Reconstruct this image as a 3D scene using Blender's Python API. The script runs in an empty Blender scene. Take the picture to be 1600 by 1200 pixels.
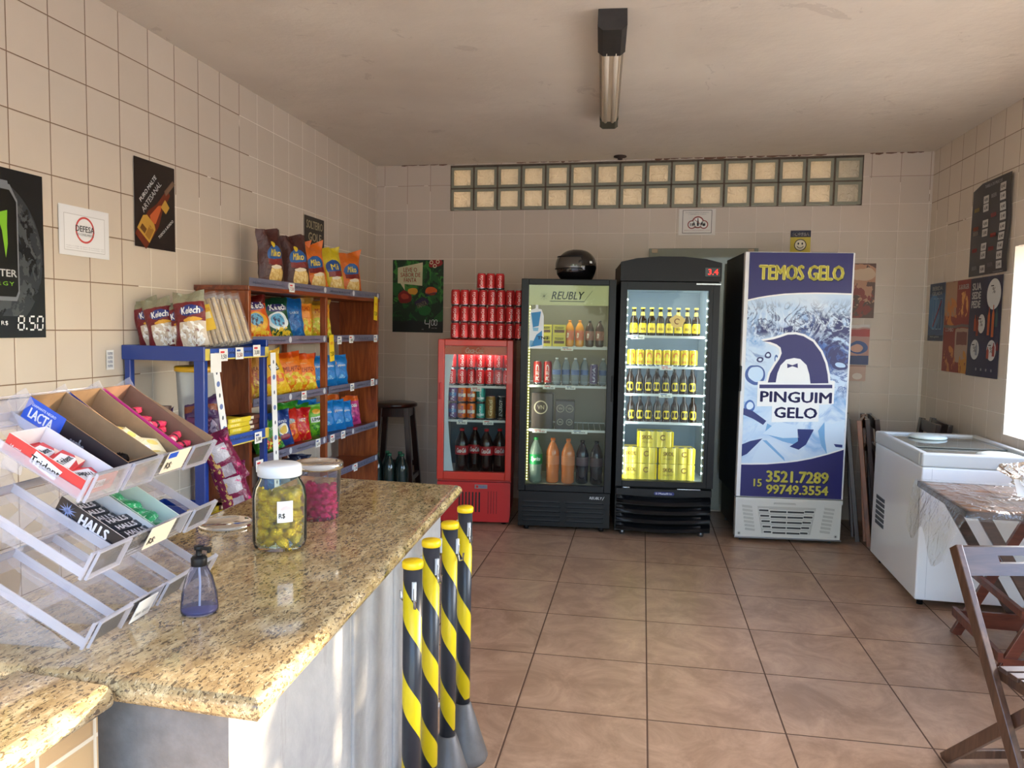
import bpy, bmesh, math, random
from mathutils import Matrix, Vector, noise
R = math.radians
PI = math.pi
scene = bpy.context.scene
COL = scene.collection

# ------------------------------------------------------------------ camera
cr, cu, cf = (0.9774, 0.2106, 0.0185), (-0.0336, 0.068, 0.9971), (-0.2087, 0.9752, -0.0735)
cam_data = bpy.data.cameras.new('camera')
cam = bpy.data.objects.new('camera', cam_data)
COL.objects.link(cam)
cam_data.sensor_width = 36
cam_data.lens = 27.17
cam_data.clip_start = 0.02
m = Matrix((cr, cu, (-cf[0], -cf[1], -cf[2]))).transposed().to_4x4()
m.translation = (2.5265, -6.2188, 1.4197)
cam.matrix_world = m
scene.camera = cam

# ------------------------------------------------------------------ world, sun, exposure
SUN_AZ, SUN_EL = R(38), R(8)          # direction towards the sun: +x turned 38 degrees to +y, low
world = bpy.data.worlds.new('world')
scene.world = world
world.use_nodes = True
wn = world.node_tree
wn.nodes.clear()
w_out = wn.nodes.new('ShaderNodeOutputWorld')
w_bg = wn.nodes.new('ShaderNodeBackground')
w_sky = wn.nodes.new('ShaderNodeTexSky')
w_sky.sky_type = 'NISHITA'
w_sky.sun_disc = False
w_sky.sun_elevation = R(35)
w_sky.sun_rotation = R(52)
w_sky.air_density = 1.0
w_sky.dust_density = 1.5
w_sky.ozone_density = 1.0
w_bg.inputs['Strength'].default_value = 1.5
wn.links.new(w_sky.outputs[0], w_bg.inputs['Color'])
wn.links.new(w_bg.outputs[0], w_out.inputs['Surface'])

sun_data = bpy.data.lights.new('sun', 'SUN')
sun_data.energy = 24
sun_data.color = (1.0, 0.80, 0.55)
sun_data.angle = R(0.6)
sun = bpy.data.objects.new('sun', sun_data)
COL.objects.link(sun)
sd = Vector((-math.cos(SUN_AZ) * math.cos(SUN_EL), -math.sin(SUN_AZ) * math.cos(SUN_EL), -math.sin(SUN_EL)))
sun.rotation_euler = sd.to_track_quat('-Z', 'Y').to_euler()
sun.location = (9, 4, 4)


def portal(name, loc, sx, sy, direction):
    d = bpy.data.lights.new(name, 'AREA')
    d.shape = 'RECTANGLE'
    d.size, d.size_y = sx, sy
    d.cycles.is_portal = True
    o = bpy.data.objects.new(name, d)
    COL.objects.link(o)
    o.location = loc
    o.rotation_euler = Vector(direction).to_track_quat('-Z', 'Y').to_euler()


portal('portal_front', (2.75, -6.72, 1.25), 3.8, 2.7, (0, 1, 0))
portal('portal_blocks', (2.23, .22, 2.55), 3.2, .4, (0, -1, 0))
portal('portal_side', (4.64, -2.95, 1.42), 3.3, 1.15, (-1, 0, 0))

vs = scene.view_settings
vs.view_transform = 'Standard'
vs.look = 'None'
vs.exposure = 0.28
vs.gamma = 1.0
vs.use_curve_mapping = False
scene.cycles.max_bounces = 16
scene.cycles.diffuse_bounces = 8
scene.cycles.transparent_max_bounces = 24


# ------------------------------------------------------------------ materials
def lin(c):
    o = []
    for v in c[:3]:
        v = v / 255.0
        o.append(v / 12.92 if v <= 0.04045 else ((v + 0.055) / 1.055) ** 2.4)
    return (o[0], o[1], o[2], 1.0)


class NT:
    """small node-tree helper"""
    def __init__(s, name):
        s.m = bpy.data.materials.new(name)
        s.m.use_nodes = True
        s.t = s.m.node_tree
        s.t.nodes.clear()
        s.out = s.n('ShaderNodeOutputMaterial')

    def n(s, kind, **kw):
        nd = s.t.nodes.new(kind)
        for k, v in kw.items():
            setattr(nd, k, v)
        return nd

    def l(s, a, b):
        s.t.links.new(a, b)

    def put(s, sock, v):
        if v is None:
            return
        if hasattr(v, 'is_linked') or hasattr(v, 'links'):
            s.l(v, sock)
        else:
            sock.default_value = v

    def math(s, op, a, b=None, c=None):
        nd = s.n('ShaderNodeMath', operation=op)
        s.put(nd.inputs[0], a)
        if b is not None:
            s.put(nd.inputs[1], b)
        if c is not None:
            s.put(nd.inputs[2], c)
        return nd.outputs[0]

    def vmath(s, op, a, b=None):
        nd = s.n('ShaderNodeVectorMath', operation=op)
        s.put(nd.inputs[0], a)
        if b is not None:
            s.put(nd.inputs[1], b)
        return nd.outputs['Value'] if op in ('LENGTH', 'DOT_PRODUCT') else nd.outputs[0]

    def mix(s, f, a, b):
        nd = s.n('ShaderNodeMix', data_type='RGBA')
        s.put(nd.inputs[0], f)
        s.put(nd.inputs[6], a)
        s.put(nd.inputs[7], b)
        return nd.outputs[2]

    def noise(s, vec, scale, detail=3, rough=.5, dist=0.0):
        nd = s.n('ShaderNodeTexNoise')
        s.put(nd.inputs['Vector'], vec)
        nd.inputs['Scale'].default_value = scale
        nd.inputs['Detail'].default_value = detail
        nd.inputs['Roughness'].default_value = rough
        nd.inputs['Distortion'].default_value = dist
        return nd.outputs[0]

    def ramp(s, f, stops):
        nd = s.n('ShaderNodeValToRGB')
        s.put(nd.inputs[0], f)
        el = nd.color_ramp.elements
        while len(el) < len(stops):
            el.new(.5)
        for e, (p, c) in zip(el, stops):
            e.position = p
            e.color = c
        return nd.outputs[0]

    def bump(s, h, strength=.2, dist=.01):
        nd = s.n('ShaderNodeBump')
        nd.inputs['Strength'].default_value = strength
        nd.inputs['Distance'].default_value = dist
        s.l(h, nd.inputs['Height'])
        return nd.outputs[0]

    def bsdf(s, col, rough=.5, metal=0.0, spec=.5, normal=None, emit=None, es=0.0, coat=0.0, alpha=None):
        b = s.n('ShaderNodeBsdfPrincipled')
        s.put(b.inputs['Base Color'], col)
        s.put(b.inputs['Roughness'], rough)
        s.put(b.inputs['Metallic'], metal)
        b.inputs['Specular IOR Level'].default_value = spec
        if normal is not None:
            s.l(normal, b.inputs['Normal'])
        if emit is not None:
            s.put(b.inputs['Emission Color'], emit)
            b.inputs['Emission Strength'].default_value = es
        if coat:
            b.inputs['Coat Weight'].default_value = coat
        if alpha is not None:
            s.put(b.inputs['Alpha'], alpha)
        s.l(b.outputs[0], s.out.inputs[0])
        return b

    def coord(s, which='Object'):
        return s.n('ShaderNodeTexCoord').outputs[which]


_mats = {}


def mat(name, col=None, rough=.5, metal=0.0, spec=.5, es=0.0, grain=0.0, gscale=30, coat=0.0, bump=0.0):
    """plain surface with a little procedural variation"""
    if name in _mats:
        return _mats[name]
    t = NT(name)
    c = lin(col)
    if grain or bump:
        nz = t.noise(t.coord('Object'), gscale, 4, .6)
        dark = tuple(v * (1 - grain) for v in c[:3]) + (1,)
        light = tuple(min(1, v * (1 + grain)) for v in c[:3]) + (1,)
        cc = t.ramp(nz, [(.3, dark), (.7, light)])
        nrm = t.bump(nz, bump, .01) if bump else None
    else:
        cc, nrm = c, None
    t.bsdf(cc, rough, metal, spec, nrm, emit=c if es else None, es=es, coat=coat)
    _mats[name] = t.m
    return t.m


def glassy(name, tint=(255, 255, 255), alpha=.12, rough=.02, haze=0.0, hazecol=(220, 225, 230), bump=0.0, bscale=20, gloss=1.0):
    """thin clear sheet: lets light through, mirrors by fresnel; haze = share of milky diffuse"""
    if name in _mats:
        return _mats[name]
    t = NT(name)
    tr = t.n('ShaderNodeBsdfTransparent')
    tr.inputs[0].default_value = lin(tint)
    gl = t.n('ShaderNodeBsdfGlossy')
    gl.inputs['Roughness'].default_value = rough
    gl.inputs['Color'].default_value = (gloss, gloss, gloss, 1)
    fr = t.n('ShaderNodeLayerWeight')
    fr.inputs['Blend'].default_value = alpha
    if bump:
        nz = t.noise(t.coord('Object'), bscale, 3, .6, .4)
        b = t.bump(nz, bump, .02)
        t.l(b, gl.inputs['Normal'])
        t.l(b, fr.inputs['Normal'])
    mx = t.n('ShaderNodeMixShader')
    t.l(fr.outputs['Fresnel'], mx.inputs[0])
    last = tr.outputs[0]
    if haze:
        df = t.n('ShaderNodeBsdfDiffuse')
        df.inputs[0].default_value = lin(hazecol)
        m2 = t.n('ShaderNodeMixShader')
        m2.inputs[0].default_value = haze
        t.l(tr.outputs[0], m2.inputs[1])
        t.l(df.outputs[0], m2.inputs[2])
        last = m2.outputs[0]
    t.l(last, mx.inputs[1])
    t.l(gl.outputs[0], mx.inputs[2])
    t.l(mx.outputs[0], t.out.inputs[0])
    _mats[name] = t.m
    return t.m


def art(name, base, layers, rough=.4, metal=0.0, wrinkle=0.0, warp=0.0, es=0.0, spec=.5):
    """printed surface: shapes laid out in the UV square (0..1)"""
    if name in _mats:
        return _mats[name]
    t = NT(name)
    uv = t.coord('UV')
    if warp:
        nw = t.n('ShaderNodeTexNoise')
        t.l(uv, nw.inputs['Vector'])
        nw.inputs['Scale'].default_value = 4
        sub = t.vmath('SUBTRACT', nw.outputs['Color'], (.5, .5, .5))
        sc = t.n('ShaderNodeVectorMath', operation='SCALE')
        t.l(sub, sc.inputs[0])
        sc.inputs['Scale'].default_value = warp
        uvw = t.vmath('ADD', uv, sc.outputs[0])
    else:
        uvw = uv
    sp = t.n('ShaderNodeSeparateXYZ')
    t.l(uvw, sp.inputs[0])
    X, Y = sp.outputs[0], sp.outputs[1]

    def rect(x0, y0, x1, y1):
        a = t.math('GREATER_THAN', X, x0)
        b = t.math('LESS_THAN', X, x1)
        c = t.math('GREATER_THAN', Y, y0)
        d = t.math('LESS_THAN', Y, y1)
        return t.math('MULTIPLY', t.math('MULTIPLY', a, b), t.math('MULTIPLY', c, d))

    def ell(cx, cy, rx, ry):
        v = t.vmath('MULTIPLY', t.vmath('SUBTRACT', uvw, (cx, cy, 0)), (1 / rx, 1 / ry, 0))
        return t.math('LESS_THAN', t.vmath('LENGTH', v), 1.0)
    col = lin(base)
    for L in layers:
        k = L[0]
        if k == 'r':
            f = rect(*L[1:5]); c = L[5]
        elif k == 'e':
            f = ell(*L[1:5]); c = L[5]
        elif k == 'n':      # ('n', scale, thr, col, x0,y0,x1,y1, distortion)
            nz = t.noise(uvw, L[1], 5, .62, L[8] if len(L) > 8 else .6)
            f = t.math('MULTIPLY', t.math('GREATER_THAN', nz, L[2]), rect(*L[4:8])); c = L[3]
        elif k in ('ns', 'rg'):   # soft noise / thin ridges: (kind, scale, lo, hi, col, x0,y0,x1,y1, distortion, softness)
            cb = t.n('ShaderNodeMapping')
            t.l(uvw, cb.inputs[0])
            cb.inputs['Scale'].default_value = (1, 2.2, 1)
            nz = t.noise(cb.outputs[0], L[1], 5, .6, L[9])
            if k == 'rg':
                nz = t.math('SUBTRACT', 1.0, t.math('MULTIPLY', t.math('ABSOLUTE', t.math('SUBTRACT', nz, .5)), 9.0))
            mr = t.n('ShaderNodeMapRange')
            t.l(nz, mr.inputs[0])
            mr.inputs[1].default_value, mr.inputs[2].default_value = L[2], L[3]
            m1_ = t.math('MINIMUM', t.math('SUBTRACT', X, L[5]), t.math('SUBTRACT', L[7], X))
            m2_ = t.math('MINIMUM', t.math('SUBTRACT', Y, L[6]), t.math('SUBTRACT', L[8], Y))
            sf = t.n('ShaderNodeMath', operation='MULTIPLY', use_clamp=True)
            t.l(t.math('MINIMUM', m1_, t.math('MULTIPLY', m2_, 2.0)), sf.inputs[0])
            sf.inputs[1].default_value = L[10]
            f = t.math('MULTIPLY', mr.outputs[0], sf.outputs[0]); c = L[4]
        elif k == 'ne':     # noise inside ellipse
            nz = t.noise(uvw, L[1], 4, .6, .6)
            f = t.math('MULTIPLY', t.math('GREATER_THAN', nz, L[2]), ell(*L[4:8])); c = L[3]
        col = t.mix(f, col, lin(c))
    nrm = None
    if wrinkle:
        nz = t.noise(t.coord('Object'), 34, 3, .65, 1.2)
        nrm = t.bump(nz, wrinkle, .012)
    t.bsdf(col, rough, metal, spec, nrm, emit=col if es else None, es=es)
    _mats[name] = t.m
    return t.m


# ------------------------------------------------------------------ mesh builder
_text_cache = {}


def text_shape(s, bold=0.0, spacing=1.0):
    key = (s, bold, spacing)
    if key in _text_cache:
        return _text_cache[key]
    cu_ = bpy.data.curves.new('lettering', 'FONT')
    cu_.body = s
    cu_.size = 1
    cu_.offset = bold
    cu_.space_character = spacing
    cu_.resolution_u = 2
    o = bpy.data.objects.new('lettering', cu_)
    COL.objects.link(o)
    bpy.context.view_layer.update()
    dg = bpy.context.evaluated_depsgraph_get()
    me = bpy.data.meshes.new_from_object(o.evaluated_get(dg))
    vs_ = [(v.co.x, v.co.y) for v in me.vertices]
    fs = [tuple(p.vertices) for p in me.polygons]
    bpy.data.objects.remove(o)
    bpy.data.curves.remove(cu_)
    bpy.data.meshes.remove(me)
    xs = [v[0] for v in vs_] or [0, 1]
    ys = [v[1] for v in vs_] or [0, 1]
    bb = (min(xs), min(ys), max(xs), max(ys))
    _text_cache[key] = (vs_, fs, bb)
    return _text_cache[key]


class MB:
    def __init__(s):
        s.v, s.f, s.mi, s.sm, s.uv = [], [], [], [], []
        s.mats = []
        s.M = Matrix.Identity(4)

    def at(s, M=None):
        s.M = M or Matrix.Identity(4)
        return s

    def mid(s, mt):
        if mt not in s.mats:
            s.mats.append(mt)
        return s.mats.index(mt)

    def add(s, vs_, fs, mt, smooth=False, uvs=None):
        b = len(s.v)
        s.v += [tuple(s.M @ Vector(p)) for p in vs_]
        i = s.mid(mt)
        for f in fs:
            s.f.append([b + k for k in f])
            s.mi.append(i)
            s.sm.append(smooth)
            s.uv.append([uvs[k] for k in f] if uvs else [(0, 0)] * len(f))
        return s

    def box(s, x0, y0, z0, x1, y1, z1, mt):
        p = [(x0, y0, z0), (x1, y0, z0), (x1, y1, z0), (x0, y1, z0), (x0, y0, z1), (x1, y0, z1), (x1, y1, z1), (x0, y1, z1)]
        return s.add(p, [(0, 3, 2, 1), (4, 5, 6, 7), (0, 1, 5, 4), (1, 2, 6, 5), (2, 3, 7, 6), (3, 0, 4, 7)], mt)

    def cbox(s, c, d, mt):
        return s.box(c[0] - d[0] / 2, c[1] - d[1] / 2, c[2] - d[2] / 2, c[0] + d[0] / 2, c[1] + d[1] / 2, c[2] + d[2] / 2, mt)

    def frame(s, x0, z0, x1, z1, y0, y1, w, mt, wb=None, wt=None):
        """rectangular ring in XZ"""
        wb = w if wb is None else wb
        wt = w if wt is None else wt
        s.box(x0, y0, z0, x0 + w, y1, z1, mt)
        s.box(x1 - w, y0, z0, x1, y1, z1, mt)
        s.box(x0 + w, y0, z0, x1 - w, y1, z0 + wb, mt)
        s.box(x0 + w, y0, z1 - wt, x1 - w, y1, z1, mt)
        return s

    def face(s, pts, mt):
        """flat poly given as 3d points, uv 0..1 for quads"""
        return s.add(pts, [tuple(range(len(pts)))], mt, uvs=[(0, 0), (1, 0), (1, 1), (0, 1)] if len(pts) == 4 else None)

    def panel(s, x0, z0, x1, z1, y, mt):
        return s.face([(x0, y, z0), (x1, y, z0), (x1, y, z1), (x0, y, z1)], mt)

    def poly(s, pts, y, mt):
        return s.add([(p[0], y, p[1]) for p in pts], [tuple(range(len(pts)))], mt)

    def prism(s, pts, y0, y1, mt, smooth=False):
        """XZ outline extruded along Y"""
        n = len(pts)
        v = [(p[0], y0, p[1]) for p in pts] + [(p[0], y1, p[1]) for p in pts]
        s.add(v, [tuple(range(n)), tuple(range(2 * n - 1, n - 1, -1))], mt)
        return s.add(v, [(i, i + n, (i + 1) % n + n, (i + 1) % n) for i in range(n)], mt, smooth)

    def disc(s, cx, cz, rx, rz, y, mt, n=24):
        return s.poly([(cx + rx * math.cos(2 * PI * i / n), cz + rz * math.sin(2 * PI * i / n)) for i in range(n)], y, mt)

    def ring(s, cx, cz, r, w, y, mt, n=28, a0=0, a1=360):
        full = a1 - a0 >= 360
        m_ = n if full else n + 1
        v = []
        for i in range(m_):
            a = R(a0 + (a1 - a0) * i / n)
            v += [(cx + r * math.cos(a), y, cz + r * math.sin(a)), (cx + (r - w) * math.cos(a), y, cz + (r - w) * math.sin(a))]
        k = n
        fs = [(2 * i, 2 * ((i + 1) % m_), 2 * ((i + 1) % m_) + 1, 2 * i + 1) for i in range(k)]
        return s.add(v, fs, mt)

    def lathe(s, prof, mt, seg=20, smooth=True, c=(0, 0, 0), mats=None):
        v = []
        for r, z in prof:
            for i in range(seg):
                a = 2 * PI * i / seg
                v.append((c[0] + r * math.cos(a), c[1] + r * math.sin(a), c[2] + z))
        for j in range(len(prof) - 1):
            fs = [(j * seg + i, j * seg + (i + 1) % seg, (j + 1) * seg + (i + 1) % seg, (j + 1) * seg + i) for i in range(seg)]
            b = len(s.v) if j == 0 else b
            mm = mats[j] if mats else mt
            if j == 0:
                s.add(v, fs, mm, smooth)
            else:
                i_ = s.mid(mm)
                for f in fs:
                    s.f.append([b + k for k in f]); s.mi.append(i_); s.sm.append(smooth); s.uv.append([(0, 0)] * 4)
        # caps
        i_ = s.mid(mats[0] if mats else mt)
        if prof[0][0] > 1e-6:
            s.f.append([b + k for k in range(seg)][::-1]); s.mi.append(i_); s.sm.append(False); s.uv.append([(0, 0)] * seg)
        if prof[-1][0] > 1e-6:
            i_ = s.mid(mats[-1] if mats else mt)
            q = (len(prof) - 1) * seg
            s.f.append([b + q + k for k in range(seg)]); s.mi.append(i_); s.sm.append(False); s.uv.append([(0, 0)] * seg)
        return s

    def cyl(s, c, r, h, mt, seg=16, axis='z', r2=None):
        old = s.M
        if axis == 'x':
            s.M = old @ Matrix.Translation(c) @ Matrix.Rotation(PI / 2, 4, 'Y')
        elif axis == 'y':
            s.M = old @ Matrix.Translation(c) @ Matrix.Rotation(-PI / 2, 4, 'X')
        else:
            s.M = old @ Matrix.Translation(c)
        s.lathe([(r, 0), (r if r2 is None else r2, h)], mt, seg)
        s.M = old
        return s

    def tube(s, pts, r, mt, seg=8, flat=None):
        """swept tube; flat=(w,h) sweeps a rectangle instead"""
        pts = [Vector(p) for p in pts]
        rings = []
        up = Vector((0, 0, 1))
        for i, p in enumerate(pts):
            d = (pts[min(i + 1, len(pts) - 1)] - pts[max(i - 1, 0)]).normalized()
            u = up if abs(d.dot(up)) < .95 else Vector((1, 0, 0))
            a = d.cross(u).normalized()
            b = a.cross(d).normalized()
            rr = r[i] if isinstance(r, (list, tuple)) else r
            if flat:
                w, h = flat
                rings.append([p + a * x * w / 2 + b * y * h / 2 for x, y in ((-1, -1), (1, -1), (1, 1), (-1, 1))])
            else:
                rings.append([p + (a * math.cos(2 * PI * k / seg) + b * math.sin(2 * PI * k / seg)) * rr for k in range(seg)])
        n = len(rings[0])
        v = [q for rg in rings for q in rg]
        fs = []
        for j in range(len(rings) - 1):
            for k in range(n):
                fs.append((j * n + k, j * n + (k + 1) % n, (j + 1) * n + (k + 1) % n, (j + 1) * n + k))
        s.add(v, fs, mt, not flat)
        s.add(rings[0] + rings[-1], [tuple(range(n))[::-1], tuple(range(n, 2 * n))], mt)
        return s

    def bar(s, a, b, w, h, mt):
        return s.tube([a, b], 0, mt, flat=(w, h))

    def grid(s, fn, nu, nv, mt, smooth=True):
        v, uvs = [], []
        for j in range(nv + 1):
            for i in range(nu + 1):
                u, w = i / nu, j / nv
                v.append(fn(u, w))
                uvs.append((u, w))
        fs = [(j * (nu + 1) + i, j * (nu + 1) + i + 1, (j + 1) * (nu + 1) + i + 1, (j + 1) * (nu + 1) + i) for j in range(nv) for i in range(nu)]
        return s.add(v, fs, mt, smooth, uvs)

    def text(s, txt, bx, mt, y=0.0, bold=0.0, fn=None, shear=0.0, rot=0, spacing=1.0):
        """lettering fitted to the box (x0,z0,x1,z1) in the XZ plane at y, or mapped by fn(x,z); rot in degrees about box centre"""
        vs_, fs, bb = text_shape(txt, 0.0, spacing)
        if not vs_:
            return s
        x0, z0, x1, z1 = bx
        if bold:
            d = min(bold, .10) * (z1 - z0) * 1.3
            for ox, oz in ((-d, 0), (d, 0), (0, d * .6), (0, -d * .6)):
                s.text(txt, (x0 + d + ox, z0 + oz, x1 - d + ox, z1 + oz), mt, y, 0, fn, shear, rot, spacing)
            return s
        W, H = bb[2] - bb[0], bb[3] - bb[1]
        if rot:
            cx, cz = (x0 + x1) / 2, (z0 + z1) / 2
            ca, sa = math.cos(R(rot)), math.sin(R(rot))
        out = []
        for x, y_ in vs_:
            a = (x - bb[0]) / W
            b = (y_ - bb[1]) / H
            px = x0 + a * (x1 - x0) + shear * b * (z1 - z0)
            pz = z0 + b * (z1 - z0)
            if rot:
                dx, dz = px - cx, pz - cz
                px, pz = cx + dx * ca - dz * sa, cz + dx * sa + dz * ca
            out.append(fn(px, pz) if fn else (px, y, pz))
        return s.add(out, fs, mt)

    def mesh(s, name):
        me = bpy.data.meshes.new(name)
        me.from_pydata(s.v, [], s.f)
        for mt in s.mats:
            me.materials.append(mt)
        me.polygons.foreach_set('material_index', s.mi)
        me.polygons.foreach_set('use_smooth', s.sm)
        ul = me.uv_layers.new(name='UVMap')
        flat = []
        for q in s.uv:
            for c in q:
                flat += [c[0], c[1]]
        ul.data.foreach_set('uv', flat)
        me.update()
        return me

    def build(s, name, parent=None, label=None, bevel=0.0, seg=2, loc=None, rot=None):
        o = bpy.data.objects.new(name, s.mesh(name))
        COL.objects.link(o)
        if parent is not None:
            o.parent = parent
        if label:
            o['label'] = label
        if loc:
            o.location = loc
        if rot:
            o.rotation_euler = rot
        if bevel:
            b = o.modifiers.new('bevel', 'BEVEL')
            b.width = bevel
            b.segments = seg
            b.limit_method = 'ANGLE'
            b.angle_limit = R(40)
        return o


def thing(name, label, cat, loc=(0, 0, 0), rotz=0.0, group=None):
    o = bpy.data.objects.new(name, None)
    COL.objects.link(o)
    o.empty_display_size = .05
    o.location = loc
    o.rotation_euler = (0, 0, rotz)
    tag(o, label, cat, group)
    return o


def tag(o, label, cat, group=None):
    o['label'] = label
    o['category'] = cat
    if group:
        o['group'] = group
    return o


def struct(o):
    o['kind'] = 'structure'
    return o


def copy_tree(o, parent=None):
    c = o.copy()
    COL.objects.link(c)
    c.parent = parent
    for ch in list(o.children):
        copy_tree(ch, c)
    return c


_proto = {}


def place(kind, builder, loc, rot, label, cat, group=None, scale=None):
    """first use links the prototype itself, later uses are copies sharing its mesh"""
    if kind not in _proto:
        o = builder()
        _proto[kind] = o
    else:
        o = copy_tree(_proto[kind])
    o.location = loc
    o.rotation_euler = rot if isinstance(rot, (tuple, list)) else (0, 0, rot)
    o.scale = scale if scale else (1, 1, 1)
    for k in ('group',):
        if k in o:
            del o[k]
    tag(o, label, cat, group)
    return o


ORD = ['first', 'second', 'third', 'fourth', 'fifth', 'sixth', 'seventh', 'eighth', 'ninth', 'tenth', 'eleventh', 'twelfth']

# ------------------------------------------------------------------ room shell
def tile_mat(name, base, base2, grout, T, px, pz, g, rough=.25, bumpy=.25, dark=None, mode='wall', warm=None, grime=(2.2, 2.05, 3.1)):
    """square tiles with joints; base..base2 = spread from tile to tile; dark = colour of grimy joints in patches"""
    t = NT(name)
    sp = t.n('ShaderNodeSeparateXYZ')
    oc = t.coord('Object')
    t.l(oc, sp.inputs[0])
    if mode == 'wall':
        U = t.math('ADD', sp.outputs[0], sp.outputs[1])
        V = sp.outputs[2]
    else:
        U, V = sp.outputs[0], sp.outputs[1]
    u = t.math('DIVIDE', t.math('SUBTRACT', U, px), T)
    v = t.math('DIVIDE', t.math('SUBTRACT', V, pz), T)
    fu, fv = t.math('FRACT', u), t.math('FRACT', v)
    du = t.math('MINIMUM', fu, t.math('SUBTRACT', 1.0, fu))
    dv = t.math('MINIMUM', fv, t.math('SUBTRACT', 1.0, fv))
    d = t.math('MINIMUM', du, dv)
    line = t.math('LESS_THAN', d, g / T / 2)
    cb = t.n('ShaderNodeCombineXYZ')
    t.l(t.math('FLOOR', u), cb.inputs[0])
    t.l(t.math('FLOOR', v), cb.inputs[1])
    wn_ = t.n('ShaderNodeTexWhiteNoise')
    t.l(cb.outputs[0], wn_.inputs[0])
    col = t.mix(wn_.outputs['Value'], lin(base), lin(base2))
    big = t.noise(oc, 1.3, 4, .6)
    if mode == 'floor':
        cl = t.noise(oc, 4.5, 8, .74, .8)
        col = t.mix(t.math('MULTIPLY', t.math('SUBTRACT', cl, .40), 2.6), col, lin(warm))
        st = t.noise(oc, 16, 5, .7, 1.0)
        col = t.mix(t.math('MULTIPLY', t.math('GREATER_THAN', st, .62), .30), col, lin((150, 120, 95)))
    else:
        sm = t.noise(oc, 2.2, 5, .65)
        col = t.mix(t.math('MULTIPLY', sm, .28), col, lin((178, 158, 132)))
    gc = lin(grout)
    if dark:
        # grime in the joints is worst high up and towards the shop front
        gu, gz, gu2 = grime
        reg = t.math('MAXIMUM', t.math('MINIMUM', t.math('SUBTRACT', U, gu), t.math('SUBTRACT', sp.outputs[2], gz)), t.math('SUBTRACT', U, gu2))
        wob = t.math('MULTIPLY', t.math('SUBTRACT', t.noise(oc, 2.6, 3, .6), .5), .9)
        gc = t.mix(t.math('GREATER_THAN', t.math('ADD', reg, wob), 0.0), gc, lin(dark))
    col = t.mix(line, col, gc)
    edge = t.math('MINIMUM', t.math('DIVIDE', d, g / T * 1.3), 1.0)
    h = t.math('ADD', edge, t.math('MULTIPLY', t.noise(oc, 5, 2, .5), .35))
    rg = t.math('ADD', t.math('MULTIPLY', line, .5), rough)
    t.bsdf(col, rg, 0, .5, t.bump(h, bumpy, .004))
    return t.m


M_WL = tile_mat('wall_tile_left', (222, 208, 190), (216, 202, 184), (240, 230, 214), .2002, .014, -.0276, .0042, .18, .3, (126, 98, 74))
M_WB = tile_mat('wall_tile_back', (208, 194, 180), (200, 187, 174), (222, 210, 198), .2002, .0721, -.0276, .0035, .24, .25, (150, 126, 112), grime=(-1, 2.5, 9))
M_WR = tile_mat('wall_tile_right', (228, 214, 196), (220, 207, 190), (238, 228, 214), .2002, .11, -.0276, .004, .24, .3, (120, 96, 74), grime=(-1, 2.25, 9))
M_FL = tile_mat('floor_tile', (156, 126, 102), (144, 114, 92), (84, 60, 44), .485, 0, 0, .006, .36, .3, None, 'floor', (200, 168, 140))


def ceiling_mat():
    t = NT('ceiling_plaster')
    oc = t.coord('Object')
    a = t.noise(oc, .8, 4, .6, .3)
    col = t.ramp(a, [(.3, lin((216, 204, 188))), (.7, lin((236, 226, 210)))])
    b = t.noise(oc, 3, 6, .7, 1.5)
    col = t.mix(t.math('MULTIPLY', t.math('GREATER_THAN', b, .64), .18), col, lin((150, 130, 112)))
    t.bsdf(col, .7, 0, .3, t.bump(t.noise(oc, 9, 4, .6), .25, .02))
    return t.m


M_CE = ceiling_mat()
CZ = 2.746

fb = MB()
fb.add([(-2.7, -5.4, 0), (2.5, -5.4, 0), (2.5, 1.7, 0), (-2.7, 1.7, 0), (-2.7, -5.4, -.12), (2.5, -5.4, -.12), (2.5, 1.7, -.12), (-2.7, 1.7, -.12)],
       [(0, 1, 2, 3), (4, 7, 6, 5), (0, 4, 5, 1), (1, 5, 6, 2), (2, 6, 7, 3), (3, 7, 4, 0)], M_FL)
struct(fb.build('floor', loc=(2.374, -1.511, 0), rot=(0, 0, .0448)))

cb_ = MB().box(-.2, -6.9, CZ, 4.95, .2, CZ + .15, M_CE)
struct(cb_.build('ceiling'))

# back wall with the opening for the strip of glass blocks
GX0, GX1, GZ0, GZ1 = .644, 3.82, 2.366, 2.735
wb = MB()
wb.box(-.2, 0, -.1, GX0, .2, CZ, M_WB)
wb.box(GX1, 0, -.1, 4.5, .2, CZ, M_WB)
wb.box(GX0, 0, -.1, GX1, .2, GZ0, M_WB)
wb.box(GX0, 0, GZ1, GX1, .2, CZ, M_WB)
struct(wb.build('wall_back'))

# left wall: local x runs from the back corner towards the camera, local y = into the wall (away from the room)
ang_l = math.atan2(-1, .035)
wl = MB()
wl.box(-.05, -.2, -.1, 6.9, 0, CZ, M_WL)
struct(wl.build('wall_left', rot=(0, 0, ang_l)))

# right wall: local x from back corner to the camera, thickness on +y local
ang_r = math.atan2(-1, .05)
wr = MB()
WIN = [(1.33, 2.55, .86, 1.925), (2.70, 4.55, .86, 1.98)]
xs = [-.05, WIN[0][0], WIN[0][1], WIN[1][0], WIN[1][1], 6.9]
wr.box(xs[0], 0, -.1, xs[1], .22, CZ, M_WR)
wr.box(xs[2], 0, -.1, xs[3], .22, CZ, M_WR)
wr.box(xs[4], 0, -.1, xs[5], .22, CZ, M_WR)
for (a, b, z0, z1) in WIN:
    wr.box(a, 0, -.1, b, .22, z0, M_WR)
    wr.box(a, 0, z1, b, .22, CZ, M_WR)
struct(wr.build('wall_right', loc=(4.295, 0, 0), rot=(0, 0, ang_r)))

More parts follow.
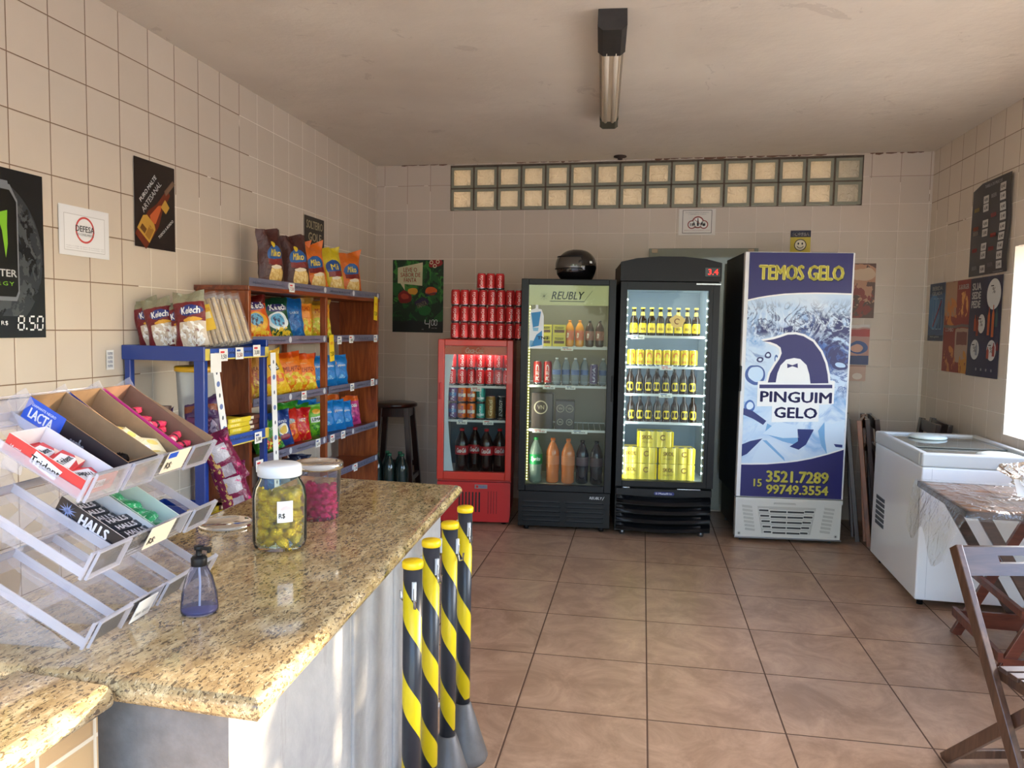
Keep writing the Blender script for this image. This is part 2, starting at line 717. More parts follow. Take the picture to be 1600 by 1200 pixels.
# front wall behind the viewer with its wide shop opening
M_PL = mat('painted_plaster', (205, 198, 186), .8, grain=.06, gscale=4)
wf = MB()
wf.box(-.2, -6.9, -.1, .9, -6.7, CZ, M_PL)
wf.box(4.6, -6.9, -.1, 4.95, -6.7, CZ, M_PL)
wf.box(.9, -6.9, 2.6, 4.6, -6.7, CZ, M_PL)
struct(wf.build('wall_front'))

rnd0 = random.Random(9)
ck = MB()
for (xa, xb) in ((.22, .62), (3.86, 4.22), (1.2, 1.7), (2.3, 3.5)):
    x = xa
    while x < xb:
        L_ = rnd0.uniform(.02, .09)
        h_ = rnd0.uniform(.004, .012)
        ck.prism([(x, CZ - h_), (x + L_ * .5, CZ - h_ * 1.4), (x + L_, CZ - h_ * .6), (x + L_, CZ), (x, CZ)], -.003, .0, mat('old_mortar', (112, 82, 66), .9))
        x += L_ + rnd0.uniform(0, .03)
struct(ck.build('trim_2'))
# ------------------------------------------------------------------ glass block strip
def block_mat():
    t = NT('block_glass')
    oc = t.coord('Object')
    nz = t.noise(oc, 26, 3, .55, 1.6)
    nrm = t.bump(nz, .9, .02)
    tl = t.n('ShaderNodeBsdfTranslucent')
    tl.inputs[0].default_value = lin((200, 188, 170))
    t.l(nrm, tl.inputs['Normal'])
    df = t.n('ShaderNodeBsdfDiffuse')
    df.inputs[0].default_value = lin((196, 182, 158))
    t.l(nrm, df.inputs['Normal'])
    m1 = t.n('ShaderNodeMixShader')
    m1.inputs[0].default_value = .45
    t.l(tl.outputs[0], m1.inputs[1]); t.l(df.outputs[0], m1.inputs[2])
    gl = t.n('ShaderNodeBsdfGlossy')
    gl.inputs['Roughness'].default_value = .08
    t.l(nrm, gl.inputs['Normal'])
    fr = t.n('ShaderNodeLayerWeight')
    fr.inputs['Blend'].default_value = .35
    t.l(nrm, fr.inputs['Normal'])
    m2 = t.n('ShaderNodeMixShader')
    t.l(fr.outputs['Fresnel'], m2.inputs[0])
    t.l(m1.outputs[0], m2.inputs[1]); t.l(gl.outputs[0], m2.inputs[2])
    t.l(m2.outputs[0], t.out.inputs[0])
    return t.m


M_BLK = block_mat()
M_BRIM = mat('block_rim', (138, 138, 122), .25)
M_MORT = mat('mortar', (98, 84, 70), .9, grain=.25, gscale=25)
win = MB()
win.box(GX0, .012, GZ0, GX1, .10, GZ0 + .006, M_MORT)
win.box(GX0, .012, GZ1 - .012, GX1, .10, GZ1, M_MORT)
pw = (GX1 - GX0) / 16
ph = (GZ1 - .012 - GZ0 - .006) / 2
for i in range(17):
    x = GX0 + i * pw
    win.box(max(GX0, x - .006), .012, GZ0, min(GX1, x + .006), .10, GZ1, M_MORT)
win.box(GX0, .012, GZ0 + .006 + ph - .004, GX1, .10, GZ0 + .006 + ph + .004, M_MORT)
W1 = struct(win.build('window_1'))
blk = MB()
bw, bh = pw / 2 - .007, ph / 2 - .005


def blockface(y, k):
    def g(u, v):
        e = min(1, 6 * min(u, 1 - u, v, 1 - v))
        rip = noise.noise(Vector((u * 3.2 + v * 2, v * 5.5 - u, 1.3))) * .0065 + noise.noise(Vector((u * 9, v * 7, 4))) * .0022
        return ((u - .5) * 2 * bw * k, y - (.010 + rip) * e, (v - .5) * 2 * bh * k)
    return g


blk.grid(blockface(.014, .78), 18, 18, M_BLK)
blk.grid(lambda u, v: ((u - .5) * 2 * bw * .8, .09, (v - .5) * 2 * bh * .8), 2, 2, M_BLK)
blk.frame(-bw, -bh, bw, bh, .008, .10, .021, M_BRIM)
blk_o = None
for r in range(2):
    for i in range(16):
        if blk_o is None:
            blk_o = blk.build('glass_block', W1)
            o = blk_o
        else:
            o = blk_o.copy()
            COL.objects.link(o)
            o.parent = W1
        o.location = (GX0 + (i + .5) * pw, .0, GZ0 + .006 + ph * (r + .5))
        if (i * 5 + r * 3) % 4 in (1, 2):
            o.rotation_euler = (0, PI, 0)
# ------------------------------------------------------------------ outdoors (seen in reflections; two unseen trees added to block side-window sun)
M_PAV = mat('outdoor_concrete', (190, 184, 174), .85, grain=.12, gscale=3)
M_LEAF = mat('leaf_green', (84, 108, 46), .6, grain=.35, gscale=8)
M_BARK = mat('bark', (96, 76, 58), .9, grain=.3, gscale=14)
pv = MB().box(-22, -40, -.25, 30, -6.9, -.12, M_PAV)
pv.box(4.95, -6.9, -.25, 30, 22, -.12, M_PAV)
pv.box(-22, .2, -.25, 4.95, 22, -.12, M_PAV)
struct(pv.build('trim_1'))


def tree_thing():
    t = thing('tree', '', 'tree')
    b = MB()
    b.tube([(0, 0, -.14), (.06, .02, 1.2), (-.05, .05, 2.4), (.08, 0, 3.4)], [.2, .16, .13, .07], M_BARK, 10)
    for k in range(5):
        a = k * 1.3
        b.tube([(0, 0, 1.9 + .2 * k), (math.cos(a) * .8, math.sin(a) * .8, 2.9 + .2 * k)], [.07, .03], M_BARK, 6)
    b.build('trunk', t)
    rnd = random.Random(5)
    f = MB()
    vs_, fs = [], []
    for k in range(2600):
        while True:
            p = Vector((rnd.uniform(-1, 1), rnd.uniform(-1, 1), rnd.uniform(-1, 1)))
            if p.length < 1 and noise.noise(p * 2.2) > -.18:
                break
        c = Vector((p.x * 2.2, p.y * 2.2, 3.3 + p.z * 2.0))
        d1 = Vector((rnd.gauss(0, 1), rnd.gauss(0, 1), rnd.gauss(0, 1))).normalized() * .19
        d2 = d1.cross(Vector((rnd.gauss(0, 1), rnd.gauss(0, 1), rnd.gauss(0, 1)))).normalized() * .11
        q = len(vs_)
        vs_ += [c - d1, c + d2, c + d1, c - d2]
        fs.append((q, q + 1, q + 2, q + 3))
    f.add(vs_, fs, M_LEAF)
    f.build('foliage', t)
    return t


for k, (tx, ty, tz, sc_) in enumerate([(-6.5, -27, 0, 1.25), (.6, -29, 0, 1.35), (7.6, -27.5, 0, 1.2), (14.6, -29, 0, 1.4), (-13.5, -29, 0, 1.4), (8.0, 1.75, -.2, .68), (9.9, 3.1, -.2, .60)]):  # last two are unseen, added to keep sun off the far counter
    o = place('tree', tree_thing, (tx, ty, -.1), k * 1.1, 'leafy green tree standing across the pavement outside the open shop front' if k < 5 else ('unseen tree added outside the side window to block low sun', 'second unseen tree added farther out to block low sun')[k - 5], 'tree',
              'street trees outside' if k < 5 else None, (sc_,) * 3)

# ------------------------------------------------------------------ common materials
WHITE = mat('white_print', (240, 240, 238), .45)
BLACK = mat('black_print', (18, 18, 20), .5)
M_BLKPL = mat('black_plastic', (15, 15, 17), .42, spec=.3)
M_BLKSAT = mat('black_painted_metal', (13, 14, 17), .36, spec=.3)
M_RED = mat('red_painted_metal', (196, 44, 26), .35, coat=.2)
M_REDP = mat('red_plastic', (186, 34, 36), .35)
M_ALU = mat('aluminium', (190, 192, 195), .25, 1.0)
M_STEEL = mat('grey_steel', (140, 142, 146), .35, .9)
M_LINER = mat('fridge_liner', (206, 208, 208), .4)
M_LINERD = mat('fridge_liner_dark', (120, 118, 112), .5)
M_WIRE = mat('white_wire', (214, 216, 216), .35)
M_PAPER = mat('paper_white', (238, 236, 230), .75)
M_GLASS = glassy('door_glass', (240, 246, 244), .16, .01)
M_GLASSJ = glassy('jar_glass', (248, 252, 249), .08, .02, .03, (220, 230, 225))
M_ACRY = glassy('clear_acrylic', (250, 250, 252), .07, .08, .13, (238, 232, 232))
M_ACRYE = glassy('clear_acrylic_edge', (240, 240, 246), .12, .08, .38, (232, 230, 236))
M_FILM = glassy('clear_film', (244, 244, 244), .30, .12, .12, (230, 226, 220), .7, 18)


# ------------------------------------------------------------------ cans, bottles
def can(name, body, txt=None, tcol=None, r=.033, h=.118, extra=None, label2=None):
    def f():
        b = MB()
        bm_ = mat('can_' + name, body, .30, .35)
        prof = [(r * .80, 0), (r * .98, .008), (r, .014), (r, h - .016), (r * .82, h - .003), (r * .84, h), (r * .78, h - .003), (r * .76, h - .004)]
        b.lathe(prof, bm_, 18, mats=[M_ALU, M_ALU, bm_, bm_, M_ALU, M_ALU, M_ALU])
        cyl_map = lambda x, z: (r * 1.012 * math.sin(x / r), -r * 1.012 * math.cos(x / r), z)
        if extra:
            for (x0, z0, x1, z1, c) in extra:
                mt = mat('canart_%d_%d_%d' % c, c, .3, .3)
                n = 6
                b.grid(lambda u, v: (r * 1.006 * math.sin((x0 + (x1 - x0) * u) / r), -r * 1.006 * math.cos((x0 + (x1 - x0) * u) / r), z0 + (z1 - z0) * v), n, 1, mt)
        if txt:
            mt = mat('canink_%d_%d_%d' % tcol, tcol, .35)
            b.text(txt, (-h * .34, h * .5 - r * .34, h * .34, h * .5 + r * .34), mt, fn=lambda x, z: cyl_map(-(z - h * .5), x + h * .5), bold=.02, shear=.2)
        o = b.build('drink_can')
        return o
    return f


def bottle(name, liquid, label, capc, h=.31, r=.047, lz=(.40, .62), txt=None, tcol=(255, 255, 255), neck=.28, foot=True, long_=False, kind='drink_bottle', rough=.08, alpha=False):
    def f():
        b = MB()
        lm = glassy('bottle_' + name, liquid, .2, .03, .25, liquid) if alpha else mat('bottle_' + name, liquid, rough, 0, .6)
        lab = mat('label_%d_%d_%d' % label, label, .45) if label else lm
        z0, z1 = lz[0] * h, lz[1] * h
        if long_:
            prof = [(r * .9, 0), (r, .01), (r, z0), (r, z1), (r, h * .56), (r * .55, h * .70), (r * .40, h * .76), (r * .38, h * .94), (r * .46, h * .94), (r * .46, h)]
            ms = [lm, lm, lab, lm, lm, lab if name.startswith('beer') else lm, lm, mat('cap_%d_%d_%d' % capc, capc, .4)] + [mat('cap_%d_%d_%d' % capc, capc, .4)] * 2
        else:
            prof = [(r * .7, 0), (r * .97, .012), (r * .92, z0 * .5), (r, z0), (r, z1), (r * .96, h * .70), (r * .6, h * .84), (r * .3, h * .92), (r * .3, h * .94), (r * .34, h * .945), (r * .34, h)]
            ms = [lm, lm, lm, lab, lm, lm, lm, lm, lm, mat('cap_%d_%d_%d' % capc, capc, .4), mat('cap_%d_%d_%d' % capc, capc, .4)]
        b.lathe(prof, lm, 18, mats=ms)
        if txt:
            rr = r * 1.015
            w = min(r * 1.5, .034 + r)
            mt = mat('labelink_%d_%d_%d' % tcol, tcol, .5)
            zc = (z0 + z1) / 2
            hh = (z1 - z0) * .26
            b.text(txt, (-w / 2, zc - hh, w / 2, zc + hh), mt, fn=lambda x, z: (rr * math.sin(x / rr), -rr * math.cos(x / rr), z), bold=.02, shear=.15)
        return b.build(kind)
    return f


COKE = can('cola', (204, 48, 52), 'Coca-Cola', (244, 226, 224))
COKE_K = can('colakiosk', (200, 52, 54), 'Coca-Cola', (240, 214, 210))
M_SIL = M_ALU


# ------------------------------------------------------------------ price tags
M_TAGR = mat('tag_red_print', (214, 60, 60), .7)
M_TAGB = mat('tag_blue_print', (60, 84, 150), .7)


def price_tag(w=.045, h=.04, col=None, seed=0):
    b = MB()
    b.box(-w / 2, -.0012, 0, w / 2, 0, h, col or M_PAPER)
    rnd = random.Random(seed)
    b.panel(-w * .38, h * .66, w * .1, h * .82, -.0016, M_TAGB if seed % 2 else M_TAGR)
    b.text('%d,%d0' % (rnd.randint(1, 9), rnd.choice([0, 5, 9])), (-w * .34, h * .14, w * .36, h * .54), BLACK if seed % 3 else M_TAGR, y=-.0017, bold=.02)
    return b


# ------------------------------------------------------------------ fridge helpers
def wire_shelf(b, x0, x1, y0, y1, z, mt, n=14):
    b.box(x0, y0, z - .012, x1, y0 + .008, z + .004, mt)
    b.box(x0, y1 - .006, z - .008, x1, y1, z, mt)
    for i in range(n + 1):
        x = x0 + (x1 - x0) * i / n
        b.box(x - .0015, y0, z - .005, x + .0015, y1, z - .001, mt)
    return b


def in_local(root, x, y, z=0):
    """world position of a point given in a thing's own frame"""
    a = root.rotation_euler[2]
    L = root.location
    return (L[0] + x * math.cos(a) - y * math.sin(a), L[1] + x * math.sin(a) + y * math.cos(a), L[2] + z)


def put_in(root, kind, builder, x, y, z, label, cat, group=None, dz=0.0, scale=None):
    return place(kind, builder, in_local(root, x, y, z), root.rotation_euler[2] + dz, label, cat, group, scale)


def lamp_inside(root, x, y, z, sx, sy, power, col=(1, 1, 1), direction=(0, 0, -1)):
    d = bpy.data.lights.new('fridge_lamp', 'AREA')
    d.shape = 'RECTANGLE'
    d.size, d.size_y = sx, sy
    d.energy = power
    d.color = col
    o = bpy.data.objects.new('fridge_lamp', d)
    COL.objects.link(o)
    o.parent = root
    o.location = (x, y, z)
    o.rotation_euler = Vector(direction).to_track_quat('-Z', 'Y').to_euler()
    return o


# ================================================================== COLA FRIDGE (red)
CF = thing('drinks_fridge', 'small red glass-door drinks fridge with cans piled on top, left end of the fridge row', 'fridge', (.865, -.981, 0), R(9.5))
W_, D_, H_ = .534, .55, 1.325
b = MB()
b.box(0, .05, .30, .03, D_, H_, M_RED)
b.box(W_ - .03, .05, .30, W_, D_, H_, M_RED)
b.box(.03, D_ - .03, .30, W_ - .03, D_, H_, M_RED)
b.box(.03, .05, H_ - .04, W_ - .03, D_ - .03, H_, M_RED)
b.box(.03, .05, .30, W_ - .03, D_ - .03, .345, M_RED)
b.box(.0305, .052, .3455, .036, D_ - .031, H_ - .041, M_LINER)
b.box(W_ - .036, .052, .3455, W_ - .0305, D_ - .031, H_ - .041, M_LINER)
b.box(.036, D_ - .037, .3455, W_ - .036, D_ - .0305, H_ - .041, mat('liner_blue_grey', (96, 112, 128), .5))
b.box(.036, .052, .3452, W_ - .036, D_ - .037, .352, M_LINER)
b.build('cabinet', CF, bevel=.006)
b = MB()
b.prism([(.01, .02), (W_ - .012, .02), (W_ - .004, .06), (W_ - .004, .305), (0.004, .305), (.004, .06)], .012, D_ - .02, M_REDP)
for i in range(7):
    for x0, ww in ((.15, .0),):
        x = .16 + i * .024
        b.box(x, .0095, .09, x + .010, .013, .235, BLACK)
for i in range(4):
    x = .37 + i * .02
    b.box(x, .0095, .08, x + .005, .013, .245, mat('red_groove', (120, 16, 20), .5))
b.box(.275, .006, .262, .365, .012, .290, M_STEEL)
b.disc(.292, .276, .010, .010, .0055, mat('badge_red', (200, 40, 40), .4))
b.text('Metalfrio', (.306, .268, .357, .284), mat('badge_blue', (50, 80, 170), .4), y=.0055)
b.build('base_panel', CF, bevel=.008, seg=3)
for x in (.05, W_ - .05):
    for y in (.06, D_ - .08):
        MB().cyl((x, y, 0), .018, .022, M_BLKPL).build('foot', CF)
d_ = MB().frame(0, .325, W_, H_, 0, .045, .046, M_RED, .055, .045)
d_.box(.012, -.012, .9, .028, 0, 1.02, M_REDP)
door = d_.build('door', CF, bevel=.005)
b = MB().box(.046, .014, .38, W_ - .046, .020, H_ - .045, M_GLASS)
b.build('glass_pane', door)
b = MB()
hz0, hz1 = 1.218, 1.278
b.box(.048, .022, hz0, W_ - .048, .030, hz1, mat('header_orange', (214, 84, 36), .4))
b.text('Coca-Cola', (.19, hz0 + .012, .32, hz1 - .010), mat('header_ink', (250, 214, 190), .5), y=.0212, bold=.012, shear=.22)
pts = [(.048, .382), (.118, .382), (.105, .45), (.088, .58), (.078, .72), (.074, .86), (.078, .98), (.090, 1.10), (.112, 1.218), (.048, 1.218)]
b.prism(pts, .0215, .024, mat('white_door_band', (214, 222, 232), .4))
b.build('door_graphic', door)
for z in (.990, .744):
    wire_shelf(MB(), .037, W_ - .037, .07, D_ - .05, z, M_WIRE).build('shelf', CF)
for k, (x, z) in enumerate([(.27, .955), (.17, .715), (.36, .715)]):
    t_ = price_tag(.075, .032, None, k)
    t_.build('price_tag', CF, loc=(x, .066, z))
lamp_inside(CF, W_ / 2, .075, H_ - .06, W_ * .7, .03, 1.2, (1, .97, .92), (0, .5, -1))

for k in range(7):
    for lv in range(2):
        put_in(CF, 'cola_fridge_can', COKE, .095 + k * .066 - (.01 if k == 0 else 0), .112 + .012 * ((k * 7 + lv) % 3), .994 + lv * .1185,
               'red soda can, red fridge top shelf, %s row, %s from the left' % (('lower', 'upper')[lv], ORD[k]), 'can', 'red cans inside the red fridge')
PURP = can('grape', (96, 60, 120), 'Fanta', (230, 230, 240), extra=[(-.03, .05, .03, .075, (60, 110, 170))])
ORNG = can('orange', (226, 112, 40), 'Fanta', (40, 70, 150), extra=[(-.03, .045, .03, .07, (240, 240, 236))])
TEAL = can('teal', (50, 140, 130), 'Sprite', (235, 240, 240), extra=[(-.03, .03, .03, .045, (220, 228, 232))])
GOLDC = can('gold', (150, 112, 60), 'Gold', (220, 200, 160), r=.038, h=.172)
DARKC = can('darktall', (32, 32, 36), 'ENERGY', (190, 190, 190), r=.033, h=.172)
for k, (x, bl, nm, key) in enumerate([(.098, PURP, 'purple and blue', 'purple_can'), (.165, ORNG, 'orange', 'orange_can'), (.232, ORNG, 'orange', 'orange_can'), (.300, TEAL, 'teal green', 'teal_can')]):
    for lv in range(2):
        side = {1: ' left stack', 2: ' right stack'}.get(k, '')
        put_in(CF, key, bl, x, .112, .748 + lv * .1185, '%s soda can on the red fridge middle shelf,%s %s one' % (nm, side, ('lower', 'upper')[lv]), 'can', 'mixed cans in the red fridge')
put_in(CF, 'gold_can', GOLDC, .372, .115, .748, 'tall gold can on the middle shelf of the red fridge', 'can')
put_in(CF, 'dark_can', DARKC, .447, .115, .748, 'tall black can on the middle shelf of the red fridge, far right', 'can')
COLA2 = bottle('cola2', (30, 12, 12), (180, 24, 34), (190, 20, 30), .325, .050, (.42, .62), 'Coca-Cola', (240, 230, 230), rough=.05)
for k, (x, y) in enumerate([(.165, .13), (.255, .20), (.345, .12), (.440, .15)]):
    put_in(CF, 'cola_bottle', COLA2, x, y, .3535, 'large cola bottle at the bottom of the red fridge, %s from the left' % ORD[k], 'bottle', 'cola bottles in the red fridge')
# cans stacked on top
for lv in range(3):
    for k in range(8):
        put_in(CF, 'cola_kiosk_can', COKE_K, .108 + k * .0655, .11 + .004 * ((k + lv) % 2), H_ + .001 + lv * .1185,
               'red can atop the red fridge, %s row, %s from the left' % (('bottom', 'middle', 'top full')[lv], ORD[k]), 'can', 'red cans stacked on the red fridge', dz=((k * 37 + lv * 11) % 9 - 4) * .05)
for k in range(3):
    put_in(CF, 'cola_kiosk_can', COKE_K, .292 + k * .066, .12, H_ + .001 + 3 * .1185, 'red soda can standing on the very top of the stack, %s' % ('left one', 'middle one', 'right one')[k], 'can', 'red cans stacked on the red fridge')

# ================================================================== SECOND FRIDGE (black, yellow sign)
RF = thing('drinks_fridge', 'black glass-door fridge with pale yellow sign and a helmet on top', 'fridge', (1.462, -.990, 0), R(7.3))
W_, D_, H_ = .647, .62, 1.753


def cabinet(root, W, D, H, zb, outer, liner, back):
    b = MB()
    b.box(0, .05, zb, .03, D, H, outer)
    b.box(W - .03, .05, zb, W, D, H, outer)
    b.box(.03, D - .03, zb, W - .03, D, H, outer)
    b.box(.03, .05, H - .04, W - .03, D - .03, H, outer)
    b.box(.03, .05, zb, W - .03, D - .03, zb + .035, outer)
    b.box(.0302, .052, zb + .0355, .036, D - .031, H - .041, liner)
    b.box(W - .036, .052, zb + .0355, W - .0302, D - .031, H - .041, liner)
    b.box(.036, D - .037, zb + .0355, W - .036, D - .0305, H - .041, back)
    b.box(.036, .052, zb + .0352, W - .036, D - .037, zb + .042, liner)
    b.box(.036, .052, H - .047, W - .036, D - .037, H - .041, liner)
    return b.build('cabinet', root, bevel=.004)


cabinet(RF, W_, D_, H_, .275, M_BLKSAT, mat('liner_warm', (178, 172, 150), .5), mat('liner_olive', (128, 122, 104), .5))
b = MB().box(.004, .02, .03, W_ - .004, D_ - .02, .276, M_BLKPL)
for cx0, cx1 in ((.03, .30), (.335, .60)):
    for i in range(5):
        z = .055 + i * .033
        b.prism([(cx0, z), (cx1, z), (cx1, z + .012), (cx0, z + .012)], .006, .021, M_BLKSAT)
        b.panel(cx0 + .01, z + .014, cx1 - .01, z + .024, .0195, BLACK)
b.text('REUBLY', (.50, .232, .585, .250), WHITE, y=.019, shear=.25)
b.bar((.590, .018, .229), (.603, .018, .253), .003, .003, WHITE)
b.build('lower_grille', RF, bevel=.003)
for x in (.06, W_ - .06):
    for y in (.06, D_ - .08):
        MB().cyl((x, y, 0), .018, .032, M_BLKPL).build('foot', RF)
door = MB().frame(0, .282, W_, H_, 0, .045, .05, M_BLKSAT, .045, .04)
door.box(W_ - .018, -.010, .92, W_ - .006, 0, 1.10, M_BLKPL)
door = door.build('door', RF, bevel=.004)
MB().box(.05, .012, .325, W_ - .05, .018, H_ - .04, M_GLASS).build('glass_pane', door)
b = MB()
M_SIGN = mat('sign_panel_yellow', (196, 190, 138), .35, es=.12)
b.box(.051, .021, 1.575, W_ - .051, .030, 1.712, M_SIGN)
b.text('REUBLY', (.205, 1.615, .420, 1.668), BLACK, y=.0203, bold=.015, shear=.22)
b.bar((.430, .0203, 1.604), (.485, .0203, 1.676), .007, .002, BLACK)
b.bar((.195, .0203, 1.602), (.432, .0203, 1.602), .002, .005, BLACK)
for k in range(4):
    a = k * PI / 4
    dx, dz = .028 * math.cos(a), .028 * math.sin(a)
    b.bar((.155 - dx, .0203, 1.636 - dz), (.155 + dx, .0203, 1.636 + dz), .008, .002, BLACK)
b.build('header_sign', door)
# can shaped sticker on the glass
b = MB()
ST_W = mat('sticker_white', (224, 232, 236), .5)
ST_B = mat('sticker_blue', (30, 128, 186), .4)
ST_S = mat('sticker_pale_blue', (120, 180, 214), .4)
b.poly([(.060, 1.275), (.150, 1.275), (.158, 1.30), (.156, 1.50), (.140, 1.545), (.118, 1.548), (.116, 1.575), (.100, 1.575), (.098, 1.55), (.066, 1.54), (.058, 1.50), (.056, 1.30)], .0115, ST_W)
b.poly([(.068, 1.52), (.136, 1.53), (.122, 1.43), (.082, 1.42)], .0110, ST_B)
b.poly([(.080, 1.42), (.122, 1.42), (.118, 1.395), (.086, 1.395)], .0110, ST_S)
b.poly([(.066, 1.285), (.148, 1.30), (.146, 1.40), (.108, 1.37), (.090, 1.33)], .0110, ST_B)
b.poly([(.062, 1.29), (.090, 1.295), (.086, 1.33), (.064, 1.33)], .0110, ST_S)
b.text('TNT', (.115, 1.338, .195, 1.360), BLACK, y=.0105, bold=.03)
b.build('can_sticker', door)
b = MB()
M_LEDY = mat('led_yellow', (255, 236, 150), .4, es=5)
M_LEDW = mat('led_white', (236, 246, 255), .4, es=9)
b.box(.054, .034, .345, .064, .040, 1.57, mat('led_tape', (200, 196, 130), .5))
for i in range(60):
    z = .355 + i * .0204
    b.box(.0555, .031, z, .0625, .034, z + .008, M_LEDY)
b.build('led_strip', RF)
for z in (1.285, 1.015, .705):
    wire_shelf(MB(), .037, W_ - .037, .075, D_ - .05, z, M_WIRE).build('shelf', RF)
for k, (x, z, w) in enumerate([(.32, 1.262, .085), (.20, .992, .085), (.35, .992, .07), (.14, .682, .10), (.42, .682, .11)]):
    price_tag(w, .026, None, k + 3).build('price_tag', RF, loc=(x, .071, z))
lamp_inside(RF, W_ / 2, .08, H_ - .06, W_ * .7, .03, 1.6, (1, .95, .8), (0, .5, -1))
lamp_inside(RF, .07, .06, .95, .02, 1.1, 1.2, (1, .93, .72), (1, .6, 0))

# contents, top shelf
def yellow_pack():
    b = MB()
    b.box(-.045, -.03, 0, .045, .03, .075, mat('pack_yellow', (206, 190, 66), .4))
    b.panel(-.035, .020, .035, .040, -.0305, mat('pack_brown', (96, 60, 40), .5))
    b.text('TODDY', (-.032, .045, .032, .062), BLACK, y=-.031, bold=.03)
    return b.build('juice_box', bevel=.003)


for k in range(2):
    for lv in range(2):
        put_in(RF, 'yellow_pack', yellow_pack, .165 + k * .098, .13, 1.29 + lv * .0765, 'small yellow drink carton near the blue sticker, %s %s' % (('lower', 'upper')[lv], ('left', 'right')[k]), 'carton', 'yellow cartons in the black fridge')
SB_O = bottle('juiceorange', (214, 142, 52), (206, 108, 70), (200, 120, 40), .185, .031, (.25, .62), 'F', (240, 226, 200))
SB_D = bottle('juicedark', (70, 48, 42), (150, 96, 78), (40, 30, 28), .185, .031, (.25, .60), 'F', (235, 220, 205))
for k, x in enumerate([.335, .405, .475, .545]):
    put_in(RF, 'small_orange' if k < 2 else 'small_dark', SB_O if k < 2 else SB_D, x, .13, 1.29,
           'small %s bottle on the top shelf of the yellow-sign fridge, %s one' % (('orange', 'dark')[k // 2], ('left', 'right')[k % 2]), 'bottle', 'small bottles on the top fridge shelf')
# second shelf: mixed cans and small water bottles
WATER = bottle('water', (206, 216, 222), (90, 110, 160), (230, 230, 235), .19, .030, (.38, .56), None, neck=.2, alpha=True)
mixrow = [(.115, 'redcan'), (.185, 'redcan'), (.25, 'water'), (.315, 'water'), (.38, 'water'), (.445, 'water'), (.51, 'purpcan'), (.575, 'water')]
REDT = can('redtall', (170, 50, 44), 'RED', (230, 225, 220), r=.030, h=.165)
PURT = can('purpletall', (90, 74, 106), 'UVA', (220, 220, 226), r=.030, h=.15)
for k, (x, kk) in enumerate(mixrow):
    bl = {'redcan': REDT, 'water': WATER, 'purpcan': PURT}[kk]
    nm = {'redcan': 'tall red can', 'water': 'clear water bottle', 'purpcan': 'dull purple can'}[kk]
    put_in(RF, kk, bl, x, .13 + .02 * (k % 2), 1.02, '%s, yellow-sign fridge second shelf, %s item from the left' % (nm, ORD[k]), 'bottle' if kk == 'water' else 'can', 'drinks on the second shelf')
# third shelf: dark packs
def dark_pack(w, h, rings, nm):
    def f():
        b = MB()
        b.box(-w / 2, -.05, 0, w / 2, .06, h, mat('pack_dark_brown', (62, 48, 40), .35))
        ink = mat('pack_cream_ink', (190, 176, 150), .5)
        for (cx, cz, r_) in rings:
            b.ring(cx, cz, r_, r_ * .16, -.0505, ink, 24)
            b.text('VN', (cx - r_ * .5, cz - r_ * .3, cx + r_ * .5, cz + r_ * .3), ink, y=-.0507, bold=.02)
        return b.build('drink_pack', bevel=.004)
    return f


put_in(RF, 'dark_pack_big', dark_pack(.15, .25, [(-.01, .15, .048)], 'a'), .155, .14, .71, 'tall dark brown drink pack with a large cream ring logo', 'pack')
put_in(RF, 'dark_pack_four', dark_pack(.135, .20, [(-.032, .145, .027), (.032, .145, .027), (-.032, .05, .022), (.032, .05, .022)], 'b'), .315, .14, .71, 'dark brown four-can pack with four cream ring logos', 'pack')
SPR = bottle('sprite', (196, 214, 204), (24, 128, 70), (30, 130, 60), .325, .048, (.42, .64), 'Sprite', (240, 246, 240), alpha=True)
ORG2 = bottle('orange2', (206, 120, 66), (214, 130, 80), (214, 110, 40), .32, .048, (.42, .62), None)
DRK2 = bottle('dark2', (40, 30, 34), (92, 72, 78), (30, 26, 28), .31, .046, (.42, .62), None)
for k, (x, bl, key, nm) in enumerate([(.115, SPR, 'sprite', 'clear bottle with a green label'), (.235, ORG2, 'orange2', 'large orange soda bottle, the left one,'), (.345, ORG2, 'orange2', 'large orange soda bottle, the right one,'), (.445, DRK2, 'dark2', 'large dark soda bottle, the left one,'), (.545, DRK2, 'dark2', 'large dark soda bottle, the right one,')]):
    put_in(RF, key, bl, x, .13 + .02 * (k % 2), .3175, nm + ' at the bottom of the yellow-sign fridge', 'bottle', 'large bottles in the yellow-sign fridge')

# helmet on top
HL = thing('motorcycle_helmet', 'glossy black full-face motorcycle helmet on top of the yellow-sign fridge', 'helmet', in_local(RF, .375, .24, H_ + .001), R(-62))
M_HEL = mat('helmet_gloss', (14, 14, 16), .12, coat=.8)


def shell(u, v):
    a = u * 2 * PI
    th = v * PI
    r = math.sin(th) ** (.82 if th > PI / 2 else .6)
    cz_ = -math.cos(th)
    zz = max(.0, .105 + .118 * (cz_ if cz_ > 0 else cz_ * 1.15))
    k = 1.0
    if zz < .09:
        k = 1 - .07 * ((.09 - zz) / .09)
    fy = math.sin(a)
    y = .140 * r * fy * k
    if fy < 0:
        y *= 1.06 + (.10 * max(0, 1 - abs(zz - .045) / .05))
    return (.123 * r * math.cos(a) * k, y, max(.002, zz))


b = MB()
b.grid(shell, 40, 28, M_HEL)
hs = b.build('shell', HL)
b = MB()


def visor(u, v):
    a = R(-90 + (u - .5) * 172)
    z = .085 + v * .079
    c_ = (z - .105) / .118
    r = max(0, 1 - c_ * c_) ** .41
    return (.127 * r * math.cos(a), .154 * r * math.sin(a) - .004, z)


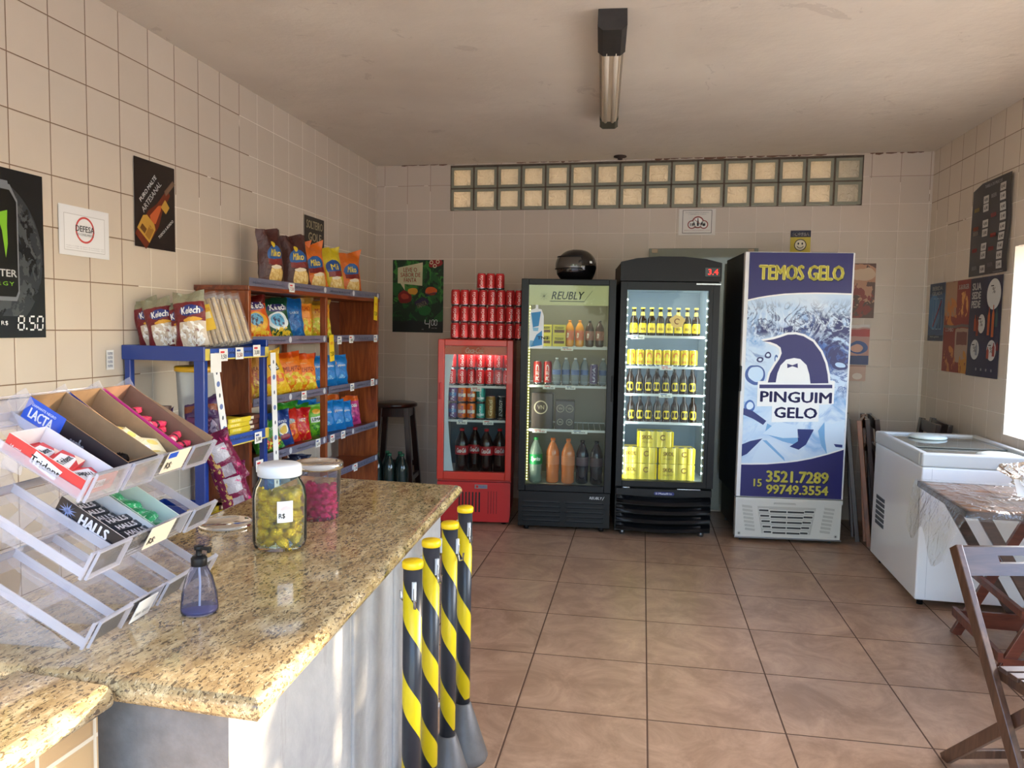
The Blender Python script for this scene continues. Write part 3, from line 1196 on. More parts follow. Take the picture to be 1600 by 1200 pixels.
b.grid(visor, 24, 8, mat('visor_smoke', (70, 66, 62), .12, coat=.6))
b.build('visor', HL)
b = MB()
for k in range(2):
    pts = []
    for i in range(15):
        a = R(-90 + (i / 14 - .5) * 176)
        z = (.083, .166)[k]
        c_ = (z - .105) / .118
        r = max(0, 1 - c_ * c_) ** .41
        pts.append((.129 * r * math.cos(a), .156 * r * math.sin(a) - .003, z))
    b.tube(pts, (.004, .006)[k], M_BLKPL, 6)
for s_ in (-1, 1):
    b.cyl((s_ * .118 - .006, -.02, .125), .017, .012, M_BLKPL, 12, 'x')
b.build('visor_trim', HL)
b = MB()
b.add([(.116, .05, .12), (.112, .07, .12), (.110, .068, .135), (.114, .05, .135)], [(0, 1, 2, 3)], WHITE)
b.build('decal', HL)

# ================================================================== THIRD FRIDGE (black, beer, lit)
MF = thing('drinks_fridge', 'tall black glass-door beer fridge with arched top and red digital display', 'fridge', (2.134, -.939, 0), R(7.9))
W_, D_, H_ = .66, .62, 1.745
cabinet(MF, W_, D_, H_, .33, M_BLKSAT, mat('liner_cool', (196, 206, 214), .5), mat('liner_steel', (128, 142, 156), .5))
b = MB()
arch = [(-.004, H_)] + [(W_ + .004, H_)] + [(W_ + .004, H_ + .125), (W_ - .10, H_ + .150), (W_ / 2 + .08, H_ + .164), (W_ / 2 - .08, H_ + .164), (.10, H_ + .150), (-.004, H_ + .125)]
b.prism(arch, -.012, D_, M_BLKPL)
cap = b.build('top_cap', MF, bevel=.008)
b = MB()
b.box(W_ - .105, -.0135, H_ + .035, W_ - .008, -.0121, H_ + .092, mat('display_black', (8, 6, 8), .15))
b.text('3.4', (W_ - .086, H_ + .046, W_ - .020, H_ + .084), mat('led_digit_red', (255, 30, 24), .4, es=3), y=-.0140)
b.build('digital_display', cap)
b = MB().box(.004, .03, .03, W_ - .004, D_ - .02, .334, M_BLKPL)
for i in range(4):
    z = .045 + i * .062
    n_ = 10
    v, fs = [], []
    for k in range(n_ + 1):
        x = .012 + (W_ - .024) * k / n_
        bul = -.012 - .030 * math.sin(PI * k / n_)
        for (dy, dz) in ((.035, 0), (bul, .006), (bul - .004, .030), (bul + .012, .046), (.035, .050)):
            v.append((x, dy, z + dz - .012 * math.sin(PI * k / n_)))
    for k in range(n_):
        for q in range(4):
            a = k * 5 + q
            fs.append((a, a + 5, a + 6, a + 1))
    fs.append((0, 1, 2, 3, 4)); fs.append(tuple(range(n_ * 5, n_ * 5 + 5))[::-1])
    b.add(v, fs, M_BLKSAT, True)
b.prism([(.008, .29), (W_ - .008, .29), (W_ - .008, .333), (.008, .333)], -.012, .03, M_BLKSAT)
b.prism([(.27, .293), (.395, .293), (.402, .304), (.395, .315), (.27, .315), (.263, .304)], -.0145, -.012, mat('badge_navy', (34, 44, 110), .3))
b.text('Metalfrio', (.295, .298, .385, .311), WHITE, y=-.0148)
b.ring(.281, .304, .006, .002, -.0149, WHITE, 12)
b.build('lower_grille', MF, bevel=.002)
for x in (.06, W_ - .06):
    for y in (.06, D_ - .08):
        MB().cyl((x, y, 0), .018, .032, M_STEEL).build('foot', MF)
door = MB().frame(0, .345, W_, H_ - .004, 0, .045, .045, M_BLKSAT, .04, .055)
door.box(W_ - .07, 0.001, .345, W_ - .045, .044, H_ - .004, M_BLKSAT)
door.box(-.001, -.016, .99, .018, 0, 1.16, M_BLKPL)
door.box(.50, -.006, H_ - .022, W_ + .002, 0, H_ - .010, M_ALU)
door.cyl((.05, .01, .336), .006, .05, M_ALU, 8, 'x')
door.cyl((.42, .006, .334), .005, .16, M_ALU, 8, 'x')
door = door.build('door', MF, bevel=.003)
MB().box(.045, .012, .385, W_ - .07, .018, H_ - .059, M_GLASS).build('glass_pane', door)
M_YEL = mat('beer_yellow', (240, 208, 40), .4)
M_YEL2 = mat('beer_pale', (232, 214, 120), .4)
M_BRN = mat('beer_brown_ink', (110, 50, 30), .5)
b = MB()
n_ = 26
b.poly([(.385 + (.050 + .006 * math.sin(5 * a)) * math.cos(a), 1.478 + (.043 + .004 * math.cos(7 * a)) * math.sin(a)) for a in [2 * PI * i / n_ for i in range(n_)]], .0115, mat('sticker_cream_yellow', (222, 200, 120), .5))
b.ring(.385, 1.478, .020, .006, .0112, M_BRN, 16, 30, 300)
b.build('round_sticker', door)
for x in (.048, W_ - .080):
    b = MB()
    b.box(x, .034, .42, x + .008, .040, H_ - .07, mat('led_tape_white', (220, 224, 226), .5))
    for i in range(23):
        z = .44 + i * .0535
        b.box(x + .0005, .030, z, x + .0075, .034, z + .007, M_LEDW)
    b.build('led_strip', MF)
SH = (1.375, 1.165, .975, .78)
for z in SH:
    wire_shelf(MB(), .037, W_ - .037, .075, D_ - .05, z, M_WIRE, 18).build('shelf', MF)
for k, (x, z) in enumerate([(.13, SH[0] - .022), (.33, SH[1] - .02), (.33, SH[2] - .02), (.33, SH[2] - .02)][:3]):
    price_tag(.09, .030, None, k + 11).build('price_tag', MF, loc=(x, .071, z))
lamp_inside(MF, W_ / 2 - .01, .08, H_ - .065, W_ * .7, .03, 2.2, (.93, .97, 1), (0, .5, -1))
lamp_inside(MF, .06, .05, 1.0, .02, 1.2, 2.2, (.9, .96, 1), (1, .6, 0))
lamp_inside(MF, W_ - .085, .05, 1.0, .02, 1.2, 2.2, (.9, .96, 1), (-1, .6, 0))


def beer_bottle(long_label):
    def f():
        r, h = .0285, .195
        b = MB()
        gl = mat('amber_glass', (40, 24, 14), .06)
        cap = mat('cap_yellow', (226, 196, 60), .4)
        prof = [(r * .9, 0), (r, .008), (r, .10), (r * .9, .118), (r * .5, .140), (r * .42, .165), (r * .42, .183), (r * .52, .184), (r * .52, .195)]
        b.lathe(prof, gl, 18, mats=[gl, gl, gl, gl, mat('neck_label', (226, 200, 80), .5) if long_label else gl, gl, gl, cap, cap])
        rr = r * 1.02
        mp = lambda x, z: (rr * math.sin(x / rr), -rr * math.cos(x / rr), z)
        lab = M_YEL
        if long_label:
            z0, z1, w = .022, .088, .036
            b.grid(lambda u, v: mp((u - .5) * 2 * w * (1 if v < .7 else 1 - (v - .7) * 1.2), z0 + (z1 - z0) * v), 10, 8, lab)
            b.text('SKOL', (-.018, .040, .018, .056), M_BRN, fn=lambda x, z: (lambda q: (q[0] * 1.02, q[1] * 1.02, q[2]))(mp(x, z)), bold=.03)
            b.ring(0, .07, .008, .003, 0, M_BRN, 12)
            k = len(b.v) - 26
        else:
            # rounded tag label
            n = 20
            pts = [(0, .052)] + [(.024 * math.copysign(abs(math.cos(a)) ** .6, math.cos(a)), .052 + .030 * math.copysign(abs(math.sin(a)) ** .6, math.sin(a))) for a in [2 * PI * i / n for i in range(n)]]
            b.add([mp(*p) for p in pts], [(0, i + 1, (i + 1) % n + 1) for i in range(n)], lab)
            rr2 = r * 1.05
            sp = []
            for i in range(9):
                a = R(200 - i * 34)
                sp.append((.010 * math.cos(a) * (1 - i * .04), .058 + .010 * math.sin(a)))
            for i in range(8):
                (xa, za), (xb, zb) = sp[i], sp[i + 1]
                q = lambda x, z: (rr2 * math.sin(x / rr2), -rr2 * math.cos(x / rr2), z)
                b.add([q(xa * .7, .058 + (za - .058) * .7), q(xa, za), q(xb, zb), q(xb * .7, .058 + (zb - .058) * .7)], [(0, 1, 2, 3)], BLACK)
            b.text('S', (-.004, .036, .004, .046), BLACK, fn=lambda x, z: (rr2 * math.sin(x / rr2), -rr2 * math.cos(x / rr2), z))
        return b.build('beer_bottle')
    return f


def beer_can():
    r, h = .030, .118
    b = MB()
    bm_ = mat('can_beer', (236, 206, 60), .25, .35)
    b.lathe([(r * .8, 0), (r * .98, .008), (r, .014), (r, h - .014), (r * .82, h - .003), (r * .84, h), (r * .76, h - .003)], bm_, 18, mats=[M_ALU, M_ALU, bm_, bm_, M_ALU, M_ALU])
    rr = r * 1.02
    mp = lambda x, z: (rr * math.sin(x / rr), -rr * math.cos(x / rr), z)
    n = 16
    for i in range(12):
        a0, a1 = R(210 - i * 22), R(210 - (i + 1) * 22)
        b.add([mp(.012 * math.cos(a0), .074 + .015 * math.sin(a0)), mp(.018 * math.cos(a0), .074 + .021 * math.sin(a0)), mp(.018 * math.cos(a1), .074 + .021 * math.sin(a1)), mp(.012 * math.cos(a1), .074 + .015 * math.sin(a1))], [(0, 1, 2, 3)], mat('beer_red_ink', (206, 60, 36), .4))
    b.text('SKOL', (-.018, .026, .018, .040), mat('beer_red_ink', (206, 60, 36), .4), fn=mp, bold=.03)
    return b.build('drink_can')


for k in range(8):
    x = .105 + k * .0605
    put_in(MF, 'beer_long', beer_bottle(True), x, .13, SH[0] + .001, 'beer bottle with full yellow label, top shelf, %s from the left' % ORD[k], 'bottle', 'beer bottles on the top shelf')
    put_in(MF, 'beer_can', beer_can, x - .012, .12, SH[1] + .001, 'yellow beer can on the second shelf of the lit fridge, %s from the left' % ORD[k], 'can', 'yellow beer cans')
    put_in(MF, 'beer_tag', beer_bottle(False), x - .014, .12, SH[2] + .001, 'beer bottle with rounded yellow label, third shelf, %s from the left' % ORD[k], 'bottle', 'beer bottles on the third shelf', (k % 3 - 1) * .12)
    put_in(MF, 'beer_tag', None, x - .004, .12, SH[3] + .001, 'beer bottle with rounded yellow label, fourth shelf, %s from the left' % ORD[k], 'bottle', 'beer bottles on the fourth shelf', (k % 3 - 1) * -.14)


def beer_pack():
    b = MB()
    M1 = mat('pack_film_yellow', (232, 206, 84), .25)
    w, h = .236, .112
    b.box(-w / 2, -.05, 0, w / 2, .08, h, M1)
    for i in range(4):
        x = -w / 2 + w * (i + .5) / 4
        b.cyl((x, -.032, .001), .0275, h - .002, M1, 16)
        b.cyl((x, -.032, h - .002), .022, .003, M_ALU, 14)
    for s_ in (-1, 1):
        b.box(s_ * w / 2 - .006, -.0535, .004, s_ * w / 2 + .006, -.03, h - .004, mat('pack_bright_yellow', (252, 214, 10), .35))
    ink = mat('pack_ink', (150, 112, 40), .5)
    b.text('SKOL', (-.095, .058, -.02, .085), ink, y=-.0625, bold=.03)
    b.ring(.05, .07, .020, .008, -.0625, ink, 18, 40, 330)
    b.text('PILSEN', (-.09, .030, -.03, .042), ink, y=-.0625)
    return b.build('beer_pack', bevel=.004)


for (x, z, nm) in [(.165, .378, 'bottom left'), (.425, .378, 'bottom right'), (.165, .4915, 'second layer left'), (.425, .4915, 'second layer right'), (.275, .605, 'single one on top')]:
    put_in(MF, 'beer_pack', beer_pack, x, .145, z, 'wrapped yellow beer can pack at the fridge bottom, %s' % nm, 'pack', 'beer packs')

# ================================================================== ICE FREEZER
IF_ = thing('ice_freezer', 'tall upright ice freezer with blue and white penguin artwork on its door', 'freezer', (2.941, -.856, 0), R(7.0))
W_, D_, H_ = .70, .66, 1.945
M_NAVY = mat('navy_print', (26, 25, 96), .4)
M_YELT = mat('yellow_lettering', (226, 216, 96), .45)
M_GREYP = mat('grille_grey', (206, 206, 200), .45)
b = MB()
b.box(0, .055, .30, W_, D_, H_, mat('freezer_side_dark', (30, 32, 40), .45, spec=.3, grain=.2, gscale=6))
b.box(.02, .06, .05, W_ - .02, D_ - .02, .30, M_BLKSAT)
b.box(.45, .10, H_, .62, .2, H_ + .012, M_BLKPL)
b.build('cabinet', IF_, bevel=.004)
b = MB().box(0, 0, .308, W_, .052, H_, mat('freezer_white', (226, 226, 226), .35))
b.box(-.010, -.006, 1.02, .006, .03, 1.19, M_BLKPL)
door = b.build('door', IF_, bevel=.004)
AX0, AX1, AZ0, AZ1 = .026, W_ - .012, .312, H_ - .004


def A(u, v):
    return (AX0 + (AX1 - AX0) * u, AZ0 + (AZ1 - AZ0) * v)


NV = (22, 34, 96)
layers = [
    ('ns', 1.6, .40, .65, (168, 200, 232), -.5, .10, 1.5, .86, .8, 8),
    ('ns', 3.0, .50, .66, (104, 156, 210), -.5, .14, 1.5, .80, 1.0, 6),
    ('ns', 2.4, .42, .60, (86, 122, 184), -.5, .645, 1.2, .745, 1.5, 14),
    ('ns', 3.6, .42, .52, NV, -.5, .655, 1.2, .735, 2.2, 16),
    ('ns', 2.4, .44, .60, (72, 112, 182), .58, .50, 1.4, .79, 1.5, 10),
    ('ns', 4.0, .42, .52, NV, .60, .51, 1.4, .78, 2.4, 12),
    ('rg', 3.0, .62, .98, (216, 230, 244), -.5, .62, 1.5, .80, 2.4, 10),
    ('rg', 4.5, .60, 1.0, NV, -.2, .66, 1.5, .82, 2.0, 8),
    ('rg', 3.0, .60, 1.0, (46, 78, 150), .60, .40, 1.4, .70, 2.4, 8),
    ('rg', 2.4, .70, 1.0, (60, 98, 164), -.5, .54, .22, .64, 1.4, 8),
    ('ns', 2.6, .52, .62, (52, 88, 158), .74, .26, 1.4, .52, 1.6, 8),
    ('ns', 3.0, .56, .64, (150, 190, 226), -.5, .14, 1.5, .34, 1.0, 8),
    ('e', .10, .505, .10, .042, (52, 84, 150)), ('e', .105, .508, .075, .032, (196, 220, 242)),
    ('e', .22, .585, .035, .014, NV), ('e', .22, .585, .02, .007, (210, 228, 244)),
    ('e', .14, .572, .035, .012, NV), ('e', .14, .572, .018, .006, (210, 228, 244)),
    ('e', .92, .545, .07, .018, NV), ('e', .925, .547, .045, .010, (176, 204, 232)),
    ('e', .31, .575, .020, .018, (60, 96, 160)), ('e', .31, .575, .010, .009, (210, 228, 244)),
    ('e', .06, .375, .05, .025, (60, 100, 170)), ('e', .065, .378, .03, .014, (210, 228, 244)),
]
M_SPL = art('ice_splash_print', (214, 228, 240), layers, .35, warp=.06)
b = MB()
p0, p1 = A(0, 0), A(1, 1)
b.panel(p0[0], p0[1], p1[0], p1[1], -.0015, M_SPL)
top = [A(0, .8095)] + [A(u, v) for u, v in ((.1, .8195), (.19, .8265), (.35, .8355), (.5, .8395), (.645, .8415), (.82, .8415))] + [A(1, .8400), A(1, 1), A(0, 1)]
topw = [A(0, .8035)] + [A(u, v - .006) for u, v in ((.1, .8195), (.19, .8265), (.35, .8355), (.5, .8395), (.645, .8415), (.82, .8415))] + [A(1, .8340), A(1, 1), A(0, 1)]
b.poly(topw, -.0020, WHITE)
b.poly(top, -.0025, M_NAVY)
bot = [A(0, 0), A(1, 0), A(1, .2060)] + [A(u, v) for u, v in ((.85, .184), (.69, .1640), (.55, .151), (.45, .1445), (.25, .1350), (.1, .132))] + [A(0, .1310)]
botw = [A(0, 0), A(1, 0), A(1, .2115)] + [A(u, v + .0055) for u, v in ((.85, .184), (.69, .1640), (.55, .151), (.45, .1445), (.25, .1350), (.1, .132))] + [A(0, .1365)]
b.poly(botw, -.0020, WHITE)
b.poly(bot, -.0025, M_NAVY)
# ice cubes and dark streaks of the lower picture
ICE1 = mat('ice_pale', (206, 224, 240), .35)
ICE2 = mat('ice_blue', (122, 172, 214), .35)
ICE3 = mat('ice_deep', (30, 46, 110), .35)


def Ap(pts, y, mt):
    b.poly([A(*p) for p in pts], y, mt)


Ap([(.0, .365), (.09, .355), (.23, .315), (.20, .298), (.10, .322), (.0, .338)], -.0018, ICE3)
Ap([(.24, .305), (.40, .27), (.55, .248), (.58, .215), (.40, .232), (.22, .262)], -.0017, ICE2)
Ap([(.20, .262), (.34, .315), (.52, .30), (.56, .25), (.40, .246)], -.0018, ICE1)
Ap([(.54, .285), (.70, .285), (.63, .222), (.56, .200), (.47, .212), (.55, .235)], -.0018, ICE3)
Ap([(.0, .215), (.08, .230), (.20, .242), (.13, .21), (.05, .175), (.0, .165)], -.0018, ICE3)
Ap([(.10, .150), (.20, .235), (.36, .20), (.43, .15), (.25, .14)], -.0017, ICE1)
Ap([(.20, .235), (.24, .235), (.42, .165), (.43, .15)], -.0018, ICE2)
Ap([(.74, .28), (.80, .318), (.88, .31), (.995, .33), (.995, .19), (.84, .185), (.78, .22)], -.0017, ICE1)
Ap([(.74, .28), (.80, .318), (.81, .25), (.84, .185), (.78, .22)], -.0018, ICE2)
Ap([(.90, .228), (.985, .226), (.985, .214), (.92, .216)], -.0019, ICE3)
PEN = [(0.1543, 0.6409), (0.2656, 0.65), (0.3345, 0.6592), (0.4028, 0.6697), (0.4794, 0.6718), (0.5564, 0.6648), (0.6499, 0.6431), (0.7298, 0.6018), (0.7799, 0.557), (0.8073, 0.5119), (0.8186, 0.4762), (0.6444, 0.4734), (0.6301, 0.5092), (0.5987, 0.548), (0.5352, 0.572), (0.4734, 0.5757), (0.3972, 0.5682), (0.3453, 0.5444), (0.3173, 0.511), (0.3052, 0.4744), (0.2272, 0.4732), (0.2473, 0.51), (0.291, 0.5437), (0.332, 0.5706), (0.3515, 0.5938), (0.3385, 0.6167), (0.2986, 0.6293), (0.2356, 0.6385)]
rim = []
full = PEN[:11] + [(.8186, .470)] + [(.2272, .470)] + PEN[20:]
n_ = len(full)
for i in range(n_):
    p, q, s_ = Vector(full[i - 1]), Vector(full[i]), Vector(full[(i + 1) % n_])
    sc2 = Vector((1, 2.4))
    e1 = Vector(((s_ - p).x, (s_ - p).y * 2.4)).normalized()
    nrm = Vector((-e1.y, e1.x))
    rim.append((q.x + nrm.x * .022, q.y + nrm.y * .022 / 2.4))
Ap(rim, -.0030, WHITE)
Ap([(.13, .478), (.88, .486), (.88, .392), (.74, .386), (.74, .318), (.28, .310), (.28, .376), (.13, .374)], -.0029, WHITE)
Ap(PEN, -.0035, M_NAVY)
Ap([(0.4095, 0.5519), (0.461, 0.546), (0.5108, 0.5546), (0.5158, 0.535), (0.4613, 0.5421), (0.4128, 0.5335)], -.0035, M_NAVY)
Ap([(0.1465, 0.4639), (0.857, 0.4703), (0.8585, 0.456), (0.1478, 0.4486)], -.0035, M_NAVY)


def At(txt, u0, v0, u1, v1, mt, **k):
    q0, q1 = A(u0, v0), A(u1, v1)
    b.text(txt, (q0[0], q0[1], q1[0], q1[1]), mt, **k)


At('PINGUIM', .158, .394, .860, .437, M_NAVY, y=-.0036, bold=.04)
At('GELO', .302, .330, .725, .373, M_NAVY, y=-.0036, bold=.04)
DKO = mat('lettering_outline', (20, 20, 50), .5)
for (tx, u0, v0, u1, v1, bd) in (('TEMOS GELO', .094, .891, .922, .949, .045), ('3521.7289', .251, .063, .866, .109, .04), ('99749.3554', .256, .0140, .868, .0515, .04), ('15', .129, .042, .211, .073, .03)):
    At(tx, u0 + .006, v0 - .004, u1 + .006, v1 - .004, DKO, y=-.0029, bold=bd)
    At(tx, u0, v0, u1, v1, M_YELT, y=-.0034, bold=bd)
b.build('door_artwork', door)
b = MB()
b.prism([(.004, .03), (W_ - .006, .03), (W_ - .004, .298), (.002, .298)], .006, .06, M_GREYP)
b.prism([(.0, .275), (W_, .275), (W_, .302), (.0, .302)], -.002, .05, M_GREYP)
slot = mat('slot_dark', (52, 52, 54), .6)
rimm = mat('grille_shade', (178, 178, 172), .5)
fan = []
b.poly([(.145, .245), (.53, .245), (.50, .06), (.18, .06)], .0052, rimm)
for r in range(5):
    z = .222 - r * .036
    w = .36 - r * .018
    x0 = .337 - w / 2
    for c_ in range(4):
        ww = w * (.30 if c_ in (1, 2) else .17)
        xo = x0 + w * (0, .20, .52, .83)[c_]
        sag = -.012 * (1 - ((xo + ww / 2 - .337) / .19) ** 2)
        b.prism([(xo - .004, z + sag - .012), (xo + ww + .004, z + sag - .012), (xo + ww + .004, z + sag + .012), (xo - .004, z + sag + .012)], .0010, .006, M_GREYP)
        b.prism([(xo, z + sag - .006), (xo + ww, z + sag - .006), (xo + ww, z + sag + .006), (xo, z + sag + .006)], .0002, .006, slot)
for side in (0, 1):
    for r in range(7):
        z = .235 - r * .026
        x0 = .045 + .004 * r if side == 0 else .585 - .004 * r
        b.prism([(x0, z), (x0 + .065, z - .006), (x0 + .065, z + .010), (x0, z + .016)], .0015, .006, rimm)
b.prism([(.25, .262), (.40, .262), (.39, .276), (.26, .276)], .0005, .006, rimm)
for x in (.03, W_ - .035):
    b.disc(x, .055, .012, .012, .0045, rimm, 14)
    b.disc(x, .055, .005, .005, .0040, slot, 10)
b.bar((0, .004, .028), (W_, .004, .028), .01, .012, M_STEEL)
b.build('lower_grille', IF_, bevel=.003)
for x in (.05, W_ - .06):
    for y in (.05, D_ - .08):
        MB().cyl((x, y, 0), .010, .032, M_STEEL, 10).build('foot', IF_)

# ================================================================== metal panel behind the fridges
b = MB()
b.box(2.277, -.045, .02, 3.096, -.012, 2.05, mat('panel_green_grey', (118, 118, 100), .3, grain=.12, gscale=3, coat=.3))
for x in (2.30, 3.02):
    b.box(x, -.055, 2.015, x + .045, -.045, 2.045, mat('panel_clip', (160, 140, 116), .4, .5))
tag(b.build('wall_panel', bevel=.003), 'tall grey-green panel on the back wall between the beer fridge and ice freezer', 'panel')

# ================================================================== CHEST FREEZER
CH = thing('chest_freezer', 'white chest freezer with glass sliding top against the right wall', 'freezer', (3.771, -1.934, 0), R(.9))
W_, D_, H_ = .57, .90, .815
M_CHW = mat('freezer_enamel', (236, 240, 246), .28, coat=.3)
M_CHT = mat('freezer_trim', (196, 200, 202), .35)
b = MB()
b.box(0, 0, .045, W_, D_, .742, M_CHW)
b.panel(.048, .06, .0495, .735, -.0004, mat('seam_grey', (176, 184, 196), .5))
b.build('body', CH, bevel=.008, seg=3)
b = MB()
b.box(-.004, -.004, .742, W_ + .004, .04, H_, M_CHT)
b.box(-.004, D_ - .04, .742, W_ + .004, D_ + .004, H_, M_CHT)
b.box(-.004, .04, .742, .036, D_ - .04, H_, M_CHT)
b.box(W_ - .036, .04, .742, W_ + .004, D_ - .04, H_, M_CHT)
b.build('rim', CH, bevel=.010, seg=3)
M_LID = glassy('freezer_lid_glass', (214, 222, 216), .35, .03, .35, (196, 196, 184))
b = MB().box(.036, .04, .786, W_ - .036, D_ - .38, .792, M_LID)
b.build('sliding_lid', CH)
b = MB().box(.036, .36, .796, W_ - .036, D_ - .04, .802, M_LID)
b.build('sliding_lid', CH)
for (x, y, z) in ((.245, .73, .803), (.40, .12, .793)):
    hb = MB().lathe([(.098, 0), (.106, .006), (.100, .014), (.07, .022), (.0, .026)], mat('lid_handle_white', (222, 232, 226), .3), 28)
    hb.build('lid_handle', CH, loc=(x, y, z))
b = MB()
for i in range(6):
    z = .255 + i * .031
    b.box(-.003, D_ - .27, z, .002, D_ - .09, z + .022, mat('vent_grey', (120, 122, 128), .5))
    for k in range(9):
        y = D_ - .268 + k * .0197
        b.box(-.0045, y, z + .002, -.002, y + .011, z + .020, mat('vent_dark', (60, 62, 70), .6))
b.build('vent_grille', CH)
for x in (.05, W_ - .05):
    for y in (.08, D_ - .08):
        MB().cyl((x, y, 0), .016, .048, M_BLKPL, 12).build('foot', CH)
b = MB().box(.04, .05, .60, W_ - .04, D_ - .05, .62, mat('freezer_inside', (206, 204, 190), .6))

b.build('inner_floor', CH)

# ================================================================== WOODEN SHELF UNIT
def wood_mat(name, c1, c2, c3, axis=2, rough=.35, scale=9):
    t = NT(name)
    mp = t.n('ShaderNodeMapping')
    t.l(t.coord('Object'), mp.inputs[0])
    s_ = [scale, scale, scale]
    s_[axis] = scale * .12
    mp.inputs['Scale'].default_value = s_
    nz = t.noise(mp.outputs[0], 3, 5, .6, 1.2)
    col = t.ramp(nz, [(.28, lin(c1)), (.5, lin(c2)), (.75, lin(c3))])
    t.bsdf(col, rough, 0, .5, t.bump(nz, .08, .004), coat=.25)
    return t.m


M_WD = wood_mat('varnished_wood', (104, 46, 22), (146, 72, 34), (178, 98, 48), 2)
M_WDH = wood_mat('varnished_wood_board', (88, 38, 20), (126, 58, 28), (156, 80, 38), 1)
M_DKW = wood_mat('dark_stained_wood', (30, 14, 12), (46, 22, 17), (64, 32, 22), 2, .3)
M_GRW = wood_mat('worn_grey_brown_wood', (52, 38, 32), (72, 54, 46), (92, 70, 58), 0, .28)
M_BRW = wood_mat('mid_brown_wood', (84, 46, 28), (120, 70, 42), (148, 92, 58), 2, .4)
WS = thing('shelving_unit', 'varnished reddish wooden shelving unit full of snacks along the left wall', 'shelf', (0, 0, 0), 0)
X0, X1, Y0, Y1, TOP = .10, .40, -2.67, -.935, 1.605
YM = -1.778
LV = (1.325, 1.005, .700, .455, .14)
b = MB()
b.box(X0, Y0, 0, X1, Y0 + .025, TOP - .025, M_WD)
b.build('side_panel', WS, bevel=.002)
MB().box(X0, Y1 - .025, 0, X1, Y1, TOP - .025, M_WD).build('side_panel', WS, bevel=.002)
MB().box(X1 - .040, YM - .014, 0, X1 - .002, YM + .014, TOP - .025, M_WD).build('front_post', WS, bevel=.002)
MB().box(X0 + .0, YM - .018, 0, X0 + .022, YM + .018, TOP - .025, M_WD).build('back_post', WS, bevel=.002)
MB().box(X0 - .005, Y0 - .005, TOP - .025, X1 + .005, Y1 + .005, TOP, M_WDH).build('top_board', WS, bevel=.002)
for z in LV:
    for (ya, yb) in ((Y0 + .025, YM - .014), (YM + .014, Y1 - .025)):
        MB().box(X0 + .022, ya, z - .024, X1 - .001, yb, z, M_WDH).build('shelf_board', WS, bevel=.002)
b = MB()
b.box(X0, Y0 + .026, 1.32, X0 + .008, Y1 - .026, TOP - .03, mat('back_ply', (104, 52, 30), .6, grain=.2, gscale=8))
b.build('back_board', WS)

# clear printed price rails on the shelf fronts
M_RAIL = mat('rail_grey_blue', (112, 112, 132), .3, coat=.4)
M_RAILT = mat('rail_print', (170, 178, 204), .4)
M_RAILD = mat('rail_disc', (206, 208, 214), .35)


def rail(y0, y1, z, up, clear=False):
    """printed strip on the front edge, facing +x; local X runs along +y"""
    b = MB()
    L = y1 - y0
    b.box(0, -.003, 0, L, 0, up, M_RAIL if not clear else M_FILM)
    n = max(1, int(L / .3))
    for i in range(n):
        xa = L * (i + .06) / n
        xb = L * (i + .80) / n
        b.text('delicia e sabor', (xa, up * .30, xb, up * .66), M_RAILT, y=-.0036, bold=.01)
        b.disc(L * (i + .91) / n, up * .5, up * .38, up * .42, -.0038, M_RAILD, 16)
    return b.build('price_rail', WS, loc=(X1 + .004, y0, z), rot=(0, 0, PI / 2))


rail(Y0 - .0, YM, TOP - .002, .042)
rail(YM, Y1, TOP - .002, .042)
for z in LV[:4]:
    rail(Y0 + .03, YM - .012, z - .020, .042)
    rail(YM + .012, Y1 - .02, z - .020, .042)


def tag_on_rail(y, z, w=.05, h=.045, col=None, seed=0, tilt=0, name='price_tag'):
    t_ = price_tag(w, h, col, seed)
    t_.build(name, WS, loc=(X1 + .010, y, z), rot=(tilt, 0, PI / 2))


TAGS = [(-2.24, TOP - .015), (-1.62, 1.29), (-1.44, 1.295), (-1.02, 1.295), (-2.10, .975), (-1.42, .975), (-1.07, .985), (-1.92, .672), (-1.72, .672), (-1.56, .675), (-1.36, .425), (-2.3, .43)]
for k, (y, z) in enumerate(TAGS):
    tag_on_rail(y, z, .06, .05, None, k)
M_YTAG = mat('tag_yellow', (244, 208, 30), .6)
for k, (y, z, ti) in enumerate([(-1.03, 1.45, R(4)), (-1.73, 1.185, R(-5))]):
    b = MB()
    b.box(-.032, -.0015, 0, .032, 0, .165, M_YTAG)
    b.text('7,50', (-.024, .030, .026, .060), BLACK, y=-.002, rot=0, bold=.02)
    b.text('OFERTA', (-.020, .105, .022, .122), mat('tag_red_print', (214, 60, 60), .7), y=-.002)
    b.build('hanging_tag', WS, 'long yellow price tag', loc=(X1 + .012, y, z), rot=(0, ti, PI / 2))


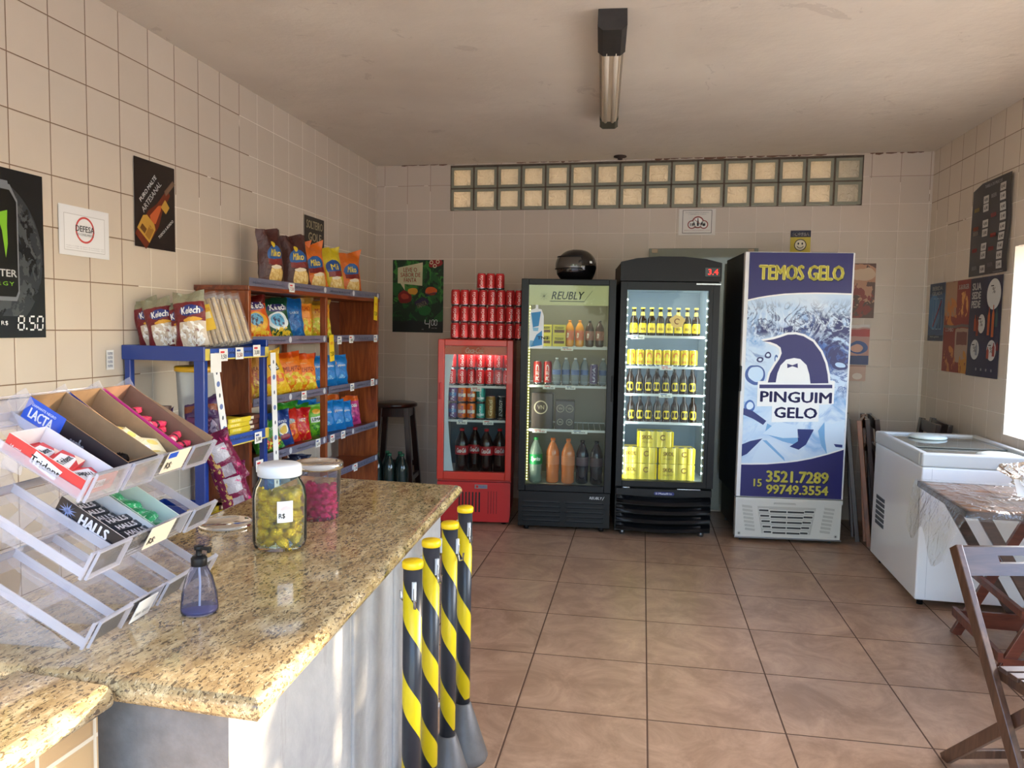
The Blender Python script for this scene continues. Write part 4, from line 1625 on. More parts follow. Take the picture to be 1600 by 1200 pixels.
# ------------------------------------------------------------------ snack bags
def bag(kind, w, h, t, base, layers, txts=(), rough=.32, seal=(None), wr=.5, thing_name='snack_bag', seed=1):
    """pillow bag with crimped ends; front faces -Y, stands on its lower seal"""
    def f():
        rnd = random.Random(seed)
        off = Vector((rnd.uniform(0, 50), rnd.uniform(0, 50), 0))

        def S(u, v, side):
            e = min(v, 1 - v)
            bul = (max(0.0, 1 - abs(2 * u - 1) ** 2.6)) ** .6 * (min(1.0, max(0.0, (e - .05) / .22)) ** .6)
            nn = noise.noise(Vector((u * 3.2, v * 4.2, side * 3)) + off) * .35 + noise.noise(Vector((u * 8, v * 9, side * 3)) + off) * .16
            y = side * t * .5 * bul * (1 + nn)
            squeeze = 1 - .10 * (min(1.0, max(0.0, (e - .05) / .22)) ** .6)
            x = (u - .5) * w * squeeze + noise.noise(Vector((0, v * 5, 1)) + off) * w * .02
            z = v * h
            tp = max(0.0, (v - .80) / .20)
            if tp:
                z += noise.noise(Vector((u * 2.2, 0, 0)) + off) * h * .07 * tp + abs(2 * u - 1) ** 3 * h * .02 * tp
                y += noise.noise(Vector((u * 3.2, v * 2, 5)) + off) * t * .75 * tp
            x += noise.noise(Vector((u * 2, v * 3, 9)) + off) * w * .05
            if v < .08:
                y += noise.noise(Vector((u * 4, v * 3, 7)) + off) * t * .2 * (.08 - v) / .08
            return (x, y, z)
        b = MB()
        m1 = art('bag_' + kind, base, layers, rough, 0.0, wr, .05, spec=.6)
        b.grid(lambda u, v: S(u, v, -1), 12, 18, m1)
        b.grid(lambda u, v: S(1 - u, v, 1), 12, 18, m1)
        b.uv = [[((1 - c[0]) if i >= 12 * 18 else c[0], c[1]) for c in q] for i, q in enumerate(b.uv)]
        for (s_, u0, v0, u1, v1, c, bd) in txts:
            mt = mat('bagink_%d_%d_%d' % c, c, .4)
            def fn(x, z):
                q = S(min(1, max(0, x)), min(1, max(0, z)), -1)
                return (q[0], q[1] - .0022, q[2])
            b.text(s_, (u0, v0, u1, v1), mt, fn=fn, bold=bd, shear=.0)
        return b.build(thing_name)
    return f


FW = (246, 244, 240)
BG = {
    'miko_brown': bag('miko_brown', .19, .33, .085, (74, 34, 30), [('e', .52, .60, .34, .15, (34, 92, 158)), ('r', .22, .42, .86, .52, (128, 28, 26)), ('e', .56, .22, .30, .20, (220, 176, 92)), ('ne', 16, .52, (244, 214, 140), .56, .22, .28, .19), ('e', .56, .38, .22, .035, (236, 222, 196)), ('e', .5, .76, .07, .05, (226, 196, 40))], [('Miko', .34, .56, .72, .68, (240, 212, 60), .03)], seed=1),
    'miko_orange': bag('miko_orange', .20, .32, .085, (224, 112, 28), [('e', .52, .58, .34, .15, (34, 92, 158)), ('r', .22, .40, .86, .50, (128, 28, 26)), ('e', .56, .21, .30, .19, (226, 184, 98)), ('ne', 16, .52, (246, 218, 150), .56, .21, .28, .18), ('e', .56, .36, .22, .035, (236, 222, 196))], [('Miko', .34, .54, .72, .66, (240, 212, 60), .03)], seed=2),
    'miko_yellow': bag('miko_yellow', .17, .32, .085, (214, 190, 30), [('e', .50, .56, .36, .17, (34, 80, 150)), ('r', .2, .38, .86, .49, (128, 28, 26)), ('e', .54, .20, .32, .18, (226, 184, 98)), ('ne', 16, .52, (246, 218, 150), .54, .20, .28, .17), ('e', .54, .35, .22, .03, (236, 222, 196))], [('Mi', .36, .52, .66, .64, (240, 212, 60), .03)], seed=3),
    'kel_orange': bag('kel_orange', .22, .26, .09, (226, 92, 26), [('r', 0, .80, 1, 1, (96, 22, 20)), ('e', .56, .74, .36, .10, (60, 44, 110)), ('e', .55, .36, .32, .25, (240, 176, 50)), ('e', .52, .44, .20, .14, (110, 176, 210)), ('ne', 9, .5, (60, 50, 70), .52, .40, .18, .16), ('ne', 12, .54, (240, 210, 60), .6, .14, .34, .14)], [('Kelech', .28, .68, .86, .82, FW, .04)], seed=4),
    'kel_green': bag('kel_green', .21, .255, .09, (18, 84, 52), [('r', 0, .84, 1, 1, (14, 60, 40)), ('e', .54, .74, .36, .10, (54, 44, 110)), ('e', .52, .42, .34, .22, (230, 236, 236)), ('e', .5, .44, .22, .16, (100, 176, 214)), ('ne', 9, .5, (60, 50, 90), .52, .40, .18, .16), ('ne', 12, .50, (236, 196, 50), .6, .13, .34, .13)], [('Kelech', .26, .68, .84, .82, FW, .04)], seed=5),
    'blue_plain': bag('blue_plain', .17, .24, .075, (14, 92, 164), [('ne', 7, .56, (40, 130, 200), .5, .4, .5, .4)], [('SABOR', .30, .60, .72, .66, (210, 226, 240), .02)], seed=6),
    'corn_orange': bag('corn_orange', .19, .25, .085, (232, 138, 26), [('r', 0, .86, 1, 1, (150, 110, 30)), ('ne', 6, .50, (214, 196, 40), .5, .22, .6, .28), ('ne', 11, .56, (250, 224, 90), .5, .25, .5, .25)], [('MILHO', .22, .68, .80, .80, (170, 60, 20), .03)], seed=7),
    'corn_yellow': bag('corn_yellow', .18, .24, .085, (226, 160, 36), [('r', 0, .88, 1, 1, (160, 120, 40)), ('ne', 6, .46, (206, 206, 40), .5, .25, .6, .32), ('ne', 10, .58, (250, 236, 110), .5, .25, .5, .25)], [('MILHO', .22, .66, .80, .78, (190, 80, 20), .03)], seed=8),
    'brown_back': bag('brown_back', .18, .25, .08, (176, 122, 52), [('ne', 7, .5, (140, 60, 40), .5, .45, .5, .25), ('ne', 9, .5, (196, 170, 60), .5, .2, .5, .2)], [('ZEBRA', .24, .62, .78, .72, (110, 40, 20), .02)], seed=9),
    'cheese_yellow': bag('cheese_yellow', .17, .26, .08, (238, 186, 28), [('r', .36, .54, .74, .70, (30, 28, 26)), ('ne', 6, .44, (214, 90, 24), .5, .36, .40, .12), ('ne', 9, .54, (250, 214, 60), .5, .14, .5, .14)], [('Bits', .39, .57, .71, .67, FW, .04)], seed=10),
    'orange_corn': bag('orange_corn', .20, .24, .10, (236, 124, 24), [('r', 0, .86, 1, 1, (220, 84, 20)), ('ne', 5, .48, (230, 196, 40), .5, .24, .55, .26), ('ne', 10, .58, (252, 226, 90), .5, .22, .5, .22)], [('MILHITO', .18, .52, .82, .64, (160, 60, 20), .03), ('premium', .30, .72, .60, .77, (250, 220, 160), .01)], seed=11),
    'red_orange': bag('red_orange', .17, .23, .09, (214, 62, 26), [('r', .3, .56, .8, .72, (34, 28, 30)), ('ne', 7, .52, (240, 160, 40), .5, .24, .5, .26)], [('CHIPS', .34, .60, .76, .69, FW, .03)], seed=12),
    'sky_blue': bag('sky_blue', .16, .21, .085, (26, 128, 206), [('e', .5, .30, .10, .05, (120, 190, 236)), ('n', 5, .60, (14, 100, 180), 0, 0, 1, 1), ('e', .16, .74, .10, .10, (236, 150, 60))], [('pipoca', .30, .58, .74, .68, FW, .03), ('doce', .36, .22, .64, .28, (190, 226, 246), .02)], seed=13),
    'navy_small': bag('navy_small', .14, .20, .07, (28, 34, 62), [('n', 9, .58, (150, 160, 180), .1, .2, .9, .9)], [('AZUL', .3, .6, .7, .68, (150, 170, 210), .02)], seed=14),
    'green_small': bag('green_small', .13, .17, .07, (56, 128, 44), [('ne', 6, .45, (200, 60, 40), .55, .30, .35, .18), ('ne', 9, .55, (230, 220, 90), .5, .2, .4, .14)], [('ERVAS', .25, .68, .75, .78, FW, .03)], seed=15),
    'blue_chips': bag('blue_chips', .15, .21, .08, (30, 62, 130), [('e', .55, .48, .28, .16, (240, 236, 220)), ('e', .56, .46, .20, .12, (232, 196, 90)), ('e', .60, .26, .26, .08, (130, 30, 60)), ('n', 8, .66, (140, 170, 220), 0, .6, 1, 1)], [('onda', .34, .66, .76, .76, (226, 232, 244), .02)], seed=16),
    'red_chips': bag('red_chips', .14, .20, .08, (206, 44, 30), [('ne', 5, .45, (230, 120, 36), .5, .36, .45, .3), ('e', .5, .66, .24, .07, (110, 150, 180))], [('GRILL', .26, .60, .74, .70, (250, 226, 160), .02)], seed=17),
    'red_plain': bag('red_plain', .14, .20, .08, (196, 24, 30), [('ne', 9, .60, (240, 190, 60), .5, .4, .45, .4)], [('HOT', .34, .6, .66, .70, FW, .02)], seed=18),
    'green_chips': bag('green_chips', .15, .21, .085, (84, 168, 40), [('ne', 6, .52, (150, 206, 50), .5, .26, .5, .26), ('e', .36, .44, .16, .08, (240, 240, 220)), ('r', 0, .9, 1, 1, (50, 140, 40))], [('CEBOLA', .22, .56, .80, .66, (30, 60, 30), .03)], seed=19),
    'lime_chips': bag('lime_chips', .15, .20, .08, (120, 190, 40), [('r', .2, .44, .82, .62, (240, 240, 232)), ('ne', 6, .5, (60, 140, 40), .5, .2, .5, .2), ('e', .5, .78, .20, .08, (250, 180, 60))], [('LIMAO', .25, .48, .78, .58, (30, 60, 30), .03)], seed=20),
    'pink_bag': bag('pink_bag', .15, .21, .08, (206, 74, 140), [('r', 0, .82, 1, 1, (232, 108, 36)), ('ne', 6, .48, (150, 40, 110), .5, .4, .5, .3), ('e', .22, .58, .14, .12, (244, 196, 120))], [('rosa', .34, .62, .74, .72, FW, .03)], seed=21),
    'orange_back': bag('orange_back', .15, .22, .07, (232, 108, 36), [('ne', 6, .5, (250, 160, 60), .5, .5, .5, .4)], [], seed=22),
    'silver_navy': bag('silver_navy', .17, .14, .08, (150, 158, 172), [('r', .55, 0, 1, 1, (28, 34, 52)), ('n', 9, .60, (60, 110, 170), 0, 0, .55, 1)], [], seed=23),
    'ring_bag': bag('ring_bag', .155, .25, .075, (214, 196, 172), [('r', 0, .78, 1, 1.1, (150, 146, 118)), ('r', 0, .44, 1, .80, (118, 26, 32)), ('r', 0, 0, .22, .80, (118, 26, 32)), ('e', .60, .64, .36, .10, (40, 50, 120)), ('ne', 7, .52, (250, 246, 238), .6, .22, .38, .22), ('ne', 9, .62, (128, 60, 52), .6, .2, .3, .2), ('e', .66, .47, .28, .04, (232, 170, 50))], [('Kelech', .30, .58, .90, .70, FW, .04)], seed=24),
    'purple_cookie': bag('purple_cookie', .15, .20, .07, (66, 30, 84), [('r', 0, .62, 1, .76, (128, 62, 30)), ('e', .56, .62, .28, .12, (66, 30, 84)), ('ne', 7, .48, (190, 170, 196), .6, .25, .36, .22)], [('OIS', .42, .56, .72, .68, (214, 206, 226), .02)], seed=25),
    'wine_bag': bag('wine_bag', .15, .24, .09, (112, 22, 62), [('r', .24, .50, .74, .80, (176, 170, 178)), ('n', 7, .55, (206, 170, 96), 0, 0, .30, 1), ('n', 8, .60, (196, 40, 110), .5, 0, 1, 1), ('r', .30, .18, .66, .40, (160, 150, 160))], [], .22, seed=26),
}


def put_bag(kind, x, y, z, label, yaw=60, lean=-9, roll=0, group=None, cat='snack bag', scale=None):
    return place('bag_' + kind, BG[kind], (x, y, z), (R(lean), R(roll), R(yaw)), label, cat, group, scale)


T1 = TOP + .001
put_bag('miko_brown', .26, -2.19, T1, 'dark brown snack bag, leftmost on top of the wooden shelf', 74, -3, -2)
put_bag('miko_brown', .29, -1.93, T1, 'dark brown corn snack bag with yellow lettering, second on top of the wooden shelf', 58, -8, -4)
put_bag('miko_orange', .28, -1.66, T1, 'orange corn snack bag in the middle on top of the wooden shelf', 60, -10, -7)
put_bag('miko_orange', .20, -1.75, T1, 'orange snack bag hidden behind the middle ones on top of the wooden shelf', 66, -6, 0)
put_bag('miko_yellow', .28, -1.40, T1, 'yellow corn snack bag with blue oval on top of the wooden shelf', 58, -9, -6)
put_bag('miko_orange', .26, -1.10, T1, 'orange corn snack bag, last on top of the wooden shelf beside the yellow tag', 56, -6, -3)
z = LV[0] + .001
put_bag('kel_orange', .28, -2.40, z, 'orange snack bag with dark red top, leftmost on the upper shelf', 58, -12, -5, scale=(.95, .9, .93))
put_bag('kel_green', .28, -2.16, z, 'dark green snack bag on the upper shelf next to the orange one', 58, -12, -5, scale=(.95, .9, .93))
put_bag('blue_plain', .28, -1.97, z, 'plain blue bag on the upper shelf', 58, -8, -4)
put_bag('corn_orange', .27, -1.84, z, 'orange and yellow corn bag against the shelf divider', 56, -5, 0, scale=(.8, .9, .98))
put_bag('corn_yellow', .27, -1.60, z, 'yellow corn bag just right of the shelf divider on the upper shelf', 58, -5, -3)
z = LV[1] + .001
put_bag('brown_back', .25, -2.50, z, 'tan snack bag at the left end of the second shelf behind the white strip', 62, -4, -3)
put_bag('brown_back', .26, -2.38, z, 'tan snack bag leaning right beside the first tan one', 60, -7, -10, scale=(.95, .9, .92))
put_bag('cheese_yellow', .30, -2.20, z, 'bright yellow snack bag with black logo leaning on the second shelf', 58, -8, -14)
put_bag('orange_corn', .27, -1.99, z, 'orange corn snack bag, left of the three orange ones on the second shelf', 62, -7, -5)
put_bag('orange_corn', .31, -1.90, z, 'orange corn snack bag, front one of the three orange ones on the second shelf', 56, -6, -3, scale=(.95, .85, .94))
put_bag('red_orange', .29, -1.82, z, 'red-orange snack bag touching the divider on the second shelf', 52, -5, -2, scale=(.75, .9, 1))
for k, y in enumerate((-1.62, -1.50, -1.37)):
    put_bag('sky_blue', .25 + .02 * k, y, z, 'bright blue popcorn bag on the second shelf, %s of three' % ('left', 'middle', 'right')[k], 60, -5, -3 + k, 'blue popcorn bags on the second shelf')
z = LV[2] + .001
put_bag('navy_small', .22, -2.42, z, 'dark navy snack bag at the back of the third shelf', 60, -5, -2)
put_bag('navy_small', .22, -2.28, z, 'dark navy snack bag behind the small green one on the third shelf', 58, -5, -4)
put_bag('green_small', .33, -2.37, z, 'small green snack bag lying aslant at the left end of the third shelf', 58, -10, -16)
put_bag('green_small', .32, -2.27, z, 'small green snack bag leaning in front of the navy ones', 56, -12, -14)
put_bag('blue_chips', .29, -2.13, z, 'blue potato chip bag on the third shelf', 56, -8, -6)
put_bag('red_chips', .27, -2.00, z, 'red and orange chip bag beside the blue chip bag', 56, -6, -5)
put_bag('red_plain', .29, -1.90, z, 'plain red chip bag on the third shelf', 54, -5, -3)
put_bag('green_chips', .20, -1.90, z, 'green chip bag standing behind the red one', 60, -4, 0, scale=(1, 1, 1.12))
put_bag('green_chips', .25, -1.82, z, 'green onion chip bag touching the left side of the divider', 56, -4, -2, scale=(.8, 1, 1.04))
put_bag('lime_chips', .27, -1.66, z, 'lime green chip bag right of the divider', 56, -6, -4)
put_bag('sky_blue', .19, -1.62, z, 'blue popcorn bag at the back behind the lime green one', 60, -3, 0, scale=(1, 1, 1.1))
put_bag('sky_blue', .26, -1.50, z, 'blue popcorn bag on the third shelf, left of three', 56, -5, -4)
put_bag('sky_blue', .28, -1.38, z, 'blue popcorn bag on the third shelf, middle of three', 58, -6, -2)
put_bag('sky_blue', .28, -1.25, z, 'blue popcorn bag on the third shelf, right of three', 54, -6, -3, scale=(.9, 1, .9))
put_bag('orange_back', .19, -1.33, z, 'orange bag at the back of the third shelf', 60, -4, 8, scale=(1, 1, 1.05))
put_bag('pink_bag', .27, -1.10, z, 'pink bag with orange top at the right end of the third shelf', 52, -5, -4)
z = LV[3] + .001
put_bag('silver_navy', .28, -2.05, z, 'silver and navy bag on the lowest visible shelf', 56, -12, -6, scale=(1.1, 1, 1.1))
put_bag('blue_plain', .27, -2.24, z, 'blue bag lying low on the bottom visible shelf', 56, -14, 4, scale=(.9, 1, .62))
put_bag('navy_small', .27, -1.90, z, 'crumpled navy bag on the lowest visible shelf near the divider', 56, -12, 10, scale=(1, 1, .8))

# ================================================================== BLUE METAL SHELF
BS = thing('metal_shelf', 'blue painted metal shelf with open sides in front of the wooden shelving', 'shelf', (0, 0, 0), 0)
M_BLU = mat('blue_enamel', (24, 58, 138), .32, coat=.3)
M_BLUD = mat('blue_enamel_shelf', (22, 52, 126), .4)
BX0, BX1, BY0, BY1, BT = .125, .52, -3.23, -2.70, 1.305
for (x, y) in ((BX0, BY0), (BX1 - .05, BY0), (BX0, BY1 - .03), (BX1 - .03, BY1 - .03)):
    wd = .05 if (x > .3 and y < -3) else .03
    MB().box(x, y, 0, x + wd, y + .03, BT - .02, M_BLU).build('post', BS, bevel=.004)
b = MB()
b.box(BX0 - .01, BY0 - .004, BT - .06, BX1 + .004, BY0 + .014, BT + .004, M_BLU)
b.box(BX0 - .01, BY1 - .014, BT - .06, BX1 + .004, BY1 + .004, BT + .03, M_BLU)
b.box(BX0 - .01, BY0, BT - .02, BX1, BY1, BT - .004, M_BLUD)
b.box(BX0 - .01, BY0, BT - .02, BX0, BY1, BT + .004, M_BLU)
b.build('top_tray', BS, bevel=.003)
M_STRB = mat('strip_blue', (46, 82, 168), .35)
M_STRY = mat('strip_yellow', (222, 200, 90), .4)


def strip(z, h):
    b = MB()
    L = BY1 - BY0
    b.box(0, -.003, 0, L, 0, h, M_STRB)
    b.panel(0, 0, L, h * .12, -.0034, M_STRY)
    b.panel(.0, 0, .035, h, -.0036, M_STRY)
    b.panel(L - .035, 0, L, h, -.0036, M_STRY)
    b.text('www.petiskosdamama.com', (.07, h * .36, L - .09, h * .78), mat('strip_letters', (196, 206, 236), .4), y=-.0037, bold=.01)
    b.build('shelf_strip', BS, loc=(BX1 + .004, BY0, z), rot=(0, 0, PI / 2))


for z in (.872, .46):
    MB().box(BX0, BY0 + .01, z - .012, BX1 - .002, BY1 - .01, z, M_BLUD).build('shelf_board', BS)
strip(BT - .055, .05)
strip(.845, .05)
strip(.44, .05)
for k, (y, z) in enumerate([(-3.10, BT - .062), (-2.97, BT - .058), (-2.82, BT - .050), (-2.81, .83), (-2.80, .69)]):
    price_tag(.065, .055, None, k + 20).build('price_tag', BS, loc=(BX1 + .012, y, z), rot=(0, 0, PI / 2))
# white brand strips hanging at the two front posts
for k, (ya, yb, z0, z1) in enumerate([(-3.16, -3.06, 1.225, .76), (-2.70, -2.665, 1.27, .58)]):
    b = MB()
    xs_ = BX1 + .012 + .02 * k
    b.add([(xs_, ya - .024, z0), (xs_, ya + .024, z0), (xs_, yb + .024, z1), (xs_, yb - .024, z1), (xs_ - .002, ya - .024, z0), (xs_ - .002, ya + .024, z0), (xs_ - .002, yb + .024, z1), (xs_ - .002, yb - .024, z1)],
          [(0, 1, 2, 3), (4, 7, 6, 5), (0, 3, 7, 4), (1, 5, 6, 2)], WHITE)
    n_ = 9
    for i in range(n_):
        f_ = (i + .6) / n_
        yy, zz = ya + (yb - ya) * f_, z0 + (z1 - z0) * f_
        pts = [(xs_ + .0006, yy + (.013 if i % 2 else .006) * math.cos(2 * PI * q / 12), zz + (.013 if i % 2 else .010) * math.sin(2 * PI * q / 12)) for q in range(12)]
        b.add(pts, [tuple(range(12))], mat('strip_blue_dot', (104, 124, 178), .5) if i % 2 else mat('strip_dark_dot', (70, 74, 86), .5))
    if k == 0:
        b.box(xs_ + .001, ya - .04, z0 - .03, xs_ + .002, ya + .04, z0 + .055, M_PAPER)
    b.build('hanging_strip', BS, 'white hanging strip with round blue marks')

# on top: ring bags and bread sticks
T2 = BT + .001
for k, (x, y, yaw, roll, sc_) in enumerate([(.195, -3.11, 24, -17, .96), (.265, -3.14, 22, -13, .95), (.335, -3.10, 24, -14, .92), (.405, -3.14, 14, -8, 1.08)]):
    put_bag('ring_bag', x, y, T2, 'red and clear bag of ring biscuits on the blue shelf, %s' % ('leftmost', 'second from the left', 'third from the left', 'front one')[k], yaw, -10, roll, 'ring biscuit bags', scale=(.9 * sc_, .9, sc_ * .92))


def stick_pack():
    b = MB()
    M_ST = mat('bread_stick', (240, 212, 166), .7, grain=.12, gscale=40)
    rnd = random.Random(3)
    for i in range(5):
        x = (i - 2) * .021
        for j in range(2):
            b.tube([(x, j * .018 - .009, .008), (x + rnd.uniform(-.002, .002), j * .018 - .009, .11), (x, j * .018 - .009, .218)], [.0085, .0105, .008], M_ST, 8)
    b2 = b.build('stick_pack')
    f = MB()
    f.grid(lambda u, v: ((u - .5) * .118, -.024 - .004 * math.sin(9 * u), v * .245), 8, 6, M_FILM)
    f.grid(lambda u, v: ((u - .5) * .118, .024, v * .245), 2, 2, M_FILM)
    f.build('clear_wrapper', b2)
    c = MB()
    c.panel(-.032, .07, .018, .19, -.0295, mat('label_card_yellow', (236, 190, 40), .5))
    c.panel(-.026, .125, .012, .155, -.0300, mat('label_card_cream', (240, 226, 170), .5))
    c.text('PALITOS', (-.028, .160, .014, .174), mat('label_red_ink', (196, 50, 30), .5), y=-.0302)
    c.build('label_card', b2)
    return b2


for k, (x, y, yaw, roll) in enumerate([(.455, -3.03, 34, -15), (.452, -2.965, 36, -14), (.452, -2.90, 38, -14), (.455, -2.835, 38, -15)]):
    place('stick_pack', stick_pack, (x, y, T2 + .004), (R(-12), R(roll), R(yaw)), 'clear pack of long pale biscuit sticks on the blue shelf, %s' % ('leftmost', 'second', 'third', 'rightmost with yellow label')[k], 'biscuit pack', 'biscuit stick packs')

# inside: bucket, carton, purple bag, chocolate boxes
BK = thing('plastic_bucket', 'clear plastic tub with a yellow lid inside the blue shelf', 'tub', (.345, -3.02, .873), 0)
M_TUB = glassy('tub_plastic', (236, 238, 236), .2, .08, .45, (226, 228, 224))
MB().lathe([(.072, 0), (.078, .01), (.092, .30), (.094, .32)], M_TUB, 32).build('tub_body', BK)
MB().lathe([(.096, .315), (.100, .318), (.100, .335), (.094, .340)], mat('lid_yellow', (232, 176, 30), .4), 32).build('lid', BK)
tag(MB().box(-.03, -.02, 0, .03, .02, .16, mat('card_brown_grey', (120, 96, 86), .6)).build('small_carton', bevel=.002, loc=(.245, -3.13, .873), rot=(0, 0, .3)), 'small brown carton beside the clear tub on the blue shelf', 'box')
put_bag('purple_cookie', .43, -3.10, .873, 'purple cookie bag leaning inside the blue shelf', 20, -14, -8, scale=(1.1, 1, 1.1))
put_bag('purple_cookie', .30, -3.15, .873, 'purple cookie bag lying behind the candy boxes in the blue shelf', 10, -20, -30, scale=(.8, 1, .8))


def choc_box(c1, c2, nm):
    def f():
        b = MB()
        b.box(-.085, -.045, 0, .085, .045, .022, mat('choc_%d_%d_%d' % c1, c1, .4))
        b.panel(-.07, .004, .01, .018, -.0455, mat('choc_%d_%d_%d' % c2, c2, .4))
        b.text(nm, (-.06, .007, 0, .015), mat('choc_ink', (250, 240, 220), .5), y=-.046, bold=.02)
        return b.build('chocolate_box', bevel=.0015)
    return f


CB = {'purple': choc_box((96, 34, 84), (140, 70, 120), 'UVA'), 'yellow': choc_box((222, 196, 40), (246, 226, 90), 'BIS'), 'brown': choc_box((92, 50, 34), (226, 214, 190), 'BIS')}
stacks = [('purple', .42, -3.06, 5), ('yellow', .44, -2.90, 4), ('brown', .44, -2.79, 4)]
for (c_, x, y, n_) in stacks:
    for k in range(n_):
        place('choc_' + c_, CB[c_], (x + .004 * (k % 2), y + .005 * ((k * 3) % 2), .873 + k * .0228), R(84 + (k * 5) % 7), '%s chocolate box, %s from the bottom of its pile, upper blue shelf' % (c_, ORD[k]), 'chocolate box', '%s chocolate boxes' % c_)
for (c_, x, y, n_) in [('yellow', .44, -3.10, 5), ('brown', .44, -2.99, 5), ('yellow', .45, -2.88, 3)]:
    for k in range(n_):
        place('choc_' + c_, CB[c_], (x, y + .004 * (k % 2), .461 + k * .0228), R(86 + (k * 5) % 7), '%s chocolate box on the low blue shelf, %s from bottom, %s pile' % (c_, ORD[k], 'left' if y < -3.05 else ('middle' if y < -2.95 else 'right')), 'chocolate box', '%s chocolate boxes low' % c_)
b = MB()
b.box(-.10, -.07, 0, .10, .07, .012, M_BLU)
b.box(-.10, -.07, 0, -.094, .07, .11, M_BLU); b.box(.094, -.07, 0, .10, .07, .11, M_BLU)
b.box(-.10, -.07, 0, .10, -.064, .11, M_BLU); b.box(-.10, .064, 0, .10, .07, .11, M_BLU)
for k in range(6):
    b.box(-.08 + k * .028, -.0705, .02, -.072 + k * .028, -.0698, .095, M_BLUD)
tag(b.build('plastic_crate', bevel=.002, loc=(.25, -3.06, .461), rot=(0, 0, .1)), 'small blue plastic crate on the low blue shelf', 'crate')
# two foil bags hanging at the front post
put_bag('wine_bag', .60, -3.13, .70, 'wine red foil bag hanging at the front of the blue shelf, upper one', 42, -4, -24, scale=(1, 1, 1.0))
put_bag('wine_bag', .615, -3.10, .545, 'wine red foil bag hanging at the front of the blue shelf, lower one', 46, -3, -14, scale=(1, 1, 1.0))

# ================================================================== POSTERS AND NOTICES
ROT_L = PI / 2 + .035
ROT_R = ang_r


def on_left(y, z):
    return (-.035 * y + .004, y, z), (0, 0, ROT_L)


def on_right(y, z):
    return (4.295 - .05 * y - .004, y, z), (0, 0, ROT_R)


def sheet(w, h, mt, curl=0.0, nx=6, ny=6, back=None):
    """thin paper sheet, slightly wavy"""
    b = MB()
    b.grid(lambda u, v: (u * w, -.002 - curl * (math.sin(u * 5 + v * 3) * .5 + .5) - (curl * 1.2 if False else 0), v * h), nx, ny, mt)
    b.add([(0, 0, 0), (w, 0, 0), (w, 0, h), (0, 0, h)], [(3, 2, 1, 0)], M_PAPER)
    return b


GREYT = mat('grey_lettering', (170, 170, 172), .5)
# energy drink poster (cut by the frame)
M_P1 = art('poster_energy', (22, 24, 28), [('ne', 5, .46, (52, 56, 60), .42, .48, .56, .46), ('ne', 12, .52, (74, 78, 80), .44, .5, .52, .42), ('r', 0, 0, 1, .13, (20, 22, 27))], .25)
pw_, ph_ = .435, .611
b = sheet(pw_, ph_, M_P1)
CANB = mat('poster_can_black', (10, 12, 12), .3)
CANR = mat('poster_can_rim', (120, 124, 130), .35)
GRN = mat('poster_green', (128, 190, 40), .4)
cx = .195
b.poly([(cx - .105, .135), (cx + .105, .135), (cx + .118, .165), (cx + .118, .50), (cx + .085, .555), (cx - .085, .555), (cx - .118, .50), (cx - .118, .165)], -.0030, CANR)
b.poly([(cx - .100, .150), (cx + .100, .150), (cx + .112, .172), (cx + .112, .495), (cx + .082, .535), (cx - .082, .535), (cx - .112, .495), (cx - .112, .172)], -.0034, CANB)
b.poly([(cx - .080, .545), (cx + .080, .545), (cx + .074, .566), (cx - .074, .566)], -.0034, CANR)
for (x0, zt, zb, w) in ((-.062, .455, .305, .026), (-.012, .465, .270, .026), (.042, .455, .290, .028)):
    b.poly([(cx + x0 - .016, zt - .008), (cx + x0 + w, zt + .006), (cx + x0 + w * .9, zt - .05), (cx + x0 + w * .95, zb + .05), (cx + x0 + w * .6, zb), (cx + x0 + w * .35, zb + .045), (cx + x0 + w * .1, zt - .07), (cx + x0 - .012, zt - .030)], -.0040, GRN)
b.text('MONSTER', (cx - .098, .222, cx + .106, .248), WHITE, y=-.0042, bold=.03)
b.text('ENERGY', (cx - .060, .190, cx + .092, .204), GRN, y=-.0042, spacing=1.3)
b.text('R$', (.225, .045, .255, .062), WHITE, y=-.004)
# seven segment price
def seg(b, s_, x, z, w, h, t_, y, mt, slant=.08):
    M7 = {'8': 'abcdefg', '5': 'acdfg', '0': 'abcdef', '4': 'bcfg', '.': ''}
    S7 = {'a': ((0, 1), (1, 1)), 'b': ((1, 1), (1, .5)), 'c': ((1, .5), (1, 0)), 'd': ((0, 0), (1, 0)), 'e': ((0, 0), (0, .5)), 'f': ((0, .5), (0, 1)), 'g': ((0, .5), (1, .5))}
    for ch in s_:
        if ch == '.':
            b.poly([(x - t_ * .3, z), (x + t_ * .9, z), (x + t_ * .9, z + t_ * 1.2), (x - t_ * .3, z + t_ * 1.2)], y, mt)
            x += t_ * 2.4
            continue
        for q in M7[ch]:
            (a0, b0), (a1, b1) = S7[q]
            xa, za, xb, zb = x + a0 * w, z + b0 * h, x + a1 * w, z + b1 * h
            if za == zb:
                b.poly([(xa + t_ * .6 + slant * (za - z), za - t_ / 2), (xb - t_ * .6 + slant * (za - z), za - t_ / 2), (xb - t_ * .6 + slant * (za - z), za + t_ / 2), (xa + t_ * .6 + slant * (za - z), za + t_ / 2)], y, mt)
            else:
                lo, hi = min(za, zb) + t_ * .6, max(za, zb) - t_ * .6
                b.poly([(xa - t_ / 2 + slant * (lo - z), lo), (xa + t_ / 2 + slant * (lo - z), lo), (xa + t_ / 2 + slant * (hi - z), hi), (xa - t_ / 2 + slant * (hi - z), hi)], y, mt)
        x += w + t_ * 2.0


seg(b, '8.50', .300, .030, .026, .050, .006, -.004, WHITE)
o = b.build('poster')
o.location, o.rotation_euler = on_left(-4.105, 1.346)
tag(o, 'black energy drink poster with a green-clawed can and price 8.50 on the left wall', 'poster')

